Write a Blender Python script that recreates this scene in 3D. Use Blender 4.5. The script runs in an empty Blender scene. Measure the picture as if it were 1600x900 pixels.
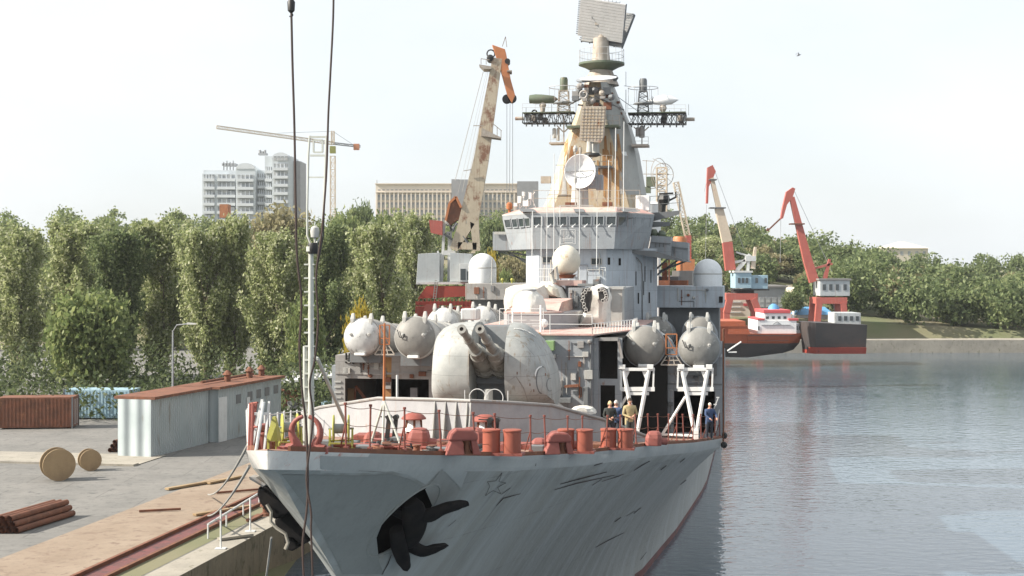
import bpy, bmesh, math, random
from mathutils import Vector, Matrix, noise
from mathutils.bvhtree import BVHTree
import numpy as np
rad = math.radians
random.seed(7)
scene = bpy.context.scene
C = scene.collection

# ------------------------------------------------------------------ camera, sky, sun, exposure
F = 2200.0           # focal length in pixels of the 1600 px wide photograph
CZ = 15.7            # eye height above the water
HY = 420.0           # pixel row of the horizon
cam_d = bpy.data.cameras.new('camera'); cam = bpy.data.objects.new('camera', cam_d); C.objects.link(cam)
cam.location = (0, 0, CZ); cam.rotation_euler = (rad(90), 0, 0)
cam_d.sensor_width = 36; cam_d.lens = F / 1600 * 36
cam_d.shift_y = (HY - 450) / 1600
cam_d.clip_start = 0.5; cam_d.clip_end = 9000
scene.camera = cam

SUN_AZ = 80.0        # degrees to the left of "behind the camera"
SUN_EL = 36.0
world = bpy.data.worlds.new('World'); scene.world = world; world.use_nodes = True
wn = world.node_tree.nodes; wl = world.node_tree.links; wn.clear()
wout = wn.new('ShaderNodeOutputWorld'); wbg = wn.new('ShaderNodeBackground')
sky = wn.new('ShaderNodeTexSky'); sky.sky_type = 'NISHITA'; sky.sun_disc = False
# direction to the sun: x = -sin(az), y = -cos(az)
sx, sy = -math.sin(rad(SUN_AZ)), -math.cos(rad(SUN_AZ))
sky.sun_elevation = rad(SUN_EL); sky.sun_rotation = math.atan2(sx, sy)
sky.dust_density = 2.5; sky.air_density = 1.0; sky.ozone_density = 1.0
# thin bright cloud veil over the sky
tc = wn.new('ShaderNodeTexCoord'); mp = wn.new('ShaderNodeMapping'); mp.inputs['Scale'].default_value = (1.0, 1.0, 2.6)
nz = wn.new('ShaderNodeTexNoise'); nz.inputs['Scale'].default_value = 2.2; nz.inputs['Detail'].default_value = 5
cr = wn.new('ShaderNodeValToRGB'); cr.color_ramp.elements[0].position = 0.30; cr.color_ramp.elements[1].position = 0.62
cr.color_ramp.elements[0].color = (0.64, 0.64, 0.64, 1); cr.color_ramp.elements[1].color = (0.97, 0.97, 0.97, 1)
mx = wn.new('ShaderNodeMix'); mx.data_type = 'RGBA'
mx.inputs[7].default_value = (5.3, 5.55, 5.7, 1)
wl.new(tc.outputs['Generated'], mp.inputs[0]); wl.new(mp.outputs[0], nz.inputs['Vector'])
wl.new(nz.outputs[0], cr.inputs[0]); wl.new(cr.outputs[0], mx.inputs[0]); wl.new(sky.outputs[0], mx.inputs[6])
wl.new(mx.outputs[2], wbg.inputs[0]); wl.new(wbg.outputs[0], wout.inputs[0])
wbg.inputs[1].default_value = 0.10

sun_d = bpy.data.lights.new('sun', 'SUN'); sun = bpy.data.objects.new('sun', sun_d); C.objects.link(sun)
sun_d.energy = 5.0; sun_d.angle = rad(0.6); sun_d.color = (1.0, 0.93, 0.82)
sdir = Vector((sx * math.cos(rad(SUN_EL)), sy * math.cos(rad(SUN_EL)), math.sin(rad(SUN_EL))))
sun.rotation_euler = (-sdir).to_track_quat('-Z', 'Y').to_euler(); sun.location = (-60, 0, 90)

scene.view_settings.view_transform = 'Standard'; scene.view_settings.look = 'None'
scene.view_settings.gamma = 1; scene.view_settings.exposure = 0.95
scene.view_settings.use_curve_mapping = False
HAZE = 0.00012
scene.cycles.volume_bounces = 0; scene.cycles.max_bounces = 6; scene.cycles.diffuse_bounces = 3; scene.cycles.transparent_max_bounces = 8

# ------------------------------------------------------------------ coordinates
TH = math.atan(0.172); SN, CS = math.sin(TH), math.cos(TH)
OX, OY = -5.77, 33.3
def W(px, py, Y):                     # photo pixel at world distance Y -> world point
    return Vector(((px - 800) / F * Y, Y, CZ - (py - HY) / F * Y))
def XW(px, Y): return (px - 800) / F * Y
def ZW(py, Y): return CZ - (py - HY) / F * Y
def S2W(x, s, z=0.0): return Vector((OX + s * SN + x * CS, OY + s * CS - x * SN, z))
def P(px, py, s):                     # photo pixel on the ship's frame plane y = s -> ship point
    dx = (px - 800) / F
    t = (s + OX * SN + OY * CS) / (dx * SN + CS)
    X, Y = t * dx, t
    return Vector(((X - OX) * CS - (Y - OY) * SN, s, CZ - (py - HY) / F * t))
def PX(px, s): return P(px, 420, s).x
def PZ(py, s, px=880): return P(px, py, s).z

def lerp_tab(tab, v):
    if v <= tab[0][0]: return tab[0][1]
    for (a, b), (c, d) in zip(tab, tab[1:]):
        if v <= c: return b + (d - b) * (v - a) / (c - a)
    return tab[-1][1]

# ------------------------------------------------------------------ materials
MATS = {}
def new_mat(name):
    m = bpy.data.materials.new(name); m.use_nodes = True
    n = m.node_tree.nodes; n.clear()
    o = n.new('ShaderNodeOutputMaterial'); b = n.new('ShaderNodeBsdfPrincipled')
    m.node_tree.links.new(b.outputs[0], o.inputs[0]); MATS[name] = m
    return m, n, m.node_tree.links, b
def mixc(n, l, fac, a, b):
    m = n.new('ShaderNodeMix'); m.data_type = 'RGBA'
    for sock, v in ((m.inputs[0], fac), (m.inputs[6], a), (m.inputs[7], b)):
        if hasattr(v, 'is_linked') or hasattr(v, 'links'): l.new(v, sock)
        elif isinstance(v, (int, float)): sock.default_value = v
        else: sock.default_value = (*v, 1)
    return m.outputs[2]
def ramp(n, l, src, lo, hi):
    r = n.new('ShaderNodeMapRange'); r.inputs[1].default_value = lo; r.inputs[2].default_value = hi
    l.new(src, r.inputs[0]); return r.outputs[0]
def tex(n, l, scale, detail=4, stretch=(1, 1, 1), rough=0.55):
    t = n.new('ShaderNodeTexCoord'); m = n.new('ShaderNodeMapping'); m.inputs['Scale'].default_value = stretch
    x = n.new('ShaderNodeTexNoise'); x.inputs['Scale'].default_value = scale; x.inputs['Detail'].default_value = detail
    x.inputs['Roughness'].default_value = rough
    l.new(t.outputs['Object'], m.inputs[0]); l.new(m.outputs[0], x.inputs['Vector']); return x.outputs[0]
def paint(name, c, c2=None, rust=None, rust_amt=0.0, streak=0.0, scale=0.6, rough=0.55, metal=0.0, bump=0.02, rust_scale=1.6, spec=0.4, speck=0.6, plates=None):
    """worn paint: base tone, a second tone in blotches, rust or dirt patches and thin run-down streaks"""
    m, n, l, b = new_mat(name)
    c2 = c2 or tuple(v * 0.8 for v in c)
    col = mixc(n, l, ramp(n, l, tex(n, l, scale, 6), 0.35, 0.68), c, c2)
    fine = ramp(n, l, tex(n, l, 9, 5), 0.3, 0.75)
    mm = n.new('ShaderNodeMath'); mm.operation = 'MULTIPLY'; mm.inputs[1].default_value = 0.22; l.new(fine, mm.inputs[0])
    col = mixc(n, l, mm.outputs[0], col, tuple(v * 0.62 for v in c))
    if streak > 0:
        s = ramp(n, l, tex(n, l, 1.0, 4, (5.5, 5.5, 0.28)), 0.56, 0.72)
        k = n.new('ShaderNodeMath'); k.operation = 'MULTIPLY'; k.inputs[1].default_value = streak; l.new(s, k.inputs[0])
        col = mixc(n, l, k.outputs[0], col, rust or tuple(v * 0.45 for v in c))
    if rust_amt > 0:
        s = ramp(n, l, tex(n, l, rust_scale, 8, (1, 1, 0.7), 0.7), 0.66 - 0.25 * rust_amt, 0.76 - 0.22 * rust_amt)
        col = mixc(n, l, s, col, rust)
    if speck > 0 and bump > 0:
        md = n.new('ShaderNodeMath'); md.operation = 'MULTIPLY'; md.inputs[1].default_value = 0.35*speck
        l.new(ramp(n, l, tex(n, l, 2.3, 7, (1, 1, .8), .7), 0.50, 0.72), md.inputs[0]); col = mixc(n, l, md.outputs[0], col, tuple(v*0.4 for v in c))
        ms_ = n.new('ShaderNodeMath'); ms_.operation = 'MULTIPLY'; ms_.inputs[1].default_value = speck
        l.new(ramp(n, l, tex(n, l, 7.0, 6, (1, 1, .55), .75), 0.655, 0.72), ms_.inputs[0]); col = mixc(n, l, ms_.outputs[0], col, rust and tuple(.5*(a_+b_*.3) for a_, b_ in zip(rust, c)) or tuple(v*0.3 for v in c))
    seam = None
    if plates:
        t2 = n.new('ShaderNodeTexCoord'); sp2 = n.new('ShaderNodeSeparateXYZ'); l.new(t2.outputs['Object'], sp2.inputs[0])
        ad_ = n.new('ShaderNodeMath'); ad_.operation = 'ADD' 
        if plates[2] == 'g': l.new(sp2.outputs[0], ad_.inputs[0]); ad_.inputs[1].default_value = 0
        elif plates[2] == 'xy': l.new(sp2.outputs[0], ad_.inputs[0]); l.new(sp2.outputs[1], ad_.inputs[1])
        else: l.new(sp2.outputs[1], ad_.inputs[0]); ad_.inputs[1].default_value = 0
        cb2 = n.new('ShaderNodeCombineXYZ'); l.new(ad_.outputs[0], cb2.inputs[0]); l.new(sp2.outputs[1 if plates[2] == 'g' else 2], cb2.inputs[1])
        bk2 = n.new('ShaderNodeTexBrick'); bk2.inputs['Scale'].default_value = 1; bk2.inputs['Brick Width'].default_value = plates[0]; bk2.inputs['Row Height'].default_value = plates[1]
        bk2.inputs['Mortar Size'].default_value = plates[3]; bk2.inputs['Mortar Smooth'].default_value = .3; bk2.inputs['Color1'].default_value = (1,1,1,1); bk2.inputs['Color2'].default_value = (.93,.93,.93,1); bk2.inputs['Mortar'].default_value = (.70,.70,.70,1)
        l.new(cb2.outputs[0], bk2.inputs['Vector']); mm2 = n.new('ShaderNodeMix'); mm2.data_type = 'RGBA'; mm2.blend_type = 'MULTIPLY'; mm2.inputs[0].default_value = 1
        l.new(col, mm2.inputs[6]); l.new(bk2.outputs['Color'], mm2.inputs[7]); col = mm2.outputs[2]
    l.new(col, b.inputs['Base Color'])
    b.inputs['Roughness'].default_value = rough; b.inputs['Metallic'].default_value = metal
    b.inputs['Specular IOR Level'].default_value = spec
    if bump > 0:
        bp = n.new('ShaderNodeBump'); bp.inputs['Distance'].default_value = bump; bp.inputs['Strength'].default_value = 0.5
        l.new(tex(n, l, 3.0, 5), bp.inputs['Height']); l.new(bp.outputs[0], b.inputs['Normal'])
    return m

paint('band_sunlit', (0.66, 0.65, 0.62), (0.55, 0.54, 0.52), (0.50, 0.22, 0.17), 0.35, 0.1, 1.5, 0.45, rust_scale=4.0)  # bow stretch of the band: sunlight put into the paint, with pink chips
RUST = (0.20, 0.075, 0.03); DK = (0.012, 0.012, 0.012)
hullm = paint('hull_grey', (0.295, 0.300, 0.278), (0.245, 0.252, 0.236), (0.13, 0.12, 0.11), 0.0, 0.0, 0.35, 0.42, bump=0.05, speck=.15, plates=(7.5, 1.9, 'y', .014))
def hull_runs():
    m = MATS['hull_grey']; n = m.node_tree.nodes; l = m.node_tree.links; b = [x for x in n if x.type == 'BSDF_PRINCIPLED'][0]
    src = b.inputs['Base Color'].links[0].from_socket
    c = mixc(n, l, ramp(n, l, tex(n, l, 1.0, 5, (.05, 1.3, .10), .6), .42, .66), src, (0.33, 0.345, 0.34))
    c = mixc(n, l, ramp(n, l, tex(n, l, 1.0, 6, (.08, 2.6, .16), .65), .60, .75), c, (0.185, 0.190, 0.180))
    c = mixc(n, l, ramp(n, l, tex(n, l, 1.0, 6, (.1, 3.6, .35), .7), .69, .75), c, (0.22, 0.15, 0.11))
    l.new(c, b.inputs['Base Color'])
hull_runs()
paint('hull_light', (0.40, 0.41, 0.40), (0.33, 0.35, 0.35), (0.36, 0.15, 0.1), 0.16, 0.10, 0.8, 0.4)
paint('hull_patch', (0.235, 0.245, 0.232), (0.205, 0.215, 0.205), (0.11, 0.1, 0.09), 0.0, 0.18, 0.6, 0.45)
paint('hull_patch_pale', (0.28, 0.285, 0.27), (0.25, 0.255, 0.245), (0.11, 0.1, 0.09), 0.0, 0.08, 0.6, 0.45)
paint('scuff', (0.035, 0.03, 0.028), (0.07, 0.045, 0.035), bump=0)
paint('boot_red', (0.17, 0.055, 0.05), (0.12, 0.05, 0.045), (0.05, 0.04, 0.035), 0.5, 0.3, 1.2, 0.6)
paint('grey', (0.30, 0.32, 0.335), (0.245, 0.265, 0.285), RUST, 0.10, 0.45, 0.7, plates=(2.4, 1.2, 'xy', .012))
paint('grey_waterlit', (0.46, 0.50, 0.54), (0.39, 0.43, 0.47), RUST, 0.10, 0.4, 0.6, plates=(2.4, 1.3, 'xy', .012))  # grey lightened and blued: light off the water is put into the paint
paint('grey_warm', (0.32, 0.305, 0.29), (0.25, 0.245, 0.235), (0.19, 0.11, 0.06), 0.2, 0.5, 0.7, plates=(2.2, 1.2, 'xy', .012))
paint('grey_pale', (0.46, 0.455, 0.43), (0.36, 0.36, 0.34), (0.28, 0.18, 0.1), 0.14, 0.4, 0.9)
paint('turret', (0.40, 0.405, 0.39), (0.27, 0.28, 0.27), (0.20, 0.15, 0.1), 0.22, 0.8, 0.9, plates=(1.3, .85, 'y', .012))
paint('grey_lilac', (0.34, 0.34, 0.345), (0.28, 0.28, 0.29), (0.3, 0.17, 0.1), 0.05, 0.2, 0.7)
paint('grey_dark', (0.16, 0.17, 0.175), (0.12, 0.125, 0.13), RUST, 0.15, 0.2, 0.9)
paint('cap_white', (0.58, 0.58, 0.57), (0.40, 0.40, 0.39), (0.13, 0.125, 0.12), 0.35, 0.1, 1.4, rust_scale=3.5)
paint('cap_dark', (0.24, 0.23, 0.21), (0.16, 0.155, 0.145), (0.55, 0.54, 0.52), 0.16, 0.0, 1.2, rust_scale=2.6)
paint('cap_grey', (0.26, 0.255, 0.24), (0.16, 0.16, 0.15), (0.5, 0.5, 0.48), 0.22, 0.1, 1.2, rust_scale=3.0)
paint('deck_red', (0.24, 0.12, 0.085), (0.30, 0.19, 0.14), (0.27, 0.22, 0.18), 0.45, 0.0, 0.5, 0.8)
paint('primer', (0.27, 0.075, 0.055), (0.20, 0.06, 0.045), (0.11, 0.045, 0.035), 0.3, 0.1, 1.2, 0.6)
paint('primer_pink', (0.28, 0.085, 0.068), (0.21, 0.065, 0.052), (0.14, 0.06, 0.045), 0.25, 0.1, 1.2, 0.6)
paint('primer_orange', (0.31, 0.082, 0.05), (0.23, 0.066, 0.042), (0.15, 0.06, 0.04), 0.25, 0.2, 1.2, 0.6)
paint('rust', (0.20, 0.08, 0.045), (0.12, 0.055, 0.035), (0.30, 0.14, 0.07), 0.3, 0.1, 2.0, 0.85)
paint('rust_orange', (0.42, 0.16, 0.06), (0.27, 0.10, 0.045), (0.14, 0.05, 0.03), 0.3, 0.1, 1.0, 0.8)
paint('pink_roof', (0.46, 0.27, 0.24), (0.52, 0.43, 0.38), (0.36, 0.16, 0.12), 0.4, 0.0, 0.9, 0.8)
paint('mast_cream', (0.47, 0.43, 0.34), (0.45, 0.345, 0.21), (0.36, 0.20, 0.09), 0.55, 0.9, 0.45, 0.6, rust_scale=0.55)
paint('mast_rust', (0.30, 0.14, 0.055), (0.44, 0.28, 0.12), (0.18, 0.08, 0.035), 0.5, 0.7, 0.9, 0.75, rust_scale=0.8)
paint('mast_grey', (0.37, 0.37, 0.345), (0.31, 0.31, 0.29), (0.35, 0.2, 0.08), 0.08, 0.35, 0.6)
paint('white', (0.78, 0.78, 0.76), (0.70, 0.70, 0.68), (0.4, 0.25, 0.15), 0.06, 0.08, 1.0, 0.45)
paint('radome', (0.72, 0.74, 0.75), (0.66, 0.68, 0.69), (0.5, 0.46, 0.4), 0.0, 0.10, 0.6, 0.35)
paint('radome_grey', (0.52, 0.51, 0.50), (0.46, 0.455, 0.45), (0.5, 0.46, 0.4), 0.0, 0.10, 0.6, 0.5)
paint('dome_cream', (0.63, 0.59, 0.50), (0.56, 0.50, 0.40), (0.42, 0.31, 0.18), 0.18, 0.2, 0.8, 0.5)
paint('black', (0.016, 0.017, 0.018), (0.03, 0.028, 0.026), RUST, 0.1, 0.0, 2.0, 0.5)
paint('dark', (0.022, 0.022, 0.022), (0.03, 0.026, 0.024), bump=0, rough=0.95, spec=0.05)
paint('anchor_black', (0.010, 0.010, 0.011), (0.02, 0.018, 0.017), (0.04, 0.028, 0.02), 0.2, 0.0, 2.5, 0.75, spec=0.05)
paint('gun_metal', (0.29, 0.285, 0.26), (0.20, 0.20, 0.185), (0.07, 0.055, 0.045), 0.5, 0.3, 2.0, 0.4, rust_scale=3)
paint('canvas', (0.56, 0.53, 0.48), (0.47, 0.44, 0.39), (0.30, 0.26, 0.2), 0.10, 0.1, 1.3, 0.9, bump=0.06)
paint('canvas_white', (0.70, 0.69, 0.64), (0.60, 0.58, 0.53), (0.4, 0.36, 0.3), 0.12, 0.1, 1.5, 0.9, bump=0.06)
paint('yellow_green', (0.38, 0.37, 0.07), (0.30, 0.30, 0.08), (0.2, 0.15, 0.05), 0.2, 0.1, 1.5, 0.6)
paint('pole_grey', (0.50, 0.51, 0.46), (0.42, 0.43, 0.39), RUST, 0.12, 0.1, 1.5)
paint('green_box', (0.20, 0.32, 0.14), (0.30, 0.42, 0.2), bump=0)
paint('green_dark', (0.10, 0.13, 0.085), (0.14, 0.15, 0.11), RUST, 0.2, 0.1, 1.5)
paint('antenna', (0.42, 0.38, 0.33), (0.33, 0.28, 0.23), (0.24, 0.12, 0.07), 0.4, 0.1, 2.0, 0.7)
paint('wood', (0.34, 0.24, 0.13), (0.24, 0.16, 0.09), bump=0.01)
paint('cable', (0.035, 0.022, 0.018), (0.06, 0.035, 0.028), bump=0, rough=0.6)
paint('rope', (0.30, 0.29, 0.27), (0.2, 0.2, 0.19), bump=0, rough=0.9)
paint('wire', (0.45, 0.45, 0.44), (0.38, 0.38, 0.38), bump=0)
paint('crane_cream', (0.50, 0.43, 0.32), (0.42, 0.35, 0.26), (0.20, 0.10, 0.06), 0.6, 0.5, 0.5, 0.6, rust_scale=0.7)
paint('crane_orange', (0.52, 0.20, 0.08), (0.43, 0.16, 0.07), (0.2, 0.08, 0.045), 0.25, 0.2, 0.6)
paint('crane_red', (0.36, 0.055, 0.035), (0.28, 0.05, 0.035), (0.13, 0.04, 0.03), 0.2, 0.2, 0.5)
paint('crane_far_red', (0.46, 0.12, 0.09), (0.38, 0.10, 0.08), (0.6, 0.5, 0.42), 0.1, 0.1, 0.3)
paint('crane_far_pale', (0.62, 0.52, 0.40), (0.54, 0.46, 0.36), (0.46, 0.2, 0.14), 0.25, 0.1, 0.3)
paint('crane_blue', (0.34, 0.47, 0.54), (0.28, 0.42, 0.50), (0.5, 0.5, 0.48), 0.15, 0.1, 0.5)
paint('cabin_grey', (0.47, 0.49, 0.49), (0.40, 0.43, 0.44), RUST, 0.1, 0.25, 0.5)
paint('freighter_orange', (0.45, 0.11, 0.045), (0.36, 0.10, 0.05), (0.2, 0.06, 0.04), 0.2, 0.2, 0.2)
paint('freighter_black', (0.05, 0.045, 0.045), (0.075, 0.06, 0.055), RUST, 0.1, 0.1, 0.2)
paint('freighter_white', (0.80, 0.80, 0.80), (0.74, 0.74, 0.74), RUST, 0.02, 0.05, 0.3)
paint('freighter_red', (0.58, 0.10, 0.11), (0.5, 0.09, 0.09), bump=0)
paint('blue', (0.12, 0.32, 0.55), (0.1, 0.28, 0.5), bump=0)
paint('far_grey', (0.33, 0.34, 0.35), (0.28, 0.29, 0.30), RUST, 0.0, 0.1, 0.2)
paint('apartment', (0.56, 0.60, 0.63), (0.52, 0.56, 0.59), RUST, 0, 0.05, 0.1, bump=0)
paint('apartment_trim', (0.60, 0.63, 0.66), (0.56, 0.59, 0.62), bump=0)
paint('office', (0.70, 0.63, 0.54), (0.65, 0.58, 0.5), RUST, 0, 0.05, 0.1, bump=0)
paint('office_trim', (0.72, 0.64, 0.55), (0.68, 0.60, 0.5), bump=0)
paint('office_dark', (0.30, 0.30, 0.31), (0.26, 0.26, 0.27), bump=0)
paint('roof_slate', (0.26, 0.25, 0.24), (0.2, 0.19, 0.18), RUST, 0.1, 0.1, 0.3)
paint('house_cream', (0.60, 0.54, 0.44), (0.54, 0.48, 0.4), bump=0)
paint('concrete', (0.34, 0.31, 0.26), (0.25, 0.23, 0.195), (0.13, 0.12, 0.08), 0.35, 0.2, 0.5, 0.9, bump=0.05)
paint('quay_wall', (0.24, 0.20, 0.145), (0.16, 0.135, 0.10), (0.075, 0.075, 0.045), 0.5, 0.5, 0.6, 0.9, bump=0.08)
paint('asphalt', (0.16, 0.155, 0.145), (0.21, 0.20, 0.185), (0.10, 0.10, 0.095), 0.45, 0.0, 0.3, 0.9, speck=1, plates=(6.0, 3.0, 'g', .05))
paint('post_rust', (0.22, 0.065, 0.05), (0.16, 0.055, 0.04), (0.08, 0.04, 0.03), 0.4, 0.2, 2.5, 0.7)
paint('sand', (0.28, 0.22, 0.165), (0.22, 0.165, 0.12), (0.17, 0.12, 0.09), 0.5, 0.0, 0.35, 0.95, speck=1)
paint('steel_white', (0.62, 0.63, 0.62), (0.55, 0.56, 0.55), RUST, 0.1, 0.1, 1.0)
paint('skin', (0.50, 0.28, 0.20), (0.46, 0.25, 0.18), bump=0)
paint('jacket_black', (0.03, 0.035, 0.033), (0.045, 0.05, 0.045), bump=0, rough=0.9)
paint('jacket_blue', (0.05, 0.08, 0.16), (0.04, 0.065, 0.13), bump=0, rough=0.9)
paint('shirt_sand', (0.40, 0.32, 0.17), (0.34, 0.28, 0.16), bump=0, rough=0.9)
paint('trousers_dark', (0.03, 0.035, 0.05), (0.045, 0.05, 0.06), bump=0, rough=0.9)
paint('trousers_grey', (0.10, 0.115, 0.10), (0.08, 0.09, 0.085), bump=0, rough=0.9)
paint('hair_blond', (0.62, 0.48, 0.28), (0.5, 0.38, 0.2), bump=0, rough=0.8)
paint('hair_grey', (0.62, 0.58, 0.52), (0.5, 0.46, 0.42), bump=0, rough=0.8)
paint('hair_dark', (0.03, 0.022, 0.016), (0.045, 0.03, 0.02), bump=0, rough=0.8)
paint('bark', (0.16, 0.13, 0.10), (0.10, 0.085, 0.07), bump=0.05, rough=0.95)
paint('bark_pale', (0.33, 0.31, 0.26), (0.24, 0.22, 0.19), bump=0.05, rough=0.95)

def glass():
    m, n, l, b = new_mat('window_glass')
    b.inputs['Base Color'].default_value = (0.035, 0.045, 0.05, 1); b.inputs['Roughness'].default_value = 0.08
    b.inputs['Specular IOR Level'].default_value = 0.7
glass()
def far_glass():
    m, n, l, b = new_mat('far_glass')
    c = mixc(n, l, ramp(n, l, tex(n, l, 0.5, 2), 0.4, 0.6), (0.22, 0.24, 0.26), (0.38, 0.39, 0.39))
    l.new(c, b.inputs['Base Color']); b.inputs['Roughness'].default_value = 0.25
far_glass()
def corrugated():
    m, n, l, b = new_mat('corrugated')
    t = n.new('ShaderNodeTexCoord'); w = n.new('ShaderNodeTexWave'); w.inputs['Scale'].default_value = 1.15
    w.wave_type = 'BANDS'; w.bands_direction = 'Y'; w.inputs['Distortion'].default_value = 0.0
    l.new(t.outputs['Object'], w.inputs['Vector'])
    c = mixc(n, l, ramp(n, l, tex(n, l, 0.5, 5), 0.35, 0.7), (0.42, 0.47, 0.48), (0.34, 0.39, 0.40))
    c = mixc(n, l, ramp(n, l, tex(n, l, 1.2, 6, (1, 1, 0.3)), 0.62, 0.75), c, (0.24, 0.22, 0.19))
    l.new(c, b.inputs['Base Color']); b.inputs['Roughness'].default_value = 0.5
    bp = n.new('ShaderNodeBump'); bp.inputs['Distance'].default_value = 0.12; bp.inputs['Strength'].default_value = 1.0
    l.new(w.outputs[0], bp.inputs['Height']); l.new(bp.outputs[0], b.inputs['Normal'])
corrugated()
def leafmat(name, cols):
    m, n, l, b = new_mat(name)
    g = n.new('ShaderNodeNewGeometry'); o = n.new('ShaderNodeObjectInfo')
    r = n.new('ShaderNodeValToRGB'); el = r.color_ramp.elements
    while len(el) < len(cols): el.new(0.5)
    for i, c in enumerate(cols): el[i].position = i / (len(cols) - 1); el[i].color = (*c, 1)
    l.new(g.outputs['Random Per Island'], r.inputs[0])
    big = ramp(n, l, tex(n, l, 0.35, 3), 0.3, 0.7)
    dk = n.new('ShaderNodeMix'); dk.data_type = 'RGBA'; dk.blend_type = 'MULTIPLY'; dk.inputs[0].default_value = 0.3
    l.new(r.outputs[0], dk.inputs[6]); l.new(big, dk.inputs[7])
    l.new(dk.outputs[2], b.inputs['Base Color']); b.inputs['Roughness'].default_value = 0.55
    b.inputs['Specular IOR Level'].default_value = 0.25
    tr = n.new('ShaderNodeBsdfTranslucent'); l.new(r.outputs[0], tr.inputs[0])
    ms = n.new('ShaderNodeMixShader'); ms.inputs[0].default_value = 0.45
    out = [x for x in n if x.type == 'OUTPUT_MATERIAL'][0]
    l.new(b.outputs[0], ms.inputs[1]); l.new(tr.outputs[0], ms.inputs[2]); l.new(ms.outputs[0], out.inputs[0])
leafmat('leaf_poplar', [(0.15,0.185,0.075),(0.28,0.325,0.13),(0.42,0.45,0.22),(0.60,0.60,0.42)])
leafmat('leaf_deep', [(0.09, 0.125, 0.055), (0.17, 0.22, 0.09), (0.3, 0.34, 0.16)])
leafmat('leaf_olive', [(0.203, 0.189, 0.094), (0.304, 0.275, 0.145), (0.392, 0.348, 0.217)])
leafmat('leaf_yellow', [(0.312, 0.24, 0.036), (0.504, 0.384, 0.048), (0.36, 0.336, 0.072)])
leafmat('leaf_green', [(0.12, 0.16, 0.06), (0.2, 0.25, 0.09), (0.33, 0.36, 0.15)])

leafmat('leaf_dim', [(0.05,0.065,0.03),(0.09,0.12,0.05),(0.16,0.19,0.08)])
def water():
    m, n, l, b = new_mat('water')
    b.inputs['Base Color'].default_value = (0.06, 0.095, 0.13, 1); b.inputs['Roughness'].default_value = 0.07
    b.inputs['IOR'].default_value = 1.55; b.inputs['Specular IOR Level'].default_value = 0.9
    t = n.new('ShaderNodeTexCoord'); mpp = n.new('ShaderNodeMapping'); mpp.inputs['Scale'].default_value = (0.8, 1.3, 1)
    mpp.inputs['Rotation'].default_value = (0, 0, rad(12))
    l.new(t.outputs['Object'], mpp.inputs[0])
    a = n.new('ShaderNodeTexNoise'); a.inputs['Scale'].default_value = 1.1; a.inputs['Detail'].default_value = 3
    c = n.new('ShaderNodeTexNoise'); c.inputs['Scale'].default_value = 0.11; c.inputs['Detail'].default_value = 2
    l.new(mpp.outputs[0], a.inputs['Vector']); l.new(mpp.outputs[0], c.inputs['Vector'])
    mu = n.new('ShaderNodeMath'); mu.operation = 'MULTIPLY'; l.new(a.outputs[0], mu.inputs[0]); rr2 = ramp(n, l, c.outputs[0], 0.05, 0.95); rr2.node.inputs[3].default_value = .35; l.new(rr2, mu.inputs[1])
    bp = n.new('ShaderNodeBump'); bp.inputs['Strength'].default_value = 0.6; bp.inputs['Distance'].default_value = 0.12
    l.new(mu.outputs[0], bp.inputs['Height']); l.new(bp.outputs[0], b.inputs['Normal'])
water()
def ground():
    m, n, l, b = new_mat('ground')
    c = mixc(n, l, ramp(n, l, tex(n, l, 0.05, 6), 0.35, 0.65), (0.10, 0.12, 0.05), (0.20, 0.17, 0.11))
    l.new(c, b.inputs['Base Color']); b.inputs['Roughness'].default_value = 0.95
ground()

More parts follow.
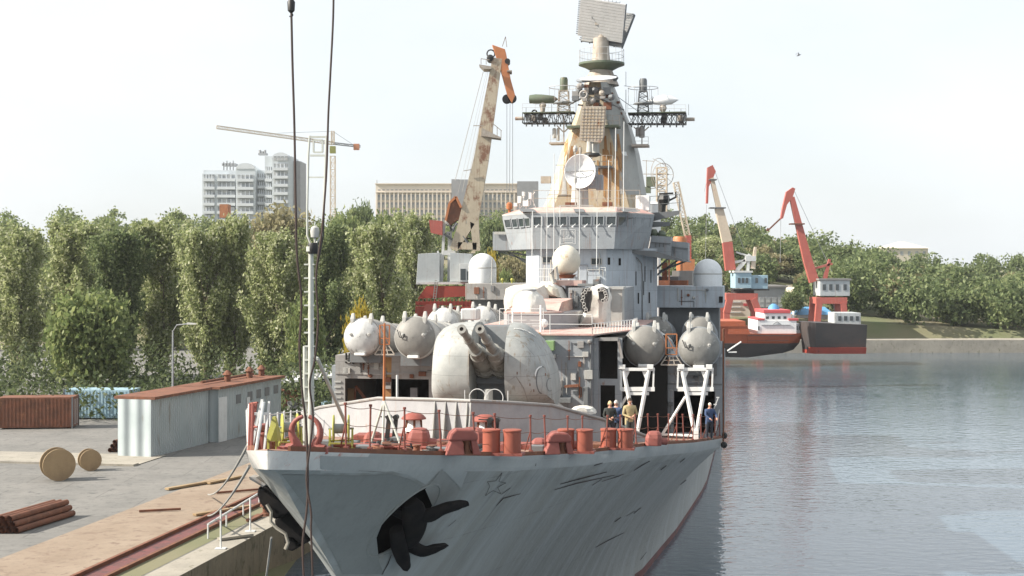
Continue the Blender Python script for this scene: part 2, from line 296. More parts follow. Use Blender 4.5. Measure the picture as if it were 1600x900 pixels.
# ------------------------------------------------------------------ mesh builder
class MB:
    def __init__(s): s.v = []; s.f = []; s.m = []; s.mi = 0
    def add(s, vs, fs):
        k = len(s.v); s.v += [tuple(v) for v in vs]
        for f in fs: s.f.append(tuple(i + k for i in f)); s.m.append(s.mi)
        return s
    def box(s, x0, x1, y0, y1, z0, z1):
        x0, x1 = min(x0, x1), max(x0, x1); y0, y1 = min(y0, y1), max(y0, y1); z0, z1 = min(z0, z1), max(z0, z1)
        return s.add([(x0,y0,z0),(x1,y0,z0),(x1,y1,z0),(x0,y1,z0),(x0,y0,z1),(x1,y0,z1),(x1,y1,z1),(x0,y1,z1)],
                     [(0,3,2,1),(4,5,6,7),(0,1,5,4),(1,2,6,5),(2,3,7,6),(3,0,4,7)])
    def cbox(s, c, d): return s.box(c[0]-d[0]/2, c[0]+d[0]/2, c[1]-d[1]/2, c[1]+d[1]/2, c[2]-d[2]/2, c[2]+d[2]/2)
    def loft(s, loops, cap=True, closed=True):
        n = len(loops[0]); vs = [p for L in loops for p in L]; fs = []
        for i in range(len(loops) - 1):
            for j in range(n if closed else n - 1):
                a, b = i*n + j, i*n + (j+1) % n
                fs.append((a, b, b + n, a + n))
        if cap: fs.append(tuple(range(n))[::-1]); fs.append(tuple((len(loops)-1)*n + j for j in range(n)))
        return s.add(vs, fs)
    def prism(s, poly, z0, z1):                 # plan polygon extruded upward
        return s.loft([[(x, y, z0) for x, y in poly], [(x, y, z1) for x, y in poly]])
    def tube(s, p, q, r, n=6, r2=None):
        p, q = Vector(p), Vector(q); d = q - p
        if d.length < 1e-6: return s
        d.normalize(); u = d.orthogonal().normalized(); w = d.cross(u); r2 = r if r2 is None else r2
        L = []
        for c, rr in ((p, r), (q, r2)):
            L.append([c + (u*math.cos(2*math.pi*k/n) + w*math.sin(2*math.pi*k/n))*rr for k in range(n)])
        return s.loft(L)
    def bar(s, p, q, w, h=None):                # square-section bar
        h = h or w; p, q = Vector(p), Vector(q); d = (q-p).normalized()
        up = Vector((0,0,1)) if abs(d.z) < 0.95 else Vector((0,1,0))
        a = d.cross(up).normalized()*w/2; b = d.cross(a).normalized()*h/2
        return s.loft([[c+a+b, c+a-b, c-a-b, c-a+b] for c in (p, q)])
    def path(s, pts, r, n=6):
        pts = [Vector(p) for p in pts]; L = []; u = None
        for i, c in enumerate(pts):
            d = (pts[min(i+1, len(pts)-1)] - pts[max(i-1, 0)]).normalized()
            if u is None: u = d.orthogonal().normalized()
            u = (u - d*u.dot(d)).normalized(); w = d.cross(u); rr = r[i] if isinstance(r, (list, tuple)) else r
            L.append([c + (u*math.cos(2*math.pi*k/n) + w*math.sin(2*math.pi*k/n))*rr for k in range(n)])
        return s.loft(L)
    def lathe(s, prof, c=(0,0,0), axis=(0,0,1), n=20, cap=True):
        c = Vector(c); d = Vector(axis).normalized(); u = d.orthogonal().normalized(); w = d.cross(u)
        return s.loft([[c + d*z + (u*math.cos(2*math.pi*k/n) + w*math.sin(2*math.pi*k/n))*max(r, 1e-4) for k in range(n)] for r, z in prof], cap)
    def sphere(s, c, r, n=12, sc=(1,1,1)):
        L = []
        for i in range(n//2 + 1):
            t = math.pi*i/(n//2) ; rr = max(math.sin(t), 1e-3)*r
            L.append([(c[0]+rr*math.cos(2*math.pi*k/n)*sc[0], c[1]+rr*math.sin(2*math.pi*k/n)*sc[1], c[2]-math.cos(t)*r*sc[2]) for k in range(n)])
        return s.loft(L)
    def ring(s, c, R, r, axis=(0,0,1), n=24, m=6):
        c = Vector(c); d = Vector(axis).normalized(); u = d.orthogonal().normalized(); w = d.cross(u); vs = []; fs = []
        for i in range(n):
            a = 2*math.pi*i/n; e = u*math.cos(a) + w*math.sin(a)
            for j in range(m):
                b = 2*math.pi*j/m; vs.append(c + e*(R + r*math.cos(b)) + d*r*math.sin(b))
        for i in range(n):
            for j in range(m):
                fs.append((i*m+j, ((i+1)%n)*m+j, ((i+1)%n)*m+(j+1)%m, i*m+(j+1)%m))
        return s.add(vs, fs)
    def truss(s, p, q, w, h, r, n=6, up=(0,0,1)):  # square lattice beam
        p, q = Vector(p), Vector(q); d = (q-p).normalized(); up = Vector(up)
        a = d.cross(up).normalized()*w/2; b = a.cross(d).normalized()*h/2
        cs = [a+b, a-b, -a-b, -a+b]
        for c in cs: s.bar(p+c, q+c, r*2)
        for i in range(n):
            t0, t1 = p.lerp(q, i/n), p.lerp(q, (i+1)/n)
            for k in range(4):
                c0, c1 = cs[k], cs[(k+1)%4]
                if i % 2: c0, c1 = c1, c0
                s.bar(t0+c0, t1+c1, r*1.2)
                s.bar(t1+cs[k], t1+cs[(k+1)%4], r*1.2)
        return s
    def wall(s, x0, x1, z0, z1, y, t, holes):    # a wall in the x-z plane facing -y with real openings
        xs = sorted({x0, x1, *[v for h in holes for v in (h[0], h[1])]}); zs = sorted({z0, z1, *[v for h in holes for v in (h[2], h[3])]})
        inh = lambda x, z: any(h[0] < x < h[1] and h[2] < z < h[3] for h in holes)
        for a, b in zip(xs, xs[1:]):
            for c, d in zip(zs, zs[1:]):
                if inh((a+b)/2, (c+d)/2): continue
                s.add([(a,y,c),(b,y,c),(b,y,d),(a,y,d)], [(0,1,2,3)]); s.add([(a,y+t,c),(b,y+t,c),(b,y+t,d),(a,y+t,d)], [(3,2,1,0)])
        for a, b, c, d in holes + [(x1, x0, z0, z1)]:
            s.add([(a,y,c),(b,y,c),(b,y,d),(a,y,d),(a,y+t,c),(b,y+t,c),(b,y+t,d),(a,y+t,d)], [(0,4,5,1),(1,5,6,2),(2,6,7,3),(3,7,4,0)])
        return s
    def build_split(s, name, mat, parent=None, **kw):
        par = list(range(len(s.v)))
        def fd(a):
            while par[a] != a: par[a] = par[par[a]]; a = par[a]
            return a
        for f in s.f:
            for i in f[1:]: par[fd(i)] = fd(f[0])
        grp = {}
        for f in s.f: grp.setdefault(fd(f[0]), []).append(f)
        out = []
        for fs in grp.values():
            ids = sorted({i for f in fs for i in f}); mp_ = {i: k for k, i in enumerate(ids)}; m = MB(); m.add([s.v[i] for i in ids], [tuple(mp_[i] for i in f) for f in fs]); out.append(m.build(name, mat, parent, **kw))
        return out
    def build(s, name, mat, parent=None, smooth=False, bevel=0.0, origin=None, kind=None, recalc=True):
        me = bpy.data.meshes.new(name)
        vs = s.v if origin is None else [(v[0]-origin[0], v[1]-origin[1], v[2]-origin[2]) for v in s.v]
        me.from_pydata(vs, [], s.f); me.update()
        for mm in (mat if isinstance(mat, (list, tuple)) else [mat]): me.materials.append(MATS[mm])
        if any(s.m): me.polygons.foreach_set('material_index', s.m)
        if recalc:
            b = bmesh.new(); b.from_mesh(me); bmesh.ops.recalc_face_normals(b, faces=b.faces); b.to_mesh(me); b.free()
        o = bpy.data.objects.new(name, me); C.objects.link(o)
        if origin is not None: o.location = origin
        if parent: o.parent = parent
        if kind: o['kind'] = kind
        if smooth:
            me.polygons.foreach_set('use_smooth', [True]*len(me.polygons))
            try: me.set_sharp_from_angle(angle=rad(38))
            except Exception: pass
        if bevel > 0:
            bv = o.modifiers.new('bevel', 'BEVEL'); bv.width = bevel; bv.segments = 2; bv.limit_method = 'ANGLE'; bv.angle_limit = rad(40)
        return o

def thing(name, label, cat, loc=(0,0,0), rz=0.0, group=None):
    o = bpy.data.objects.new(name, None); C.objects.link(o); o.empty_display_size = 0.5
    o.location = loc; o.rotation_euler = (0, 0, rz); o['label'] = label; o['category'] = cat
    if group: o['group'] = group
    return o
def tag(o, label, cat, group=None):
    o['label'] = label; o['category'] = cat
    if group: o['group'] = group
    return o
def empty_part(name, parent, loc=(0,0,0)):
    o = bpy.data.objects.new(name, None); C.objects.link(o); o.parent = parent; o.location = loc; return o
def cp(src, parent, loc=None, rot=None, scale=None, name=None):
    o = src.copy(); C.objects.link(o); o.parent = parent
    if loc is not None: o.location = loc
    if rot is not None: o.rotation_euler = rot
    if scale is not None: o.scale = scale
    return o
def copy_tree(o, parent=None):
    kids = list(o.children); c = o.copy(); C.objects.link(c); c.parent = parent
    for ch in kids: copy_tree(ch, c)
    return c
# ================================================================== THE WARSHIP
ship = thing('warship', 'large grey warship moored bow towards us with a tall mast, gun turret and launch tubes', 'warship', (OX, OY, 0), -TH)

BD = [(0,0.02),(0.12,0.34),(0.5,0.62),(1,0.90),(3,1.66),(5,2.45),(10,4.28),(16,5.8),(24,7.4),(31,8.7),(36,9.35),(40,9.75),(50,9.7),(60,9.35),(70,9.05),(90,8.6),(112,8.2)]
ZD = [(0,11.4),(5,10.7),(10,10.05),(16,9.42),(24,8.72),(31,8.0),(40,7.15),(50,6.9),(60,6.6),(112,6.3)]
BW = [(13.8,0),(20,1.6),(30,3.9),(40,5.7),(52,6.8),(70,7.9),(112,8.1)]
ST = [(0,11.0),(0.5,10.95),(1.8,9.91),(3.1,8.97),(4.8,7.8),(8.5,5),(12,2),(13.8,0),(14.6,-1.5)]
bd = lambda s: lerp_tab(BD, s); zd = lambda s: lerp_tab(ZD, s)
def bk(s): return bd(s) * lerp_tab([(0,0.35),(1,0.72),(4,0.9),(10,0.96),(20,0.985)], s)
def hull_pt(s, t):                     # t 0 bottom .. 1 knuckle
    zk = zd(s) - 0.45; z0 = max(-1.5, lerp_tab(ST, s)) if s < 14.6 else -1.5
    z0 = min(z0, zk - 0.02)
    w = 0 if s < 13.8 else lerp_tab(BW, s)
    e = lerp_tab([(0,0.95),(6,1.05),(14,1.3),(25,1.7),(40,2.0),(60,2.2),(112,3)], s)
    zz = z0 + (zk - z0) * t
    tt = t if s < 13.8 else max(0, zz) / zk
    return w + (bk(s) - w) * tt ** e, zz
NT = 30
ss = [0,0.05,0.12,0.3,0.5,0.75] + [1+0.5*i for i in range(60)] + [31+1.5*i for i in range(20)] + [62+5*i for i in range(11)]
mb = MB(); rows = []
for s in ss:
    r = []
    for j in range(NT + 1):
        t = j / NT
        b, z = hull_pt(s, t); r.append((b, s, z))
    r.append((bd(s), s, zd(s)))
    rows.append(r)
M_ = len(rows[0])
verts = [p for r in rows for p in r] + [(-x, y, z) for r in rows for (x, y, z) in r]
off = len(rows) * M_
mb.v = verts
for i in range(len(rows) - 1):
    for j in range(M_ - 1):
        a = i * M_ + j; zc = (verts[a][2] + verts[a + 1][2]) / 2
        mi = (4 if ss[i] < 2.6 else 1) if j == M_ - 2 else (2 if zc < 0.32 else 0)
        mb.f.append((a, a + M_, a + M_ + 1, a + 1)); mb.m.append(mi)
        mb.f.append((a + off, a + off + 1, a + M_ + off + 1, a + M_ + off)); mb.m.append(mi)
    a = i * M_ + M_ - 1; mb.f.append((a, a + M_, a + M_ + off, a + off)); mb.m.append(1)
    a = i * M_; mb.f.append((a, a + off, a + M_ + off, a + M_)); mb.m.append(2)
e = (len(rows) - 1) * M_
mb.f.append(tuple([e + j for j in range(M_)] + [e + off + j for j in range(M_ - 1, -1, -1)])); mb.m.append(0)
mb.f.append(tuple([j for j in range(M_)] + [off + j for j in range(M_ - 1, -1, -1)])[::-1]); mb.m.append(1)
hull = mb.build('hull', ['hull_grey', 'hull_light', 'boot_red', 'anchor_black', 'band_sunlit'], ship, smooth=True)
bmx = bmesh.new(); bmx.from_mesh(hull.data); bmesh.ops.remove_doubles(bmx, verts=bmx.verts, dist=0.0005)
bmesh.ops.recalc_face_normals(bmx, faces=bmx.faces); hullbvh = BVHTree.FromBMesh(bmx); bmx.to_mesh(hull.data); bmx.free()

CAML = Vector(((0-OX)*CS - (0-OY)*SN, (0-OX)*SN + (0-OY)*CS, CZ))
def ray(px, py):
    d = Vector(((px-800)/F, 1, -(py-HY)/F)).normalized()
    return Vector((d.x*CS - d.y*SN, d.x*SN + d.y*CS, d.z))
def H(px, py, off=0.0, bvh=None):
    h, n, i, d = (bvh or hullbvh).ray_cast(CAML, ray(px, py))
    if h is None: return None
    if n.dot(ray(px, py)) > 0: n = -n
    return h + n * off
from mathutils.geometry import delaunay_2d_cdt
def inside(p, poly):
    c = False; n = len(poly)
    for i in range(n):
        a, b = poly[i], poly[i-1]
        if (a[1] > p[1]) != (b[1] > p[1]) and p[0] < (b[0]-a[0])*(p[1]-a[1])/(b[1]-a[1])+a[0]: c = not c
    return c
def decal_mb(mb, poly, off=0.008, step=7, bvh=None):
    pts = []; 
    for i in range(len(poly)):
        a, b = poly[i], poly[(i+1) % len(poly)]; L = math.hypot(b[0]-a[0], b[1]-a[1]); k = max(1, int(L/step))
        pts += [(a[0]+(b[0]-a[0])*j/k, a[1]+(b[1]-a[1])*j/k) for j in range(k)]
    nb = len(pts); edges = [(i, (i+1) % nb) for i in range(nb)]
    xs = [p[0] for p in poly]; ys = [p[1] for p in poly]; x = min(xs) + step/2
    while x < max(xs):
        y = min(ys) + step/2
        while y < max(ys):
            if inside((x, y), poly) and min(math.hypot(x-q[0], y-q[1]) for q in pts[:nb]) > step*0.4: pts.append((x, y))
            y += step
        x += step
    v, e, f, *_ = delaunay_2d_cdt([Vector(p) for p in pts], edges, [], 1, 1e-5)
    hs = [H(p.x, p.y, off, bvh) for p in v]
    ok = [i for i in range(len(hs)) if hs[i] is not None]; mp = {i: k for k, i in enumerate(ok)}
    mb.add([hs[i] for i in ok], [tuple(mp[i] for i in t) for t in f if all(i in mp for i in t)])
def decal(name, poly, mat, parent=None, off=0.008, step=7, bvh=None):
    m = MB(); decal_mb(m, poly, off, step, bvh); return m.build(name, mat, parent or ship, recalc=False, smooth=True)
def stroke(pts, w):
    a, b = [], []
    for i, p in enumerate(pts):
        q0 = pts[max(0, i-1)]; q1 = pts[min(len(pts)-1, i+1)]; dx, dy = q1[0]-q0[0], q1[1]-q0[1]; L = math.hypot(dx, dy) or 1
        ww = w * (0.45 if i in (0, len(pts)-1) else 1)
        a.append((p[0]-dy/L*ww/2, p[1]+dx/L*ww/2)); b.append((p[0]+dy/L*ww/2, p[1]-dx/L*ww/2))
    return a + b[::-1]
MATS['hull_pale'] = paint('hull_pale', (0.37, 0.385, 0.375), (0.33, 0.345, 0.34), (0.3, 0.2, 0.15), 0.03, 0.12, 0.8, 0.4)
# old paint areas on the bow
decal('pale_paint', [(500,712),(560,714),(700,713),(860,710),(1000,700),(1000,718),(900,727),(860,730),(732,732),(720,763),(690,731),(665,757),(640,743),(612,736),(560,739),(500,738)], 'hull_pale', hull)
decal('paint_patch', [(690,733),(718,765),(700,803),(676,792),(664,764)], 'hull_patch_pale', hull, 0.012)
decal('paint_patch', [(440,741),(560,743),(610,740),(640,748),(662,760),(640,775),(604,800),(588,840),(592,878),(600,897),(566,897),(536,897),(512,850),(480,795)], 'hull_patch', hull, 0.010)
star = MB()
sp = [(784,738),(779,752),(790,754),(777,761),(782,771),(770,766),(758,774),(765,759),(761,752),(774,751)]
for a, b in zip(sp, sp[1:] + sp[:1]): decal_mb(star, stroke([a, b], 1.3), 0.016, 4)
star.build('star_mark', 'scuff', hull, recalc=False)
sc = MB()
for pts, w in [([(875,756),(905,748),(948,737)], 2.2), ([(866,765),(900,755),(960,742)], 2), ([(925,758),(940,748)], 1.6), ([(928,727),(941,723)], 3),
               ([(775,790),(786,778),(813,771)], 1.8), ([(783,772),(797,762)], 1.6), ([(836,728),(837,724)], 2), ([(940,752),(965,744),(975,740)], 1.4),
               ([(990,735),(1002,727),(1015,720)], 2.0), ([(1032,734),(1041,727)], 3), ([(1062,722),(1070,716)], 2.6), ([(1063,757),(1072,750)], 2.4),
               ([(960,815),(970,808)], 3), ([(990,802),(1001,793)], 2.6), ([(930,855),(952,843),(975,832)], 1.6), ([(978,806),(992,798)], 1.2), ([(700,822),(712,812)], 1.2),
               ([(1000,875),(1010,862)], 1.6), ([(596,898),(606,880),(611,866)], 1.8), ([(560,735),(600,737)], 0.8)]:
    decal_mb(sc, stroke(pts, w), 0.016, 4)
sc.build_split('scuff_mark', 'scuff', hull, recalc=False)

# hawse pocket for the port anchor, cut into the flare
hc = H(631, 813); hn = (H(626, 822, 1.0) - hc).normalized()
cutm = MB(); cutm.sphere((0,0,0), 1.0, 28)
cut = cutm.build('cutter', 'anchor_black', ship, smooth=True)
rx = (H(655, 840) - H(598, 806)).normalized(); up = hn.cross(rx).normalized(); rx = up.cross(hn)
M4 = Matrix((( *(rx*0.95), 0), (*(up*1.38), 0), (*(hn*0.75), 0), (0,0,0,1))).transposed()
M4.translation = hc + hn*0.05
cut.data.transform(M4)
if (M4.determinant() < 0): cut.data.flip_normals()
bo = hull.modifiers.new('b', 'BOOLEAN'); bo.object = cut; bo.operation = 'DIFFERENCE'; bo.solver = 'EXACT'
bpy.context.view_layer.update()
dg = bpy.context.evaluated_depsgraph_get()
nm = bpy.data.meshes.new_from_object(hull.evaluated_get(dg)); hull.modifiers.clear()
iM = M4.inverted()
for p in nm.polygons:
    if (iM @ p.center).length < 1.01 and p.area < 0.2 and (iM @ p.center).length > 0.6 and p.material_index not in (1, 4):
        if max(abs((iM @ nm.vertices[k].co).length - 1) for k in p.vertices) < 0.02: p.material_index = 3  # pocket faces turned black, the shade of the recess put into the colour
if len(nm.polygons) > 1000:
    hull.data = nm; nm.name = 'hull'
bpy.data.objects.remove(cut)
# raised lip round the pocket
lipm = MB(); pts = []
for k in range(33):
    a = 2*math.pi*k/32; q = hc + rx*0.95*math.cos(a) + up*1.38*math.sin(a)
    h, n_, i_, d_ = hullbvh.find_nearest(q); pts.append(h)
lipm.path(pts, 0.035, 6); lipm.build('hawse_rim', 'hull_patch', hull, smooth=True)
def fluke(mb, pts, rs, n=10, flat=0.6):
    q = [Vector(p) for p in pts]; pts = []; r2 = []
    for i in range(len(q)-1):
        p0, p1, p2, p3 = q[max(i-1,0)], q[i], q[i+1], q[min(i+2,len(q)-1)]
        for k in range(4):
            t = k/4; pts.append(.5*((2*p1)+(p2-p0)*t+(2*p0-5*p1+4*p2-p3)*t*t+(3*p1-p0-3*p2+p3)*t**3)); tt = t*t*(3-2*t); r2.append(rs[i]*(1-tt)+rs[i+1]*tt)
    pts.append(q[-1]); rs = r2 + [rs[-1]]; n = 18; L = []
    for i, c in enumerate(pts):
        d = (pts[min(i+1, len(pts)-1)] - pts[max(i-1, 0)]).normalized()
        u = (hn - d*hn.dot(d)).normalized(); w = d.cross(u)
        L.append([c + (w*math.cos(2*math.pi*k/n) + u*flat*math.sin(2*math.pi*k/n))*rs[i] for k in range(n)])
    mb.loft(L)
def HP(px, py, off): return H(px, py) + hn*off
anchor = empty_part('anchor', ship)
m = MB(); fluke(m, [HP(640,784,.0), HP(643,795,.12), HP(642,815,.2), HP(636,838,.15), HP(630,850,.0)], [.22,.36,.40,.36,.2], 12, .6)
m.build('crown', 'anchor_black', anchor, smooth=True)
m = MB(); fluke(m, [HP(645,800,.15), HP(662,789,.35), HP(682,776,.42), HP(700,770,.45), HP(712,768,.45), HP(719,770,.45)], [.2,.27,.22,.19,.13,.03], 12, .7); m.build('fluke', 'anchor_black', anchor, smooth=True)
m = MB(); fluke(m, [HP(635,846,.1), HP(652,849,.28), HP(668,844,.32), HP(682,840,.32), HP(691,839,.32)], [.2,.2,.19,.13,.03], 12, .7); m.build('fluke', 'anchor_black', anchor, smooth=True)
m = MB(); fluke(m, [HP(616,822,.1), HP(617,842,.2), HP(621,858,.28), HP(626,871,.3), HP(628,878,.3)], [.2,.24,.22,.15,.04], 12, .7); m.build('stock', 'anchor_black', anchor, smooth=True)
m = MB(); m.path([HP(606,806,-.6), HP(618,806,-.25), HP(640,808,.05)], .15, 8); m.build('shank', 'anchor_black', anchor, smooth=True)
# starboard anchor, hanging over the quay side
anchor2 = empty_part('anchor', ship)
def plate(mb, poly, s, t):
    f = [P(x, y, s) for x, y in poly]; b = [P(x, y, s) + Vector((0, t, 0)) for x, y in poly]; mb.loft([f, b])
m = MB(); plate(m, [(403,762),(411,757),(424,764),(440,780),(456,800),(444,806),(428,812),(416,800),(405,785),(401,772)], 4.6, .5); m.build('fluke', 'anchor_black', anchor2, bevel=.05)
m = MB(); plate(m, [(428,812),(446,800),(462,808),(478,828),(484,846),(472,852),(458,842),(444,840),(430,826)], 4.9, .6); m.build('crown', 'anchor_black', anchor2, bevel=.05)
m = MB(); plate(m, [(444,838),(460,842),(466,856),(456,862),(447,859),(443,848)], 5.0, .4); m.build('fluke', 'anchor_black', anchor2, bevel=.05)
m = MB(); m.path([P(417,788,4.5), P(424,800,4.5), P(423,815,4.5), P(432,825,4.5), P(446,834,4.5), P(450,848,4.5), P(446,858,4.5)], .05, 6); m.build('bolster_edge', 'concrete', anchor2, smooth=True)
m = MB(); plate(m, [(389,745),(400,746),(415,757),(410,761),(402,756),(390,749)], 4.2, .4); m.build('bolster', 'grey_warm', anchor2)

# deck
mb = MB(); dk = []
for s in ss: dk.append([(-bd(s)*0.985, s, zd(s)+.006), (-bd(s)*.5, s, zd(s)+.03), (0, s, zd(s)+.04), (bd(s)*.5, s, zd(s)+.03), (bd(s)*0.985, s, zd(s)+.006)])
for i in range(len(dk)-1):
    mb.add(dk[i] + dk[i+1], [(j, j+1, j+6, j+5) for j in range(4)])
mb.build('deck', 'deck_red', ship)
for sg in (1, -1):
    mb = MB(); ww = []
    for i in range(len(ss)-1):
        s0, s1 = ss[i], ss[i+1]
        if s0 > 45 or s0 < 0.3: continue
        a, b = bd(s0)*sg, bd(s1)*sg
        ins = -0.09*sg
        ww.append([(a+ins*.2, s0, zd(s0)), (a+ins, s0, zd(s0)), (a+ins, s0, zd(s0)+.12), (a+ins*.2, s0, zd(s0)+.12)])
    mb.loft(ww); mb.build('waterway_edge', 'rust', ship)
pass

def dz(s): return zd(s) + .04
def w2px(x, s): w = S2W(x, s); return 800 + w.x / w.y * F
def edge_s(px):
    a, b = 0.6, 44
    for _ in range(40):
        m_ = (a+b)/2
        if w2px(bd(m_), m_) < px: a = m_
        else: b = m_
    return a
def SG(s, x=3): return F / (OY + s*CS - x*SN)       # photo pixels per metre on the ship

# port guard rail
rail = empty_part('guard_rail', ship)
post = MB(); post.tube((0,0,0), (0,0,1.12), .027, 7); post.cbox((0,0,.03), (.12,.12,.06)); post.tube((0,0,1.1), (0,0,1.16), .045, 7)
post = post.build('rail_post', 'post_rust', rail, smooth=True)
stay = MB(); stay.tube((0,0,.7), (.02,.42,0), .022, 6); stay = stay.build('post_stay', 'post_rust', rail)
first = True; tops = []
for k, px in enumerate([545,582,636,693,746,779,833,856,890,913,950,971,997,1016,1032,1047,1060,1071,1085,1098,1108,1119,1127]):
    s = edge_s(px); x = bd(s) - .07; z = zd(s) + .1
    o = post if first else cp(post, rail)
    lean = random.uniform(-.05, .05)
    o.location = (x, s, z); o.rotation_euler = (random.uniform(-.02, .05), lean, 0)
    if k > 0 and k % 2 == 0 or first:
        o2 = stay if first else cp(stay, rail); o2.location = (x, s, z); o2.rotation_euler = (0, 0, rad(38))
    first = False; tops.append(Vector((x + math.sin(lean)*1.1, s, z)))
def wires(name, pts, hs, r, mat, parent, sag=.03, n=4):
    m = MB()
    for h in hs:
        L = []
        for a, b in zip(pts, pts[1:]):
            L += [a.lerp(b, j/n) + Vector((0, 0, h - sag*4*(j/n)*(1-j/n))) for j in range(n)]
        L.append(pts[-1] + Vector((0, 0, h))); m.path(L, r, 5)
    return m.build(name, mat, parent, smooth=True)
wires('rail_wire', tops, [1.07, .62, .28], .009, 'rust', rail, .05)
# starboard guard rail, white
rail2 = empty_part('guard_rail', ship)
post2 = MB(); post2.tube((0,0,0), (0,0,1.15), .035, 7); post2 = post2.build('rail_post', 'steel_white', rail2, smooth=True)
tops = []; s = 3.0; first = True
while s < 40:
    x = -bd(s) + .1; o = post2 if first else cp(post2, rail2); first = False
    o.location = (x, s, zd(s)); o.rotation_euler = (random.uniform(-.03,.03), random.uniform(-.03,.03), 0)
    tops.append(Vector((x, s, zd(s)))); s += 1.25 + s*.03
wires('rail_wire', tops, [1.1, .6], .016, 'steel_white', rail2, .02)
# bow pulpit of red and white uprights
pul = empty_part('bow_rail', ship); first = True; tops = []
for k in range(9):
    s = .25 + k*.34; x = -bd(s) + .05; m = MB(); m.tube((x, s, zd(s)), (x + (-.0 if k % 3 else .16), s + .1, zd(s)+1.15), .04, 7)
    m.build('rail_post', 'primer_pink' if k % 4 else 'steel_white', pul, smooth=True); tops.append(Vector((x, s+.1, zd(s))))
wires('rail_rod', tops, [1.13, .55], .025, 'primer', pul, 0)
m = MB(); m.bar((-.75,.9,zd(1)), (-.5,1.0,zd(1)+1.25), .06); m.bar((-.42,.9,zd(1)), (-.36,1.1,zd(1)+1.2), .05); m.bar((-.74,.95,zd(1)+.9), (-.36,1.05,zd(1)+.9), .06)
m.build('bow_bracket', 'steel_white', ship)
m = MB(); m.box(-1.1,-.7,1.7,2.3,zd(2),zd(2)+.5); m.box(-1.05,-.75,1.8,2.2,zd(2)+.5,zd(2)+.68); m.build('deck_box', 'primer_pink', ship, bevel=.05)

# bow chock: two horns nearly closing over a round opening
c0 = P(478, 700, 1.5); zb = zd(1.5)
m = MB(); m.box(c0.x-.68, c0.x+.6, 1.3, 1.7, zb-.02, zb+.13); cz = zb + .50
for sg in (1, -1):
    L = []; R = []
    for k in range(9):
        a = rad(-62 + k*17.5); L.append((c0.x + sg*.37*math.cos(a), 1.5, cz + .37*math.sin(a)*1.02)); R.append([.13,.115,.10,.085,.075,.07,.06,.055,.05][k])
    m.path([(c0.x+sg*.42, 1.5, zb+.02)] + L, [.19] + R, 10)
m.build('bow_chock', 'primer_pink', ship, smooth=True)

# jackstaff
js = empty_part('jackstaff', ship); sj = 2.2
b0 = P(486, 700, sj); m = MB(); xx = b0.x
m.tube((xx, sj, dz(sj)), (xx, sj, PZ(390, sj)), .085, 10, .065); m.tube((xx-.17, sj+.05, dz(sj)+.1), (xx-.17, sj+.05, PZ(545, sj)), .06, 8)
for k in range(12): m.cbox((xx-.04, sj, PZ(655-k*22, sj)), (.26,.1,.035))
m.tube((xx, sj, PZ(392, sj)), (xx, sj, PZ(384, sj)), .12, 10)
m.build('pole', 'pole_grey', js, smooth=True)
m = MB(); PJ = lambda x, y: P(x, y, sj)
m.path([PJ(488,388), PJ(480,368), PJ(480,330), PJ(482,240), PJ(484,212)], .03, 6); m.path([PJ(488,388), PJ(503,368), PJ(506,320), PJ(509,240), PJ(510,212)], .03, 6)
m.bar(PJ(482,277), PJ(508,277), .035)
for a, b in (((484,214),(510,214)), ((485,243),(509,243)), ((490,219),(490,238)), ((504,219),(504,238)), ((490,219),(504,219)), ((490,238),(504,238))): m.bar(PJ(*a), PJ(*b), .05 if a[0] < 490 else .04)
m.build('top_frame', 'pole_grey', js)
m = MB(); q = PJ(492,362); m.lathe([(.02,-.16),(.1,-.14),(.12,0),(.1,.1),(.03,.15)], q, n=10); m.tube(q - Vector((0,0,.35)), q - Vector((0,0,.14)), .03); m.build('lamp', 'grey_pale', js, smooth=True)
m = MB(); m.lathe([(.11,-.14),(.13,-.1),(.13,.1),(.11,.14)], PJ(489,388), n=12); m.build('collar', 'black', js, smooth=True)
m = MB(); a = PJ(496,560); b = P(541, 664, 4.6); m.tube(a, b, .05, 8); m.tube(P(497,560,sj), P(488,556,sj), .04); m.build('brace', 'pole_grey', js, smooth=True)
m = MB(); m.path([PJ(505,340), PJ(508,300), PJ(505,370), PJ(500,395), PJ(495,420)], .018, 5); m.build('wire', 'black', js)

# cable reels
def reel(px, s, rz):
    r = empty_part('cable_reel', ship, (PX(px, s), s, dz(s))); r.rotation_euler = (0, 0, rad(rz))
    for sg in (-1, 1):
        m = MB(); m.lathe([(.36,-.02),(.37,0),(.36,.02),(.10,.025)], (sg*.2,0,.62), (sg,0,0), 28); m.build('flange', 'yellow_green', r, smooth=True)
    m = MB(); m.lathe([(.13,-.2),(.13,.2)], (0,0,.62), (1,0,0), 20); m.tube((-.34,0,.62), (.34,0,.62), .03); m.build('drum', 'grey', r, smooth=True)
    m = MB()
    for sg in (-1, 1):
        m.bar((sg*.3,-.3,0), (sg*.3,0,.62), .05); m.bar((sg*.3,.3,0), (sg*.3,0,.62), .05); m.bar((sg*.3,-.33,.22), (sg*.3,.33,.22), .05)
    for y in (-.3, .3): m.bar((-.36,y,.05), (.36,y,.05), .05); m.bar((-.3,y,.26), (.3,y,.26), .04)
    m.build('stand', 'yellow_green', r)
reel(453, 4.2, 24); reel(533, 4.6, 14)
m = MB(); c = P(418, 700, 1.6); m.loft([[(c.x-.02,1.5,dz(1.5)+.2),(c.x+.3,1.5,dz(1.5)+.2),(c.x+.3,1.8,dz(1.5)+.2),(c.x-.02,1.8,dz(1.5)+.2)], [(c.x+.13,1.6,dz(1.5)+.8),(c.x+.2,1.6,dz(1.5)+.8),(c.x+.2,1.7,dz(1.5)+.8),(c.x+.13,1.7,dz(1.5)+.8)]])
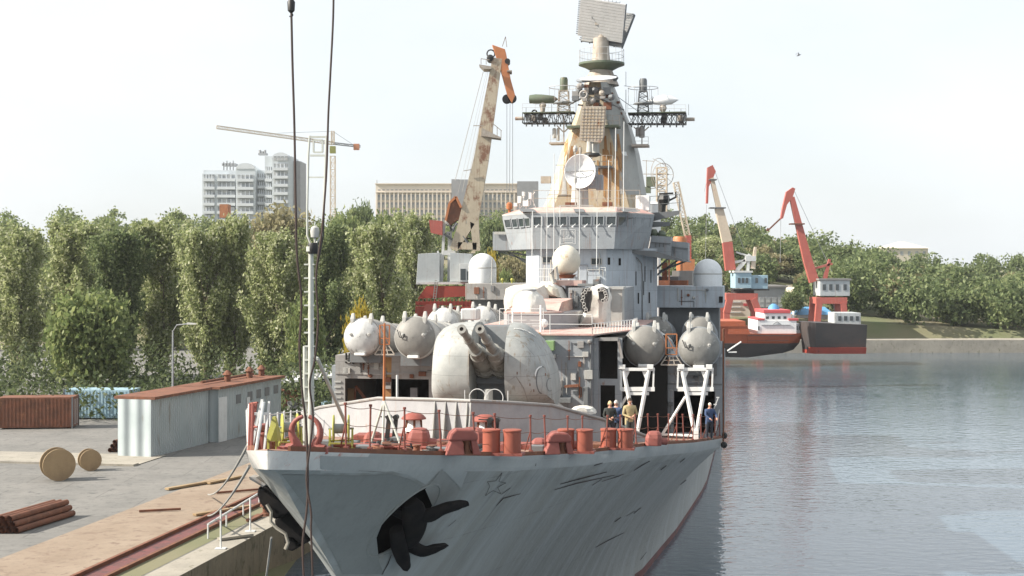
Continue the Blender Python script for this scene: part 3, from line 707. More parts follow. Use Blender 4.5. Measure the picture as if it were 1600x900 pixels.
for q in (.03,.25): m.box(c.x+q-.03,c.x+q+.03,1.55,1.6,dz(1.5),dz(1.5)+.2)
m.build('deck_stand', 'yellow_green', ship)

# bollards
def bollard(px, s, w=.5, h=.72, gap=.66, n=2, mat='primer_orange'):
    r = empty_part('bollard', ship, (PX(px, s), s, dz(s)))
    m = MB(); m.box(-gap/2-.34 if n == 2 else -.34, gap/2+.34 if n == 2 else .34, -.3,.3,0,.07); m.build('base_plate', 'primer', r)
    for k in range(n):
        x = (k-.5)*gap if n == 2 else 0
        m = MB(); m.lathe([(w*.5,.05),(w*.5,h-.05),(w*.54,h-.04),(w*.54,h),(w*.50,h+.012),(w*.2,h+.012)], (x,0,0), n=26); m.build('post', mat, r, smooth=True)
    return r
bollard(784, 8.9, .52, .74, .62); bollard(899, 14.4, .54, .76, .62); bollard(964, 18.5, .56, .72, .6); hump(1022, 23, .6, .5) if 'hump' in globals() else None
bollard(1150, 34, .4, .5)if False else None
# roller fairleads with rounded hoods at the deck edge
def fairlead(px, s, k=1.0, rz=20):
    r = empty_part('roller_fairlead', ship, (PX(px, s), s, dz(s))); r.rotation_euler = (0,0,rad(rz)); r.scale = (k,k,k)
    m = MB()
    m.loft([[(-.5,-.25,0),(.05,-.25,0),(.05,.25,0),(-.5,.25,0)], [(-.32,-.2,.42),(-.02,-.2,.42),(-.02,.2,.42),(-.32,.2,.42)]])
    m.loft([[(.28,-.25,0),(.5,-.25,0),(.5,.25,0),(.28,.25,0)], [(.22,-.2,.42),(.38,-.2,.42),(.38,.2,.42),(.22,.2,.42)]])
    m.build('base', 'primer_pink', r, bevel=.03)
    m = MB(); pr_ = [(-.42,.40),(-.34,.62),(-.2,.74),(.26,.72),(.40,.58),(.42,.40)]; m.loft([[(x_,-.26,z_) for x_,z_ in pr_],[(x_*.95,-.32,z_*.97) for x_,z_ in pr_][:0] or [(x_,.3,z_*.96) for x_,z_ in pr_]]); m.build('hood', 'primer_pink', r, bevel=.06)
    m = MB(); m.lathe([(.16,0),(.1,.1),(.1,.28),(.16,.38)], (.14,0,.02), n=16); m.build('roller', 'rust', r, smooth=True)
fairlead(722, 6.4); fairlead(872, 12.4, .95)
# humped winch hoods
def hump(px, s, w, h, mat='primer_pink', d=.7):
    c = Vector((PX(px, s), s, dz(s))); m = MB(); L = []
    for t, k in ((0,1),(.55,.97),(.8,.85),(.95,.62),(1.0,.35)):
        L.append([(c.x + sx_*w/2*k + (0.04*w*t), s + sy_*d/2*k, c.z + h*t) for sx_, sy_ in ((-1,-.6),(-.6,-1),(.6,-1),(1,-.6),(1,.6),(.6,1),(-.6,1),(-1,.6))])
    m.loft(L); m.tube((c.x+w*.4, s, c.z+h*.3), (c.x+w*.8, s+.1, c.z+h*.25), h*.25, 10); return m.build('winch_hood', mat, ship, bevel=.03)
hump(654, 14, .72, .72); hump(737, 13, 1.0, .78); hump(842, 14.5, .55, .45); hump(872, 15.5, .9, .7); hump(582, 17, .6, .5, 'primer'); hump(1021, 23, .65, .55, 'primer_pink')
# mushroom ventilators
def vent(px, s):
    r = empty_part('mushroom_vent', ship, (PX(px, s), s, dz(s)))
    m = MB(); m.lathe([(.5,0),(.5,.1),(.28,.12),(.28,.5)], n=18); m.build('base', 'primer', r, smooth=True)
    m = MB(); m.lathe([(.38,.5),(.37,.56),(.28,.66),(.24,.95)], n=18); m.build('neck', 'white', r, smooth=True)
    m = MB()
    for k in range(5):
        a = k*1.257; m.bar((.29*math.cos(a), .29*math.sin(a), .62), (.27*math.cos(a), .27*math.sin(a), 1.0), .07)
    m.build('bracket', 'rust', r)
    m = MB(); m.lathe([(.46,.93),(.46,.97),(.36,1.08),(.2,1.15),(.02,1.17)], n=22); m.build('cap', 'primer', r, smooth=True)
vent(646.5, 19.2); vent(758, 18.2)
# chain stoppers with black levers
for px, s in ((607, 19), (618, 19.4), (765, 17.2), (776, 17.3)):
    m = MB(); c = Vector((PX(px, s), s, dz(s)))
    m.bar(c + Vector((-.06,0,.15)), c + Vector((.02,0,.95)), .15, .12); m.tube(c + Vector((.02,-.12,.98)), c + Vector((.02,.12,.98)), .1, 10); m.bar(c + Vector((-.4,0,1.0)), c + Vector((.0,0,.98)), .04)
    m.box(c.x-.25, c.x+.25, s-.3, s+.3, c.z, c.z+.2); m.build('chain_stopper', 'black', ship)
# anchor chains along the deck, link by link in one run
def chain(p, q, n, sz=.12):
    m = MB(); p, q = Vector(p), Vector(q)
    for k in range(n):
        c = p.lerp(q, k/(n-1)); c.x += .03*math.sin(k*1.7); c.z = dz(c.y) + .09
        m.ring(c, sz, sz*.38, ((q-p).normalized().cross(Vector((0,0,1))) if k % 2 else (0,0,1)), 10, 5)
    return m.build('anchor_chain', 'black', ship, smooth=True)
chain((PX(552,9.5), 9.5, 0), (PX(622,18.5), 18.5, 0), 40); chain((PX(742,9.5), 9.5, 0), (PX(768,17), 17, 0), 34, .14); chain((PX(596,13),13,0), (PX(640,13.2),13.2,0), 14, .1)
# small deck clutter: cleats, mooring rings, pipe stubs
rc = random.Random(5)
for k in range(90):
    s = rc.uniform(4.5, 18); x = rc.uniform(-bd(s)+.6, bd(s)-.7); c = Vector((x, s, dz(s))); m = MB(); t = rc.random()
    if t < .3: m.lathe([(.1,0),(.1,.18),(.14,.2),(.14,.24)], c, n=12); nm_ = 'deck_socket'; mt = 'rust'
    elif t < .55: m.tube(c+Vector((-.1,0,0)), c+Vector((-.1,0,.14)), .04); m.tube(c+Vector((.1,0,0)), c+Vector((.1,0,.14)), .04); m.tube(c+Vector((-.3,0,.16)), c+Vector((.3,0,.16)), .045, 8); nm_ = 'cleat'; mt = 'primer'
    elif t < .8: m.ring(c+Vector((0,0,.06)), .22, .05, (0,.15,1), 16, 6); m.ring(c+Vector((.08,.05,.12)), .2, .05, (.2,.1,1), 16, 6); nm_ = 'rope_coil'; mt = 'black' if t < .7 else 'rust'
    else: m.box(c.x-.22,c.x+.22,s-.18,s+.18,c.z,c.z+.12+.2*rc.random()); nm_ = 'hatch_box'; mt = 'primer_pink' if t < .87 else 'grey_dark'
    m.build(nm_, mt, ship, bevel=.015 if nm_ == 'hatch_box' else 0)
for px, s, w, h, mt in ((556,7,1.2,.2,'primer'), (690,16.5,1.8,.18,'rust'), (810,17,1.4,.2,'primer'), (594,20.5,1.9,.3,'primer'), (925,20,1.5,.16,'rust'), (705,20,1.2,.14,'primer')):
    m = MB(); x = PX(px, s); m.box(x-w/2, x+w/2, s-.4, s+.4, dz(s), dz(s)+h); m.build('deck_coaming', mt, ship, bevel=.03)

# tripod mast stepped on the fore deck
tm = empty_part('tripod_pole', ship); st = 15.0
m = MB(); ap = P(600, 626, st); m.tube(ap, P(601, 505, st), .05, 8, .035)
m.build('upper_pole', 'rust_orange', tm, smooth=True)
for fx, fs in ((578, 15.5), (598, 14.6), (628, 14.4)):
    m = MB(); m.tube(ap, (PX(fx, fs), fs, dz(fs)), .045, 8); m.build('leg', 'pole_grey', tm, smooth=True)
# short white light post behind
m = MB(); q = P(620.5, 586, 27); m.tube((q.x, 27, dz(27)), q, .05, 8)
for a in (-.3, .0, .3): m.tube((q.x, 27, q.z-.9), (q.x+a, 27-.2, q.z-1.6), .03)
m.build('deck_post', 'steel_white', ship, smooth=True)

# breakwater
bwz = lambda y, s, px=700: P(px, y, s).z
BWP = [(472, 646, 30.5), (500, 637, 28.6), (590, 623, 24.4), (679, 625, 22.4), (735, 627, 21.6), (800, 630, 22.6), (862, 634, 24.2), (942, 656, 27.0), (1012, 683, 30.5)]
BW_ = []
for px, py, s in BWP:
    t = P(px, py, s); b = Vector((t.x, s-.15, dz(s)-.05)); BW_.append((t, b))
m = MB()
for (t0, b0), (t1, b1) in zip(BW_, BW_[1:]):
    o = Vector((0, .05, 0)); m.loft([[b0, t0, t0+o, b0+o], [b1, t1, t1+o, b1+o]])
bw = m.build('breakwater', 'grey_lilac', ship)
m = MB()
m.path([t + Vector((0,0,.02)) for t, b in BW_], .07, 8); m.build('top_edge', 'grey_warm', bw, smooth=True)
for f in (.0, .3, .6, .9):
    for i, sgn in ((3, 1),):
        (t0, b0), (t1, b1) = BW_[i], BW_[i+1]; t = t0.lerp(t1, f); b = b0.lerp(b1, f)
        m = MB(); m.loft([[b, b+Vector((0,-.5,0)), t+Vector((0,-.06,-.05)), t+Vector((0,0,-.05))], [b+Vector((.04,0,0)), b+Vector((.04,-.5,0)), t+Vector((.04,-.06,-.05)), t+Vector((.04,0,-.05))]]); m.build('gusset', 'grey_pale', bw)
(t0, b0), (t1, b1) = BW_[4], BW_[5]; t = t0; b = b0
m = MB(); m.loft([[b, b+Vector((0,-.5,0)), t+Vector((0,-.06,-.05)), t+Vector((0,0,-.05))], [b+Vector((.04,0,0)), b+Vector((.04,-.5,0)), t+Vector((.04,-.06,-.05)), t+Vector((.04,0,-.05))]]); m.build('gusset', 'grey_pale', bw)
# ------------------------------------------------------------------ gun turret
def gz(y, s=30): return PZ(y, s, 775)
gun = empty_part('gun_turret', ship, (PX(776, 30.5), 30.5, 0))
gx = PX(776, 30.5); zb = gz(634); zt = gz(503)
m = MB(); m.lathe([(2.75, dz(30)-.1), (2.75, zb-.25), (2.5, zb-.2), (2.5, zb)], (0,0,0), n=40); m.build('barbette', 'grey_warm', gun, smooth=True)
def half(sg):
    # side profile (y, z) of the turret house, front is -y
    Hh = zt - zb
    prof = []
    for k in range(28):
        a = 2*math.pi*k/28
        y = -math.cos(a); z = math.sin(a)
        yy = math.copysign(abs(y)**.85, y)*2.35 - .1
        zz = .44*Hh + (math.copysign(abs(z)**.8, z))*(.56*Hh if z > 0 else .44*Hh)
        prof.append((yy, zz))
    L = []
    kzs = (1,.985,.92,.82,.68,.50,.3) if sg > 0 else (1,1,.99,.97,.93,.86,.6)
    for x, ky, kz, dy in zip((.78,1.2,1.6,2.0,2.32,2.58,2.72), (1,1,.985,.95,.88,.77,.6), kzs, (0,0,.03,.08,.14,.2,.25)):
        L.append([(sg*x, y*ky + dy, zb + z*(kz if z > .3*Hh else (1-(1-kz)*max(0,z)/(.3*Hh)))) for y, z in prof])
    m = MB(); m.loft(L); return m.build('turret_shell', 'turret', gun, smooth=True)
half(-1); shR = half(1)
m = MB(); m.box(-.79,.79,-.6,1.9,zb,zb+(zt-zb)*.62); m.loft([[(-.79,-.9,zb+1.0),(.79,-.9,zb+1.0),(.79,1.9,zb+1.0),(-.79,1.9,zb+1.0)],[(-.79,.2,zt-.2),(.79,.2,zt-.2),(.79,1.6,zt-.2),(-.79,1.6,zt-.2)]])
m.box(-2.3,2.3,-.3,2.0,zb,zb+.5)
m.build('gun_cradle', 'grey_dark', gun, bevel=.05)
for sg in (-1, 1):
    # elevated barrel with sleeve, seen at the photo's muzzle
    x = sg*.38
    b = empty_part('gun_barrel', gun)
    base = Vector((x, -.9, gz(565)-.05)); mz = P(718 if sg < 0 else 749, 514, 24.6); mz = Vector((x, 24.6-30.5, mz.z))
    d = (mz - base); L = d.length; d.normalize()
    m = MB(); m.lathe([(.36,0),(.5,.2),(.5,1.0),(.42,1.15),(.38,1.8),(.33,1.85),(.3,2.5)], base - d*.3, d, 20); m.lathe([(.44,-.2),(.52,.1),(.5,.4)], base - d*.3 + Vector((0,0,-.15)), d, 16)
    m.lathe([(.20,1.9),(.19,3.6),(.22,3.65),(.22,3.8),(.165,3.85),(.145,L-.55),(.185,L-.5),(.195,L),(.085,L),(.08,L-.4)], base, d, 18, cap=False); me = m.build('barrel_tube', 'gun_metal', b, smooth=True)
    m = MB(); m.lathe([(.073,L-.05),(.073,L-.35),(.01,L-.36)], base, d, 12); m.build('bore', 'dark', b)
    m = MB(); m.sphere(base + Vector((0,.05,-.15)), .52, 14, (1,.9,1.05)); m.build('mantlet', 'gun_metal', b, smooth=True)
m = MB()
for sg in (-1, 1):
    m.ring((sg*.38, -2.5, zb+.55), .36, .02, (0,1,0), 24, 5)
m.bar((-.95,-2.5,zb+.2), (.95,-2.5,zb+.2), .03)
for x in (-.95,-.02,.95): m.bar((x,-2.5,zb-.0), (x,-2.5,zb+.85), .035)
m.build('barrel_rest_rail', 'steel_white', gun)
m = MB(); m.lathe([(.2,zb-.1),(.2,zb+.85),(.16,zb+.88)], (0,-2.0,0), n=14); m.build('stop_post', 'grey_pale', gun, smooth=True)
m = MB(); m.box(-1.3,1.5,-2.9,-2.35,zb-.12,zb+.06); m.build('walkway_edge', 'canvas', gun, bevel=.03)
# door plate, hinges, rivet marks on the right cheek
gb = bmesh.new(); gb.from_mesh(shR.data); gb.transform(Matrix.Translation(gun.location)); gunbvh = BVHTree.FromBMesh(gb); gb.free()
def onshell(pts, w, mat, name, bvh=None, off=.012, step=4):
    m = MB(); decal_mb(m, stroke(pts, w), off, step, bvh or gunbvh)
    o = m.build(name, mat, ship, recalc=False); return o
def circ(cx, cy, rx, ry, a0=0, a1=360, n=18): return [(cx+rx*math.cos(rad(a0+(a1-a0)*k/n)), cy+ry*math.sin(rad(a0+(a1-a0)*k/n))) for k in range(n+1)]
onshell(circ(847, 594, 9, 21, 90, 290), 1.6, 'grey_dark', 'door_seam'); onshell(circ(859, 601, 5, 10, 60, 290), 1.2, 'grey_dark', 'door_seam')
onshell([(836,588),(836,584),(838,578),(842,574),(846,573)], 2.2, 'white', 'door_handle', off=.03)
for q in ((808,583),(852,585),(828,601),(834,610)): onshell([(q[0],q[1]-2),(q[0],q[1]+2)], 3, 'rust', 'shell_stud')
onshell([(795,595),(806,588),(818,606),(826,630),(796,630)], 2, 'grey_warm', 'shell_seam')
for row in range(4):
    for k in range(3): pass
m = MB()
for k in range(16):
    q = P(804 + 2.1*k, 512 + .045*k*k, 29.3); h = H(804 + 2.1*k, 514 + .05*k*k, .02, gunbvh)
    if h: m.sphere(h, .03, 6)
if m.v: m.build('rivet_row', 'white', ship)
for k, (a, b) in enumerate(((684,578),(684,590),(684,602),(684,613),(684,624))):
    m = MB(); q = P(a, b, 31); m.ring(q, .09, .022, (0,1,0), 12, 5); m.build('ladder_rung', 'steel_white', ship)

# ------------------------------------------------------------------ launcher deckhouses
def room(name, x0, x1, y0, y1, z0, z1, holes, mat, t=.12, parent=None):
    """front wall with real openings, side walls, back wall and roof; hollow inside"""
    r = parent or empty_part(name, ship)
    m = MB(); m.wall(x0, x1, z0, z1, y0, t, holes); f = m.build('front_wall', mat, r)
    m = MB(); m.box(x0, x0+t, y0+t, y1, z0, z1); m.box(x1-t, x1, y0+t, y1, z0, z1); m.box(x0, x1, y1, y1+t, z0, z1); m.build('side_wall', mat, r)
    m = MB(); m.box(x0+t+.01, x1-t-.01, y1-.3, y1-.01, z0, z1); m.build('shade_backing', 'dark', r)  # near-black panel that paints the shade seen through the openings
    m = MB(); m.box(x0, x1, y0, y1+t, z1+.002, z1+.08); m.build('roof', mat, r)
    return r
PP = lambda px, s: PX(px, s)
s0 = 40.0
xl0, xl1 = PX(524, s0), PX(688, s0); zt0 = PZ(558, s0, 600); zl = zd(s0)
hz0, hz1 = dz(s0)+.1, PZ(592, s0, 600)
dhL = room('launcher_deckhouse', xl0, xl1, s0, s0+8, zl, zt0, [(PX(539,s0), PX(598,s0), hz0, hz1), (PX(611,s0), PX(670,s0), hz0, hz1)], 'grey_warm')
m = MB()
for k in range(9): m.box(xl0-.06, xl0+.32, s0-.05, s0-.01, zl+.3+k*.28, zl+.38+k*.28)
m.build('louvre', 'grey_pale', dhL)
m = MB(); m.box(PX(543,s0+1.5), PX(554,s0+1.5), s0+1.5, s0+1.7, zl, PZ(607,s0+1.5,550)); m.build('locker', 'wood', dhL)
m = MB(); m.bar(P(556,603,s0+1.2), P(575,628,s0+1.2), .15); m.bar(P(556,603,s0+1.2), P(554,628,s0+1.2), .1); m.build('strut', 'rust', dhL)
m = MB(); m.box(PX(641,s0+1.5), PX(652,s0+1.5), s0+1.5, s0+1.7, zl+.8, PZ(606,s0+1.5,650)); m.build('cabinet', 'grey', dhL)
m = MB(); m.box(xl0, xl1, s0-.05, s0-.002, PZ(585,s0,600), PZ(582,s0,600)); m.box(xl0, xl1, s0-.05, s0-.002, PZ(594,s0,600)+.03, PZ(591.5,s0,600)+.1) if False else None; m.build('seam_strip', 'grey_warm', dhL)
m = MB(); m.add([(PX(600,s0), s0-.006, hz0), (PX(610,s0), s0-.006, hz0), (PX(612,s0), s0-.006, zt0), (PX(602,s0), s0-.006, zt0)], [(0,1,2,3)]); m.build('rust_stain', 'mast_rust', dhL)
# small bits hung on the face
for q in ((541,562),(546,562),(552,563)):
    m = MB(); c = P(q[0], q[1], s0-.08); m.tube(c, c+Vector((0,0,.35)), .06, 8); m.tube(c+Vector((0,0,-.15)), c+Vector((0,.08,-.1)), .07, 8); m.build('toggle', 'black', dhL)

# right (port) deckhouse with two low openings
xr0, xr1 = PX(962, s0), PX(1128, s0); ztR = PZ(560, s0, 1050)
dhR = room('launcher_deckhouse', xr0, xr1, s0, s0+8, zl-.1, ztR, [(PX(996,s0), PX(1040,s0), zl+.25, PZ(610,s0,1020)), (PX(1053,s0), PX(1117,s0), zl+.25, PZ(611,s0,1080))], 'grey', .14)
m = MB(); m.box(PX(999,s0+1.2), PX(1038,s0+1.2), s0+1.2, s0+1.3, zl, PZ(636,s0+1.2,1020)); m.build('inner_bulwark', 'grey_dark', dhR)
m = MB(); m.box(xr0, xr1, s0-.03, s0-.002, PZ(601,s0,1050), PZ(600,s0,1050)+.05); m.build('seam_strip', 'grey_dark', dhR)
m = MB()
for k in range(8): m.tube((PX(1044,s0-.03)+.02*k, s0-.03, zl+.4+k*.4), (PX(1049,s0-.03)+.02*k, s0-.03, zl+.38+k*.4), .02, 5)
m.build('ladder', 'grey_pale', dhR)
m = MB()
for k in range(3): m.tube((xr1+.06, s0+.2+k*.5, zl-.2), (xr1+.06, s0+.2+k*.5, ztR+1.5), .04, 6)
m.build_split('side_pipe', 'rust', dhR)
for k, zf in ((0,-.35),(1,.1)):
    m = MB(); m.lathe([(.10,-.12),(.17,-.05),(.17,.05),(.10,.12)], (xr1+.10, s0+.1+k*.2, zl+zf), (0,1,0), 10); m.build('fender_ring', 'black', dhR)
# white stair rail at the far right corner
m = MB(); 
for k in range(5): m.bar(P(1103+k*4, 665-k*11, 38.6), P(1108+k*4, 665-k*11, 38.6), .05)
m.bar(P(1103,672,38.6), P(1122,622,38.6), .05); m.bar(P(1118,676,38.6), P(1124,640,38.6), .04); m.build('side_ladder', 'steel_white', ship)

# ------------------------------------------------------------------ launch tubes
def launch_tube(px, py, s, r, cap, tube_m, L=11.5, handle=False, open_x=None):
    c = P(px, py, s); t = empty_part('launch_tube', ship, c); t.rotation_euler = (rad(-5), 0, 0)
    m = MB(); m.lathe([(r*1.02,.35),(r*1.04,.4),(r*1.04,.7),(r*.97,.72),(r*.97,L)], (0,0,0), (0,1,0), 40)
    for k in range(4): m.lathe([(r*.97,1.9+k*2.4),(r*1.05,1.92+k*2.4),(r*1.05,2.1+k*2.4),(r*.97,2.12+k*2.4)], (0,0,0), (0,1,0), 40, cap=False)
    m.build('tube_body', tube_m, t, smooth=True)
    m = MB(); m.lathe([(.02,-.16),(r*.3,-.14),(r*.6,-.05),(r*.85,.1),(r*.97,.25),(r*.99,.36)], (0,0,0), (0,1,0), 40, cap=False); m.build('end_cap', cap, t, smooth=True)
    for sg in (-1, 1):
        for yy in (.1, 2.4):
            m = MB(); m.loft([[(sg*r*.5-.07, yy, r*.62),(sg*r*.5+.07, yy, r*.62),(sg*r*.5+.07, yy+.25, r*.8),(sg*r*.5-.07, yy+.25, r*.8)],
                              [(sg*r*.5-.11, yy+.0, r*.95),(sg*r*.5+.11, yy+.0, r*.95),(sg*r*.5+.11, yy+.25, r*.98),(sg*r*.5-.11, yy+.25, r*.98)],
                              [(sg*r*.5-.07, yy+.1, r*1.26),(sg*r*.5+.07, yy+.1, r*1.26),(sg*r*.5+.07, yy+.25, r*1.26),(sg*r*.5-.07, yy+.25, r*1.26)]])
            m.build('lifting_lug', 'grey_pale', t, bevel=.03)
    for sg in (-1, 1):
        m = MB(); m.lathe([(.09,-.08),(.09,.04)], (sg*r*.5, -.06, r*.12), (0,1,0), 10); m.lathe([(.06,-.12),(.02,-.14)], (sg*r*.5, -.06, r*.12), (0,1,0), 10); m.build('lifting_boss', 'grey_pale', t, smooth=True)
    m = MB(); m.box(-.28,.28,-.1,.25,-r*1.0,-r*.86); m.build('catch_plate', 'white', t, bevel=.02)
    if handle:
        m = MB(); m.path([(-r*.8,-.02,r*.35),(-r*.65,-.15,0),(-r*.45,-.2,-.05),(-r*.42,-.2,.15)], .03, 6); m.build('handle', 'black', t)
    m = MB()
    for yy in (1.0, 7.0):
        m.box(-r*.85, r*.85, yy, yy+.6, -r*1.35, -r*.75)
    m.build_split('cradle', 'grey_dark', t)
    return t
R1 = 31/SG(s0, -7); 
launch_tube(563, 526, s0-1.6, .97, 'cap_white', 'grey_warm')
launch_tube(646, 527, s0-2.4, 1.06, 'cap_dark', 'grey_pale', handle=True)
launch_tube(1006, 541, s0-1.2, 1.04, 'cap_dark', 'grey')
launch_tube(1092, 543, s0-1.4, 1.02, 'cap_grey', 'grey', handle=True)
s1 = 56.0
launch_tube(690, 506, s1, 1.04, 'cap_white', 'grey_pale'); launch_tube(750, 503, s1+.5, 1.04, 'cap_white', 'grey_warm')
launch_tube(1024, 520, s1, 1.02, 'cap_dark', 'grey'); launch_tube(1092, 520, s1, 1.02, 'cap_dark', 'grey')
for sx_, px_ in ((-1, 692), (1, 1024)):
    m = MB(); m.box(PX(660 if sx_ < 0 else 995, s1+1), PX(790 if sx_ < 0 else 1126, s1+1), s1+1, s1+12, zd(56), PZ(530 if sx_ < 0 else 545, s1, 800)); m.build('tube_platform', 'grey_dark', ship)
    m = MB(); m.box(PX(524 if sx_ < 0 else 962, s0+9), PX(700 if sx_ < 0 else 1128, s0+9), s0+8.3, s1+.8, zd(50), PZ(575, s0+8, 800)); m.build('side_deckhouse', 'grey', ship)

# rusty work platforms between the tubes
def workstand(px, s, top, bot, w=16, mat='rust_orange'):
    r = empty_part('work_platform', ship); q = lambda x, y, ss=s: P(x, y, ss)
    m = MB()
    for x in (px-w/2, px+w/2): m.bar(q(x, top), q(x, bot-16), .06); m.bar(q(x, top, s+.7), q(x, bot-16, s+.7), .06)
    for y in (top, top+(bot-top)*.45, bot-16): m.bar(q(px-w/2, y), q(px+w/2, y), .05); m.bar(q(px-w/2, y, s+.7), q(px+w/2, y, s+.7), .05)
    m.bar(q(px-w/2, top), q(px+w/2, bot-16), .035); m.build('frame', mat, r)
    m = MB()
    for x0, x1 in ((px-w/2+1, px-w/2-8), (px+w/2-1, px+w/2+8), (px-2, px-5), (px+2, px+5)): m.bar(q(x0, bot-14), q(x1, bot), .055)
    m.bar(q(px-w/2-8, bot), q(px+w/2+8, bot), .07); m.bar(q(px-w/2-3, bot-7), q(px+w/2+3, bot-7), .05); m.build('step_frame', 'antenna', r)
workstand(601, s0-1.4, 508, 554, 15); workstand(1049, s0-1.0, 522, 570, 17)

# ------------------------------------------------------------------ centre deckhouse behind the gun
sc0 = 36.0
zt1 = PZ(524, sc0, 850)
dc = empty_part('centre_deckhouse', ship)
m = MB(); xA, xB = PX(690, sc0), PX(925, sc0)
m.prism([(xA, sc0+.3),(PX(770,sc0),sc0),(xB, sc0),(xB, sc0+5),(xB+1.5, sc0+6),(xB+1.5,56),(xA,56)], dz(38)-.3, zt1); m.build('wall', 'grey', dc)
m = MB(); m.box(PX(688,sc0), PX(845,sc0), sc0-.12, sc0-.02, PZ(520,sc0,780)-.42, zt1+.14); m.build('cream_panel', 'wood', dc)  # cream strip panel across the deckhouse front
m = MB(); m.prism([(PX(700,sc0)-.2,sc0-.1),(PX(845,sc0),sc0-.1),(xB+.08,sc0-.08),(xB+1.6,sc0+6),(xB+1.6,56),(xA,56)], zt1+.002, zt1+.07); m.build('deck_plate', 'pink_roof', dc)
# passage openings at the right
m = MB(); sp_ = 36.4; xx0, xx1 = PX(925, sp_)+.06, PX(972, sp_)
m.wall(xx0, xx1, zl-.1, PZ(528,sp_,950), sp_, .15, [(PX(935,sp_), PX(965,sp_), PZ(592,sp_,950), PZ(532,sp_,950)), (PX(938,sp_), PX(961,sp_), zl+.3, PZ(602,sp_,950))]); m.build('passage_wall', 'grey', dc)
m = MB(); m.box(xx0, xx1+2, sp_+3.2, sp_+3.35, zl-.1, PZ(528,sp_,950)); m.box(xx0, xx1, sp_+.16, sp_+3.3, PZ(528,sp_,950)-.12, PZ(528,sp_,950)-.02); m.build('passage_shade', 'dark', dc)  # near-black back and ceiling, painting the shade inside the passage
m = MB(); m.bar(P(936,530,sp_-.1), P(966,530,sp_-.1), .16); m.bar(P(966,530,sp_-.1), P(972,560,sp_-.1), .12); m.build('frame_edge', 'grey_warm', dc)
m = MB(); m.box(PX(848,sc0-.3), PX(866,sc0-.3), sc0-.45, sc0, PZ(547,sc0,855), PZ(532,sc0,855)); m.build('signal_box', 'green_box', dc, bevel=.02)
m = MB(); m.box(PX(847,sc0), PX(870,sc0), sc0-.5, sc0, PZ(558,sc0,855), PZ(553,sc0,855)); m.build('box_shelf', 'grey_dark', dc)
m = MB(); m.bar(P(882,604,sc0-.2), P(904,602,sc0-.2), .12); m.build('hose_rack', 'rust', dc)
m = MB(); m.sphere(P(869,613,sc0-.3), .28, 12); m.build('vent_ball', 'grey_pale', dc, smooth=True)
m = MB(); m.box(PX(870,sc0-.3),PX(893,sc0-.3),sc0-.6,sc0,PZ(628,sc0,880),PZ(620,sc0,880)); m.box(PX(912,sc0-.1),PX(919,sc0-.1),sc0-.15,sc0,PZ(637,sc0,915),PZ(604,sc0,915)); m.build_split('wall_fitting','grey_dark',dc, bevel=.02)
m = MB(); m.tube(P(923,532,sc0-.05), P(923,630,sc0-.05), .04); m.build('corner_pipe', 'grey_dark', dc)
# covered boat-like lump and plastic sheet
m = MB(); c = P(910, 634, 34.6); m.loft([[ (c.x+a*.9*k, 34.6+b*.5, c.z-.35+h) for a,b in ((-1,-.8),(-.4,-1),(.5,-1),(1,-.6),(1,1),(-1,1))] for k,h in ((.7,0),(.66,.12),(.5,.25),(.2,.32))]); m.build('plastic_cover','canvas_white',dc)
m = MB(); m.box(PX(722,42),PX(748,42),41.6,42.6,PZ(500,42,735),PZ(482,42,735)); m.build('equipment_box','cabin_grey',ship,bevel=.08)
# railings on the upper level
def fence(name, pts, h, n, mat='steel_white', r=.018, rows=(1, .5), parent=None):
    g = empty_part(name, parent or ship); P_ = []
    for a, b in zip(pts, pts[1:]):
        a, b = Vector(a), Vector(b); k = max(1, round((b-a).length/n)); P_ += [a.lerp(b, j/k) for j in range(k)]
    P_.append(Vector(pts[-1])); m = MB()
    pm = MB(); pm.tube((0,0,0), (0,0,h), r*1.2, 5); po = pm.build('rail_post', mat, g); po.location = P_[0]
    for q in P_[1:]: cp(po, g, q)
    for rr in rows: m.path([q + Vector((0,0,h*rr)) for q in P_], r, 5)
    m.build('rail_bar', mat, g); return g
zr1 = zt1+.07
fence('deck_rail', [(PX(794,sc0),sc0+.1,zr1), (xB,sc0+.1,zr1)], .95, 1.9)
fence('deck_rail', [(xB,sc0+.1,zr1), (xB+1.45,sc0+6,zr1), (xB+1.45,sc0+9,zr1)], .5, .42)
# second tier: hexagonal mount with covered dome
s2 = 40.5; ztA = PZ(490, s2, 830)
t2 = empty_part('mount_house', ship)
m = MB(); m.prism([(PX(782,s2),s2+1),(PX(792,s2),s2),(PX(846,s2),s2),(PX(870,s2),s2+1.6),(PX(888,s2),s2+4),(PX(888,s2),s2+9),(PX(778,s2),s2+9)], zt1, ztA); m.build('wall', 'grey_lilac', t2)
m = MB(); m.prism([(PX(782,s2),s2+.95),(PX(792,s2),s2-.06),(PX(846,s2),s2-.06),(PX(871,s2),s2+1.55),(PX(871,s2),s2+2.4),(PX(782,s2),s2+2.4)], ztA+.002, ztA+.07); m.build('roof', 'pink_roof', t2)
m = MB(); a0 = PX(800,s2+2.5); m.loft([[(PX(796,s2+2.5),s2+2.5,ztA),(PX(872,s2+2.5),s2+2.5,ztA),(PX(884,s2+4),s2+8,ztA),(PX(784,s2+4),s2+8,ztA)],[(PX(802,s2+2.5),s2+3.0,PZ(470,s2+2.5,840)),(PX(877,s2+3),s2+3.2,PZ(472,s2+3,840)),(PX(882,s2+4),s2+8,PZ(468,s2+4,840)),(PX(790,s2+4),s2+8,PZ(468,s2+4,840))]]); m.build('raised_roof', 'pink_roof', t2)
c = P(824, 492, s2+1.0); r0 = 29/SG(s2)
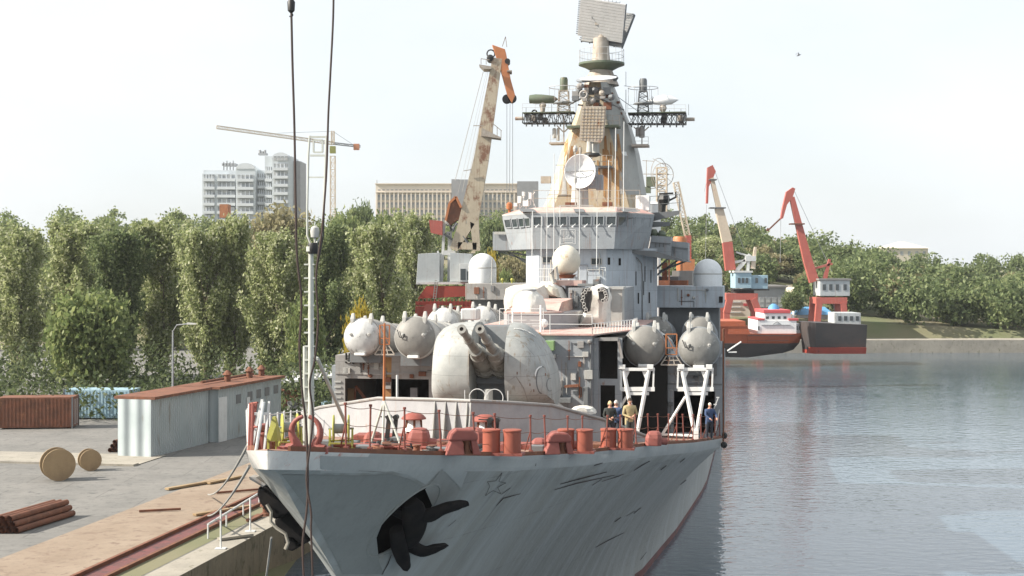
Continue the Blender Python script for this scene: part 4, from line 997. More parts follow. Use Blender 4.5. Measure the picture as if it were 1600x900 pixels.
m = MB(); m.lathe([(r0*.98,0),(r0*.93,.12),(r0*.86,.45),(r0*.74,.8),(r0*.5,1.02),(r0*.42,1.08),(r0*.38,1.2),(.02,1.22)], (c.x, s2+1.6, ztA+.05), n=30); dome = m.build('covered_mount', 'canvas_white', t2, smooth=True)
def crumple(o, amp, sc, seed=0):
    me = o.data; me.update()
    for v in me.vertices:
        q = v.co*sc + Vector((seed, 0, 0)); d = noise.noise(q)*amp + noise.noise(q*2.3)*amp*.5; v.co += Vector(v.normal)*d
    me.update()
def subd(o, n=2):
    b = bmesh.new(); b.from_mesh(o.data); bmesh.ops.subdivide_edges(b, edges=b.edges, cuts=n, use_grid_fill=True); b.to_mesh(o.data); b.free()
subd(dome, 1); crumple(dome, .07, 2.2)
m = MB(); m.lathe([(r0*.4,1.09),(r0*.42,1.12),(r0*.42,1.18),(r0*.3,1.21)], (c.x, s2+1.6, ztA+.05), n=24); m.build('hatch', 'grey', t2, smooth=True)
fence('deck_rail', [(PX(782,s2-2),s2-2.2,zr1), (PX(850,s2-2),s2-2.2,zr1)], 1.15, 1.0, rows=(1,.5,.25))
m = MB(); m.tube((PX(801,s2-2.5),s2-2.5,zr1-.1), (PX(801,s2-2.5),s2-2.5,zr1+1.2), .05); m.sphere((PX(801,s2-2.5),s2-2.5,zr1+.3), .12, 8); m.tube((PX(845,s2-2.5),s2-2.5,zr1-.1), (PX(845,s2-2.5),s2-2.5,zr1+1.35), .06); m.build('rail_stanchion', 'white', ship)
m = MB(); m.sphere(P(850,505,s2-1.5), .22, 12); m.build('lamp_ball', 'white', ship, smooth=True)
# big tarpaulin bundles behind
def bundle(name, pts, s, d, mat, amp=.12, sc=1.1, seed=0):
    f = [P(x, y, s) for x, y in pts]; cx = sum((p for p in f), Vector())/len(f); L = []
    for t, k in ((-.5,.55),(-.38,.86),(-.15,1),(.15,1.0),(.4,.85),(.5,.55)):
        L.append([cx + (p-cx)*k + Vector((0, d*t + d/2, 0)) for p in f])
    m = MB(); m.loft(L); o = m.build(name, mat, ship, smooth=True); b = bmesh.new(); b.from_mesh(o.data)
    bmesh.ops.triangulate(b, faces=[f_ for f_ in b.faces if len(f_.verts) > 4]); b.to_mesh(o.data); b.free()
    subd(o, 2); crumple(o, amp, sc, seed); return o
bundle('tarpaulin_cover', [(784,489),(783,468),(787,452),(800,445),(822,444),(846,446),(852,462),(850,480),(846,490)], 47, 2.4, 'canvas', .13, 1.2)
bundle('tarpaulin_cover', [(828,468),(830,452),(842,441),(860,440),(874,450),(882,466),(890,470),(870,474)], 48.5, 2.5, 'canvas_white', .14, 1.0, 5)
bundle('tarpaulin_cover', [(840,462),(842,448),(856,444),(868,452),(872,466)], 47.9, 1.2, 'dome_cream', .1, 1.5, 9)
# radar dome in front of the bridge, on its column
s3 = 50; c = P(885, 407, s3); r3 = 22.5/SG(s3)
rd = empty_part('round_radome', ship)
m = MB(); m.sphere(c, r3, 28, (1,1,1.08)); m.build('dome', 'dome_cream', rd, smooth=True)
m = MB(); m.lathe([(r3*.75,-r3*.98),(r3*.55,-r3*1.12),(r3*.5,-r3*1.25)], c, n=20); m.build('collar', 'rust', rd, smooth=True)
xc = c.x; zp = PZ(438, s3, 885)
m = MB(); m.box(PX(868,s3),PX(912,s3),s3-.8,s3+1.2,PZ(446,s3,885),zp); m.build('platform', 'pink_roof', rd)
m = MB(); m.box(PX(884,s3),PX(905,s3),s3-.2,s3+3,zt1,PZ(446,s3,885)); m.build('column', 'grey', rd)
m = MB(); m.box(PX(872,s3),PX(879,s3),s3-.25,s3-.1,PZ(470,s3,875),PZ(447,s3,875)); m.build('column_panel', 'crane_orange', rd)
m = MB(); m.path([P(866,442,s3-1), P(862,428,s3-1), P(868,418,s3-1), P(870,436,s3-1)], .16, 8); m.build('bracket', 'grey_pale', rd, smooth=True)
# column house to the right with the covered rocket launcher
m = MB(); m.prism([(PX(888,48),48),(PX(960,48),48),(PX(972,48),50),(PX(972,48),56),(PX(888,48),56)], zt1, PZ(450,48,930)); m.build('column_house', 'grey', ship)
m = MB(); m.box(PX(955,47.5),PX(972,47.5),47.5,49,PZ(512,47.5,960),PZ(449,47.5,960)); m.box(PX(953,47.4),PX(974,47.4),47.4,49.1,PZ(452,47.5,960),PZ(449,47.5,960)+.03); m.build('vent_trunk', 'grey_pale', ship)
m = MB(); m.box(PX(897,47.6),PX(903,47.6),47.7,48,PZ(480,48,900),PZ(462,48,900)); m.box(PX(905,47.6),PX(930,47.6),46.8,48,PZ(447,48,900),PZ(443,48,900)); m.box(PX(928,47.6),PX(938,47.6),47,48,PZ(449,48,900),PZ(436,48,900)); m.build_split('roof_fitting', 'grey_dark', ship, bevel=.03)
rk = empty_part('rocket_launcher', ship)
f = [(902,512),(906,500),(912,484),(916,462),(922,449),(936,446),(948,450),(953,466),(950,486),(948,512)]
ob = bundle('canvas_shroud', f, 44.5, 2.0, 'canvas_white', .12, 1.2, 3); ob.parent = rk
for poly in ([(924,455),(918,449),(911,452),(907,462),(907,472),(909,484),(914,490),(921,486),(922,476),(924,466)], [(934,451),(941,448),(948,452),(950,462),(948,470),(941,473),(936,468)]):
    m = MB(); plate_f = [P(x, y, 43.7) for x, y in poly]; m.loft([plate_f, [p + Vector((0, .5, 0)) for p in plate_f]]); m.build('tube_block', 'black', rk)
for pts in ([(922,452),(916,453),(911,460),(910,470),(913,480),(916,487)], [(936,453),(942,452),(946,458),(947,466),(942,470)]):
    for k in range(len(pts)):
        c = P(*pts[k], 43.62)
        m = MB(); m.ring(c, .085, .02, (0,1,.2), 14, 5); m.build('tube_mouth', 'grey_pale', rk, smooth=True)
        if k+1 < len(pts): c2 = P((pts[k][0]+pts[k+1][0])/2+1, (pts[k][1]+pts[k+1][1])/2, 43.62); m = MB(); m.ring(c2, .08, .02, (0,1,.2), 14, 5); m.build('tube_mouth', 'grey_pale', rk, smooth=True)

# ------------------------------------------------------------------ bridge tower
sb = 55.0; br = empty_part('bridge', ship)
zc0, zc1 = zt1 - .5, PZ(387, sb, 890)
tx = lambda px: PX(px, sb)
def poly_b(s_front, xs, ss_): return [(PX(a, b), b) for a, b in zip(xs, ss_)]
# tower under the bridge: sliver lit face left, front, big right-hand faces
m = MB(); m.prism(poly_b(0, [822,842,947,975,1027,1027,822], [57.5,55.6,55.6,57,59.5,66,66]), zc0, zc1); tower = m.build('tower', 'grey_waterlit', br)
# bridge house with outward leaning windows band
def lv(py, dx):  # plan loop at a height
    return [(785-dx*1.0, 58.5), (830-dx*.3, 55), (963+dx*.3, 55), (1022+dx*.9, 59.0), (1022+dx*.9, 64), (785-dx, 64)]
def loop(py, dx):
    return [Vector((PX(a, b), b, PZ(py, 55, 890))) for a, b in lv(py, dx)]
m = MB(); m.loft([loop(389, -11), loop(333.5, 0)]); bh = m.build('bridge_wall', 'grey', br)
# fix: bottom narrower
m = MB(); m.loft([loop(333.5, .6), loop(331.5, .6)]); m.build('eave', 'grey_pale', br)
m = MB(); m.loft([loop(331.4, 0), [p + Vector((0, 1.1, 0)) if i in (1,2) else p + Vector((.6 if p.x < 0 else -.6, .6, 0)) for i, p in enumerate(loop(323, -7))]]); m.build('roof', 'pink_roof', br)
# windows: real panes let into frames standing 3 cm proud
def face_quad(p00, p10, p11, p01, u0, u1, v0, v1):
    f = lambda u, v: (p00*(1-u)+p10*u)*(1-v) + (p01*(1-u)+p11*u)*v
    return [f(u0,v0), f(u1,v0), f(u1,v1), f(u0,v1)]
lo, hi = loop(389, -11), loop(333.5, 0)
def windows(i, us, v0, v1, name='bridge_window'):
    p00, p10, p11, p01 = lo[i], lo[i+1], hi[i+1], hi[i]
    n = (p10-p00).cross(p01-p00).normalized()
    if n.y > 0: n = -n
    for u0, u1 in us:
        q = face_quad(p00, p10, p11, p01, u0, u1, v0, v1)
        qo = face_quad(p00, p10, p11, p01, u0-.012, u1+.012, v0-.025, v1+.025)
        w = empty_part(name, br)
        m = MB(); m.add([p+n*.012 for p in q], [(0,1,2,3)]); m.build('pane', 'window_glass', w)
        m = MB(); k = [p+n*.05 for p in qo] + [p+n*.05 for p in q] + [p+n*.0 for p in qo] + [p+n*.0 for p in q]
        m.add(k, [(0,1,5,4),(1,2,6,5),(2,3,7,6),(3,0,4,7),(0,8,9,1),(1,9,10,2),(2,10,11,3),(3,11,8,0),(4,5,13,12),(5,6,14,13),(6,7,15,14),(7,4,12,15)]); m.build('frame', 'grey', w)
windows(0, [(.06,.26),(.33,.50),(.57,.73),(.79,.95)], .66, .88)
windows(1, [(.025+.145*k, .125+.145*k) for k in range(7)], .68, .90)
windows(2, [(.06,.24),(.29,.46),(.51,.68),(.74,.92)], .66, .90)
for k in range(7):
    m = MB(); u = .06+.145*k; q = face_quad(lo[1], lo[2], hi[2], hi[1], u, u+.03, .62, .7); m.tube(q[0]+Vector((0,-.25,0)), q[2]+Vector((0,-.08,0)), .03, 5); m.sphere(q[0]+Vector((0,-.25,0)), .07, 6); m.build('wiper', 'white', br)
# tower windows, vertical slots on the right faces
def dark_win(px, py, w, h, s, mat='window_glass', name='tower_window'):
    a = P(px, py, s); m = MB(); m.box(a.x-w/2-.05, a.x+w/2+.05, s-.04, s+.02, a.z-h/2-.05, a.z+h/2+.05)
    f = m.build(name, 'grey_pale', br); m = MB(); m.box(a.x-w/2, a.x+w/2, s-.05, s-.042, a.z-h/2, a.z+h/2); m.build('pane', mat, f)
dark_win(855, 406, .55, .33, 55.6); dark_win(932, 408.5, .6, .36, 55.6)
lo2 = [Vector((PX(a, b), b, zc0)) for a, b in ((947,55.6),(975,57),(1027,59.5))]
def slot(i, u, py, h, w=.12, mat='dark'):
    p, q = lo2[i], lo2[i+1]; c = p.lerp(q, u); d = (q-p).normalized(); n = Vector((d.y, -d.x, 0)); zz = PZ(py, c.y, 980)
    m = MB(); a = c - d*w/2 + n*.02; b = c + d*w/2 + n*.02; m.add([Vector((a.x,a.y,zz-h/2)), Vector((b.x,b.y,zz-h/2)), Vector((b.x,b.y,zz+h/2)), Vector((a.x,a.y,zz+h/2))], [(0,1,2,3)]); m.build('slot', mat, br)
for i, u, py, h, w in ((0,.15,408,.45,.22),(0,.75,409,.45,.22),(1,.35,435,.9,.08),(1,.62,428,1.0,.07),(1,.8,432,.8,.07),(1,.15,468,1.3,.06),(1,.42,466,.7,.12),(1,.75,465,.7,.12),(0,.5,470,1.2,.06),(1,.28,480,1.2,.06),(1,.58,450,.9,.06)): slot(i, u, py, h, w)
m = MB(); pp = [lo2[1].lerp(lo2[2], u) for u in (.38,.5,.5)]
m.path([Vector((pp[0].x, pp[0].y-.1, PZ(402,57,990))), Vector((pp[0].x+.3, pp[0].y-.1, PZ(412,57,990))), Vector((pp[0].x+.35, pp[0].y-.1, PZ(430,57,990))), Vector((pp[0].x+.35, pp[0].y-.1, PZ(510,57,990)))], .05, 6); m.build('drain_pipe', 'grey_dark', br)
# emblem panel on the bridge front: pale square, hatch lines and a small ship outline
def fp(px, py, off): # point on the central leaning face
    u = (PX(px, 55) - PX(836, 55))/(PX(957, 55)-PX(836, 55)); v = (389-py)/(389-333.5)
    p = face_quad(lo[1], lo[2], hi[2], hi[1], 0, 1, 0, 1); a = p[0].lerp(p[3], v); b = p[1].lerp(p[2], v)
    return Vector((PX(px, a.y), a.y - off, a.z))
em = MB()
def line(a, b, w, off=.02):
    L = stroke([a, b], w); em.add([fp(x, y, off) for x, y in L], [(0,1,2,3)])
for a, b in (((876,359),(899,359)), ((876,381),(899,381)), ((876,359),(876,381)), ((899,359),(899,381))): line(a, b, 1.2)
for k in range(9): line((878+k*2.4, 361), (878+k*2.4, 367 if 2 < k < 7 else 378), .7)
for a, b in (((879,373),(896,372)), ((880,375),(894,375)), ((884,372),(886,369)), ((887,372),(888,367)), ((890,372),(893,370)), ((882,379),(895,379)), ((894,361),(898,366))): line(a, b, 1.3, .026)
em.build('bridge_emblem', 'white', br, recalc=False)
# bridge wings
def wing(poly, s, d, mat='grey', name='bridge_wing'):
    f = [P(x, y, s) for x, y in poly]; m = MB(); m.loft([f, [p+Vector((0,d,0)) for p in f]]); return m.build(name, mat, br)
wing([(770,362),(800,362),(800,391),(770,391)], 59.5, 2.5, 'grey'); wing([(772,362),(800,362),(800,366),(772,366)], 59.3, .1, 'grey_pale', 'wing_edge')
wing([(1018,368),(1048,370),(1048,401),(1012,398)], 59.5, 2.5); wing([(1046,376),(1075,379),(1075,407),(1046,402)], 60.5, 2.5)
wing([(1018,378),(1048,380),(1048,381),(1018,379.5)], 59.4, .1, 'grey_dark', 'wing_ledge'); wing([(1048,385),(1075,388),(1075,389),(1048,386.5)], 60.4, .1, 'grey_dark', 'wing_ledge')
for k in range(4): wing([(1024+k*6,380),(1025.2+k*6,380),(1025.2+k*6,386),(1024+k*6,386)] if k < 3 else [(1053,388),(1054.5,388),(1054.5,396),(1053,396)], 59.4 if k < 3 else 60.4, .1, 'grey_dark', 'wing_rib')
m = MB()
for a, b in (((776,392),(822,408)), ((772,391),(822,400)), ((790,392),(822,412))): m.loft([[P(*a, 60), P(a[0]+3, a[1], 60), P(b[0], b[1]-3, 60), P(*b, 60)], [p+Vector((0,.15,0)) for p in [P(*a, 60), P(a[0]+3, a[1], 60), P(b[0], b[1]-3, 60), P(*b, 60)]]])
for a, b in (((1072,408),(1030,424)), ((1060,406),(1026,430)), ((1045,403),(1026,420))): m.bar(P(*a, 61), P(*b, 61), .12)
m.build_split('wing_bracket', 'grey_dark', br)
m = MB(); m.loft([[P(x, y, 57.6) for x, y in ((964,390),(1022,392),(1074,408),(1074,409.5),(1022,402),(964,392))], [P(x, y, 57.6)+Vector((0,6,0)) for x, y in ((964,390),(1022,392),(1074,408),(1074,409.5),(1022,402),(964,392))]]); m.build('bridge_soffit', 'grey_dark', br)
# vertical halyards in front of the bridge
for k, (px, ya, yb) in enumerate(((846,338,455),(855,300,440),(866,240,430),(875,322,440),(906,230,440),(933,331,418),(832,330,420),(951,250,330),(962,200,330),(975,190,330))):
    m = MB(); m.tube(P(px, ya, 53.5), P(px-1, yb, 53), .028, 5); m.build('halyard', 'steel_white', ship)
# pole rods forward of bridge
for px, ya, yb, s in ((850,414,455,51),(860,406,440,51),(903,408,440,51),(917,424,445,51),(768,405,445,60)):
    m = MB(); m.tube(P(px, yb, s), P(px+1, ya, s), .04, 6); m.build('rod_post', 'grey_pale', ship)
fence('deck_rail', [P(840,445,50.5), P(866,445,50.5)], .95, .35); fence('deck_rail', [P(917,442,50.5), P(946,442,50.5)], .9, .6)
# bridge roof fittings
m = MB()
for a, b in (((831,328),(870,327)), ((950,326),(1000,329)), ((870,324),(930,324))): m.bar(P(*a, 57), P(*b, 57), .1); m.bar(P(a[0]+3, a[1]-3, 57), P(b[0]-3, b[1]-3, 57), .05)
m.build_split('roof_rail', 'grey_pale', br)
fence('roof_railing', [P(834,322,57.5), P(1000,322,57.5)], 1.0, 1.4, 'antenna', .016)
for px, w_ in ((826,12),(906,8),(985,12)):
    m = MB(); m.loft([[P(px-w_,331,54.9), P(px+w_,331,54.9), P(px+w_,331,56), P(px-w_,331,56)], [P(px-w_*1.3,326,55.4), P(px+w_*.6,326,55.4), P(px+w_*.6,326,56.4), P(px-w_*1.3,326,56.4)]]); m.build('roof_vane', 'grey_dark', br)
m = MB()
for (x, y, w, h) in ((822,318,8,8),(812,312,5,10),(829,306,4,9),(806,320,5,5),(818,303,3,6)): a = P(x, y, 59); m.cbox(a, (w*.045, .5, h*.045)); m.tube(a, a-Vector((0,0,.6)), .05)
m.tube(P(812,326,59), P(836,300,59), .03); m.tube(P(838,326,59), P(826,300,59), .03); m.build('searchlight_cluster', 'white', br)
m = MB(); m.lathe([(.2,-.2),(.2,.15),(.1,.25)], P(796,322,59), n=10); m.tube(P(796,326,59), P(796,333,59), .1); m.build('signal_lamp', 'rust_orange', br, smooth=True)
m = MB(); a = P(1005,318,60); m.cbox(a, (.9,.9,1.0)); m.build('roof_box', 'white', br, bevel=.04)
# clutter right of the bridge
m = MB(); m.loft([[P(x, y, 62) for x, y in ((1010,333),(1062,329),(1062,335),(1020,346))], [P(x, y, 64.5) for x, y in ((1010,333),(1062,329),(1062,335),(1020,346))]]); m.loft([[P(x, y, 61.5) for x, y in ((1010,346),(1047,347),(1047,353),(1010,356))], [P(x, y, 64) for x, y in ((1010,346),(1047,347),(1047,353),(1010,356))]]); m.build_split('signal_platform', 'grey_dark', br)
fence('platform_rail', [P(1012,333,62.2), P(1062,329.5,62.2)], 1.1, .8, 'grey_dark', .02, parent=None)
m = MB(); m.path([P(1034,331,62.8), P(1036,305,62.8)], .25, 8); m.bar(P(1030,303,62.8), P(1052,302,62.8), .12); m.bar(P(1036,318,62.8), P(1056,308,62.8), .12); m.bar(P(1056,300,62.8), P(1056,309,62.8), .1); m.sphere(P(1037,312,62.8), .45, 8); m.build('optical_director', 'black', br, smooth=False)
for q, s in (((1022,364),61), ((1034,366),61)):
    m = MB(); m.lathe([(.2,-.3),(.28,0),(.15,.25)], P(*q, s), n=10); m.build('deck_light', 'green_dark', br, smooth=True)
m = MB(); m.tube(P(1062,330,62.2), P(1062,313,62.2), .05); m.build('rod_post', 'grey_dark', br)

# ------------------------------------------------------------------ side platforms with tall radomes
def side_platform(x0, x1, s, yt, yb, mat):
    r = empty_part('side_platform', ship); m = MB(); m.box(PX(x0,s), PX(x1,s), s, s+5, PZ(yb,s,900), PZ(yt,s,900)); m.build('sponson', mat, r, bevel=.03)
    m = MB(); m.box(PX(x0,s)+.3, PX(x1,s)-.3, s+1.0, s+5, zd(60), PZ(yb,s,900)-.01); m.build('support_house', 'grey_dark', r); return r
pL = side_platform(727, 835, 61, 443, 469, 'grey_warm'); pR = side_platform(1022, 1130, 61, 447, 480, 'grey_waterlit')
m = MB(); c = P(1127,468,60.95); m.box(c.x-.15,c.x+.1,60.9,61,c.z-.2,c.z+.2); m.build('scupper', 'dark', pR)
def tall_dome(px, yb, s, wpx, hpx):
    r = wpx/2/SG(s, 0); c = P(px, yb, s); h = hpx/SG(s, 0); m = MB(); pr = [(r*1.02,-.4),(r*1.02,.02),(r,.04),(r,h-r*1.02)]
    for k in range(1, 10): a = rad(10*k); pr.append((r*math.cos(a), h-r*1.02 + r*1.02*math.sin(a)))
    m.lathe(pr, c, n=44); o = m.build('tall_radome', 'radome', ship, smooth=True)
    m = MB(); m.lathe([(r*1.0,h-r*1.1),(r*1.012,h-r*1.08),(r*1.012,h-r*1.04),(r,h-r*1.02)], c, n=44, cap=False); m.build('dome_seam', 'grey_pale', o, smooth=True)
tall_dome(754, 444, 63, 44, 49); tall_dome(1106, 449, 62.5, 44, 44)
for px in (785, 800): 
    m = MB(); m.tube(P(px,444,62), P(px,437 if px == 785 else 436,62), .05); m.sphere(P(px,437,62), .12, 8); m.build('deck_light', 'yellow_green', ship)
# ------------------------------------------------------------------ pyramid mast
ma = empty_part('mast', ship); sm = 66.0; QM = lambda x, y, s=sm: P(x, y, s)
def mloop(y, xl, xc, xr, xrr):
    # left edge, front ridge to chamfer, right edge of front, back right
    return [QM(xl, y, sm+1.2), QM(xl+(xc-xl)*.12, y, sm), QM(xc, y, sm), QM(xr, y, sm+2.2), QM(xrr, y, sm+6), QM(xl+4, y, sm+6)]
lv_ = [mloop(332, 845, 985, 1004, 1012), mloop(304, 858, 978, 1003, 1010), mloop(240, 876, 962, 993, 999), mloop(196, 893, 950, 981, 986), mloop(150, 910, 942, 962, 966), mloop(128, 920, 938, 955, 957)]
m = MB(); m.loft(lv_)
# left and front faces cream, chamfer and right grey
nl = 6
for i in range(len(m.f)):
    if i < (len(lv_)-1)*nl:
        j = i % nl; lvl = i // nl
        m.m[i] = {0:0, 1:0, 2:1, 3:1, 4:1, 5:0}[j]
        if j == 2 and lvl == 0: m.m[i] = 0
mastb = m.build('mast_tower', ['mast_cream', 'mast_grey'], ma)
b_ = bmesh.new(); b_.from_mesh(mastb.data); mastbvh = BVHTree.FromBMesh(b_); b_.free()
rs_ = random.Random(8); rm = MB()
for k in range(26):
    x0_ = rs_.choice([rs_.uniform(926,966), rs_.uniform(942,966), rs_.uniform(884,908)]); y0_ = rs_.uniform(206,262); y1_ = min(322, y0_+rs_.uniform(20,85)); dx_ = (x0_-925)*.12
    decal_mb(rm, stroke([(x0_,y0_),(x0_+dx_*.5+rs_.uniform(-1,1),(y0_+y1_)/2),(x0_+dx_,y1_)], rs_.uniform(2,7)), .015+.0015*k, 5, mastbvh)
rm.build('rust_stain', 'mast_rust', mastb, recalc=False)
decal('grey_repaint', [(862,300),(866,270),(878,262),(884,280),(886,306),(862,306)], 'grey_pale', mastb, .015, 7, mastbvh)
decal('grey_repaint', [(948,150),(960,158),(975,196),(984,232),(990,270),(996,303),(968,303),(962,260),(958,214),(950,190)], 'mast_grey', mastb, .02, 7, mastbvh)
decal('pale_patch', [(969,237),(978,237),(980,244),(974,243)], 'white', mastb, .028, 4, mastbvh)
mk = MB()
for k in range(3): decal_mb(mk, stroke([(953+k*2.2,169),(953+k*2.2,171.5)], 1.3), .03, 3, mastbvh)
mk.build('stencil_mark', 'black', mastb, recalc=False)
# climbing rungs along edges
for (xa, ya, xb, yb, n, s_, mt) in ((853,325,890,215,12,sm+1.3,'antenna'), (966,160,1004,325,20,sm+2.1,'rust'), (958,175,1000,320,14,sm+2.0,'rust')):
    m = MB()
    for k in range(n):
        a = QM(xa+(xb-xa)*k/(n-1), ya+(yb-ya)*k/(n-1), s_-.1); m.cbox(a, (.22,.1,.16))
    m.build('climbing_rung', mt, ma)
# panels/ribs on the left face
m = MB()
for y in (258, 304): m.bar(QM(868 if y == 258 else 858, y, sm-.05), QM(900, y, sm-.05), .04)
m.build('seam_strip', 'antenna', ma)
# top column, round platform and rotating double array
m = MB(); m.lathe([(1.3,0),(.75,1.2),(.62,2.2),(.55,3.4)], QM(939,134,sm+2.5), n=16); m.lathe([(.42,0),(.36,2.0)], QM(941,98,sm+2.5), n=16); m.build('top_column', 'antenna', ma, smooth=True)
tp = QM(940, 102, sm+2.5); R = 36/SG(sm+2.5, 2)
m = MB(); m.lathe([(.6,-.5),(R*.75,-.15),(R,.0),(R,.14),(.5,.16)], tp, n=32); m.build('round_platform', 'green_dark', ma, smooth=True)
fence('platform_rail', [tp + Vector((R*.97*math.cos(k*math.pi/8), R*.97*math.sin(k*math.pi/8), .14)) for k in range(17)], .95, .75, 'wire', .014)
ar = empty_part('search_radar', ship, QM(942, 34, sm+2.5))
def panel(rot, w, h, name, off, mat, back):
    Rm = Matrix.Rotation(rad(rot[2]), 3, 'Z') @ Matrix.Rotation(rad(rot[0]), 3, 'X') @ Matrix.Rotation(rad(rot[1]), 3, 'Y')
    m = MB(); m.box(-w/2,w/2,-.06,.06,-h/2,h/2); m.v = [tuple(Rm @ Vector(v) + Vector(off)) for v in m.v]; o = m.build(name, mat, ar)
    m = MB()
    for k in range(13): z = -h/2+.1+k*(h-.2)/12; m.box(-w/2+.05,w/2-.05,-.068,-.062,z-.012,z+.012)
    m.v = [tuple(Rm @ Vector(v) + Vector(off)) for v in m.v]; m.build('slat', 'grey_pale', o)
    m = MB()
    for k in range(17): z = -h/2+.12+k*(h-.24)/16; m.box(-w/2-.14,-w/2,-.04,.04,z-.03,z+.03)
    for k in range(6): x = -w/2+k*w/5; m.box(x-.03,x+.03,.062,.2,-h/2,h/2)
    m.box(-w/2,w/2,.2,.24,-.1,.1); m.v = [tuple(Rm @ Vector(v) + Vector(off)) for v in m.v]; m.build('edge_comb', back, o)
panel((22, 13, -14), 3.35, 2.75, 'array_panel', (-.02,-.7,.0), 'radome_grey', 'grey_dark')
panel((-22, 13, -14), 3.3, 2.75, 'array_panel', (.25,.75,-.3), 'grey_dark', 'grey_dark')
m = MB(); m.tube((-.1,0,-1.4), (-.1,0,-.2), .32, 12, .25); m.box(-.5,.5,-.6,.6,-.3,.1); m.build('turntable', 'antenna', ar)
m = MB()
for k in range(7): m.tube((.1+.27*k-.6, .2, 1.1-.03*k), (.1+.27*k-.5,.2,1.75-.05*k), .02, 4); 
m.bar((-.6,.2,1.6), (1.2,.2,1.35), .03); m.build('top_rod', 'grey_dark', ar)
# flat oval antenna high on the tower and the clutter below it
m = MB(); m.lathe([(.05,-.12),(.7,-.06),(1.25,0),(1.3,.06),(1.0,.12)], QM(935,123,sm-.8), (-.02,-.25,1), 28); o = m.build('oval_antenna', 'radome', ma, smooth=True)
m = MB(); m.lathe([(.05,-.1),(.9,-.05),(1.0,.05)], QM(922,124,sm-.3), (-.1,-.3,1), 24); m.build('oval_antenna', 'grey', ma, smooth=True)
rr = random.Random(3)
for k in range(34):
    x = rr.uniform(898, 958); y = rr.uniform(134, 166); a = QM(x, y, sm-.4-rr.random()*1.2); m = MB()
    t = rr.random()
    if t < .4: m.cbox(a, (rr.uniform(.2,.6), .4, rr.uniform(.15,.5)))
    elif t < .7: m.tube(a, a+Vector((rr.uniform(-.9,.9), 0, rr.uniform(-.4,.5))), .06, 6)
    else: m.lathe([(.22,-.2),(.24,0),(.1,.2)], a, (rr.uniform(-1,1), -1, .2), 12)
    m.build('antenna_fitting', rr.choice(['antenna','grey_dark','grey_dark','grey_warm','rust']), ma, bevel=0)
m = MB(); m.ring(QM(912,148,sm-1.6), .26, .09, (-.2,-1,0), 18, 8); m.build('waveguide_ring', 'grey_warm', ma, smooth=True)
m = MB(); m.tube(QM(890,163,sm-1.2), QM(916,150,sm-1.2), .06); m.tube(QM(930,150,sm-1.4), QM(975,172,sm-.8), .05); m.build('boom', 'grey_dark', ma)
# platform band with big flat hanging array
m = MB(); m.box(QM(888,0).x, QM(969,0).x, sm-1.0, sm+.5, PZ(201,sm,930), PZ(197.5,sm,930)); m.build('mast_platform', 'green_dark', ma)
fence('platform_rail', [QM(947,197,sm-.95), QM(968,197,sm-.95)], .75, .45, 'antenna', .016)
m = MB(); f = [QM(x, y, sm-1.7) for x, y in ((909,166),(947,166),(944,214),(938,223),(905,219))]; m.loft([f, [p+Vector((0,.12,0)) for p in f]]); fa = m.build('flat_array', 'antenna', ma)
m = MB()
for k in range(10): y = 170+k*5; m.bar(QM(909-k*.35,y,sm-1.73), QM(946-k*.5,y,sm-1.73), .025)
for k in range(7): x = 912+k*5.3; m.bar(QM(x,167,sm-1.73), QM(x-3,219,sm-1.73), .02)
m.build('array_rib', 'mast_cream', fa)
m = MB(); m.lathe([(.28,0),(.22,.9)], QM(922,238,sm-1.0), n=12); m.lathe([(.45,-.15),(.4,0)], QM(930,240,sm-1.0), n=12); m.tube(QM(930,240,sm-1), QM(930,225,sm-1), .3, 10); m.build('array_pedestal', 'grey_pale', ma, smooth=True)
m = MB(); m.box(QM(930,0).x, QM(958,0).x, sm-1.3, sm, PZ(264,sm,930), PZ(261,sm,930)); m.build('mast_platform', 'grey_dark', ma)
fence('platform_rail', [QM(938,262,sm-1.25), QM(957,262,sm-1.25)], .85, .45, 'antenna', .02)
m = MB(); m.lathe([(.35,-.1),(.6,0),(.5,.15)], QM(925,243,sm-1.4), n=14); m.build('pedestal_ring', 'black', ma, smooth=True)
# large dish on its column
sd = 60.0; dish = empty_part('dish_antenna', ship, P(911, 268, sd)); rD = 26/SG(sd, 0)
ax = Vector((-.34, -1, -.02)).normalized()
m = MB(); pr = [(.02,.0),(rD*.4,-.07),(rD*.75,-.25),(rD,-.5),(rD*1.03,-.5),(rD*1.03,-.42),(rD*.78,-.14),(rD*.4,.06),(.02,.12)]
m.lathe([(r_, -z_) for r_, z_ in pr], (0,0,0), ax, 44, cap=False); m.build('dish', 'radome', dish, smooth=True)
u_ = ax.cross(Vector((0,0,1))).normalized()
m = MB(); m.bar(ax*.42 - u_*rD*.98, ax*.42 + u_*rD*.98, .07); m.bar(ax*.1 + u_*.2, ax*.45, .05); m.build('feed_bar', 'grey_dark', dish)
m = MB()
for k in range(22):
    a = 2*math.pi*k/22; e_ = u_*math.cos(a) + u_.cross(ax)*math.sin(a); q = e_*rD*1.0 + ax*.3; m.tube(q, q*1.04 - ax*.15, .05, 5)
m.build('rim_tooth', 'grey_warm', dish)
m = MB(); m.box(.1,.9,.1,.9,-1.1,.4); m.box(rD*.75, rD*.75+.45, .2,.8,-1.2,-.2); m.build('drive_box', 'grey', dish, bevel=.03)
m = MB(); m.lathe([(.62,0),(.58,.3),(.52,1.9)], P(906, 325, sd+.5), n=20); m.build('column', 'grey_pale', dish, smooth=True); bpy.context.view_layer.update()
dc_ = [o for o in dish.children if o.name.startswith('column')][0]; dc_.location = -dish.location
m = MB()
for a, b in (((924,290),(935,322)), ((930,285),(950,320)), ((918,300),(926,322)), ((940,290),(930,318))): m.bar(P(*a, sd+2), P(*b, sd+2), .06)
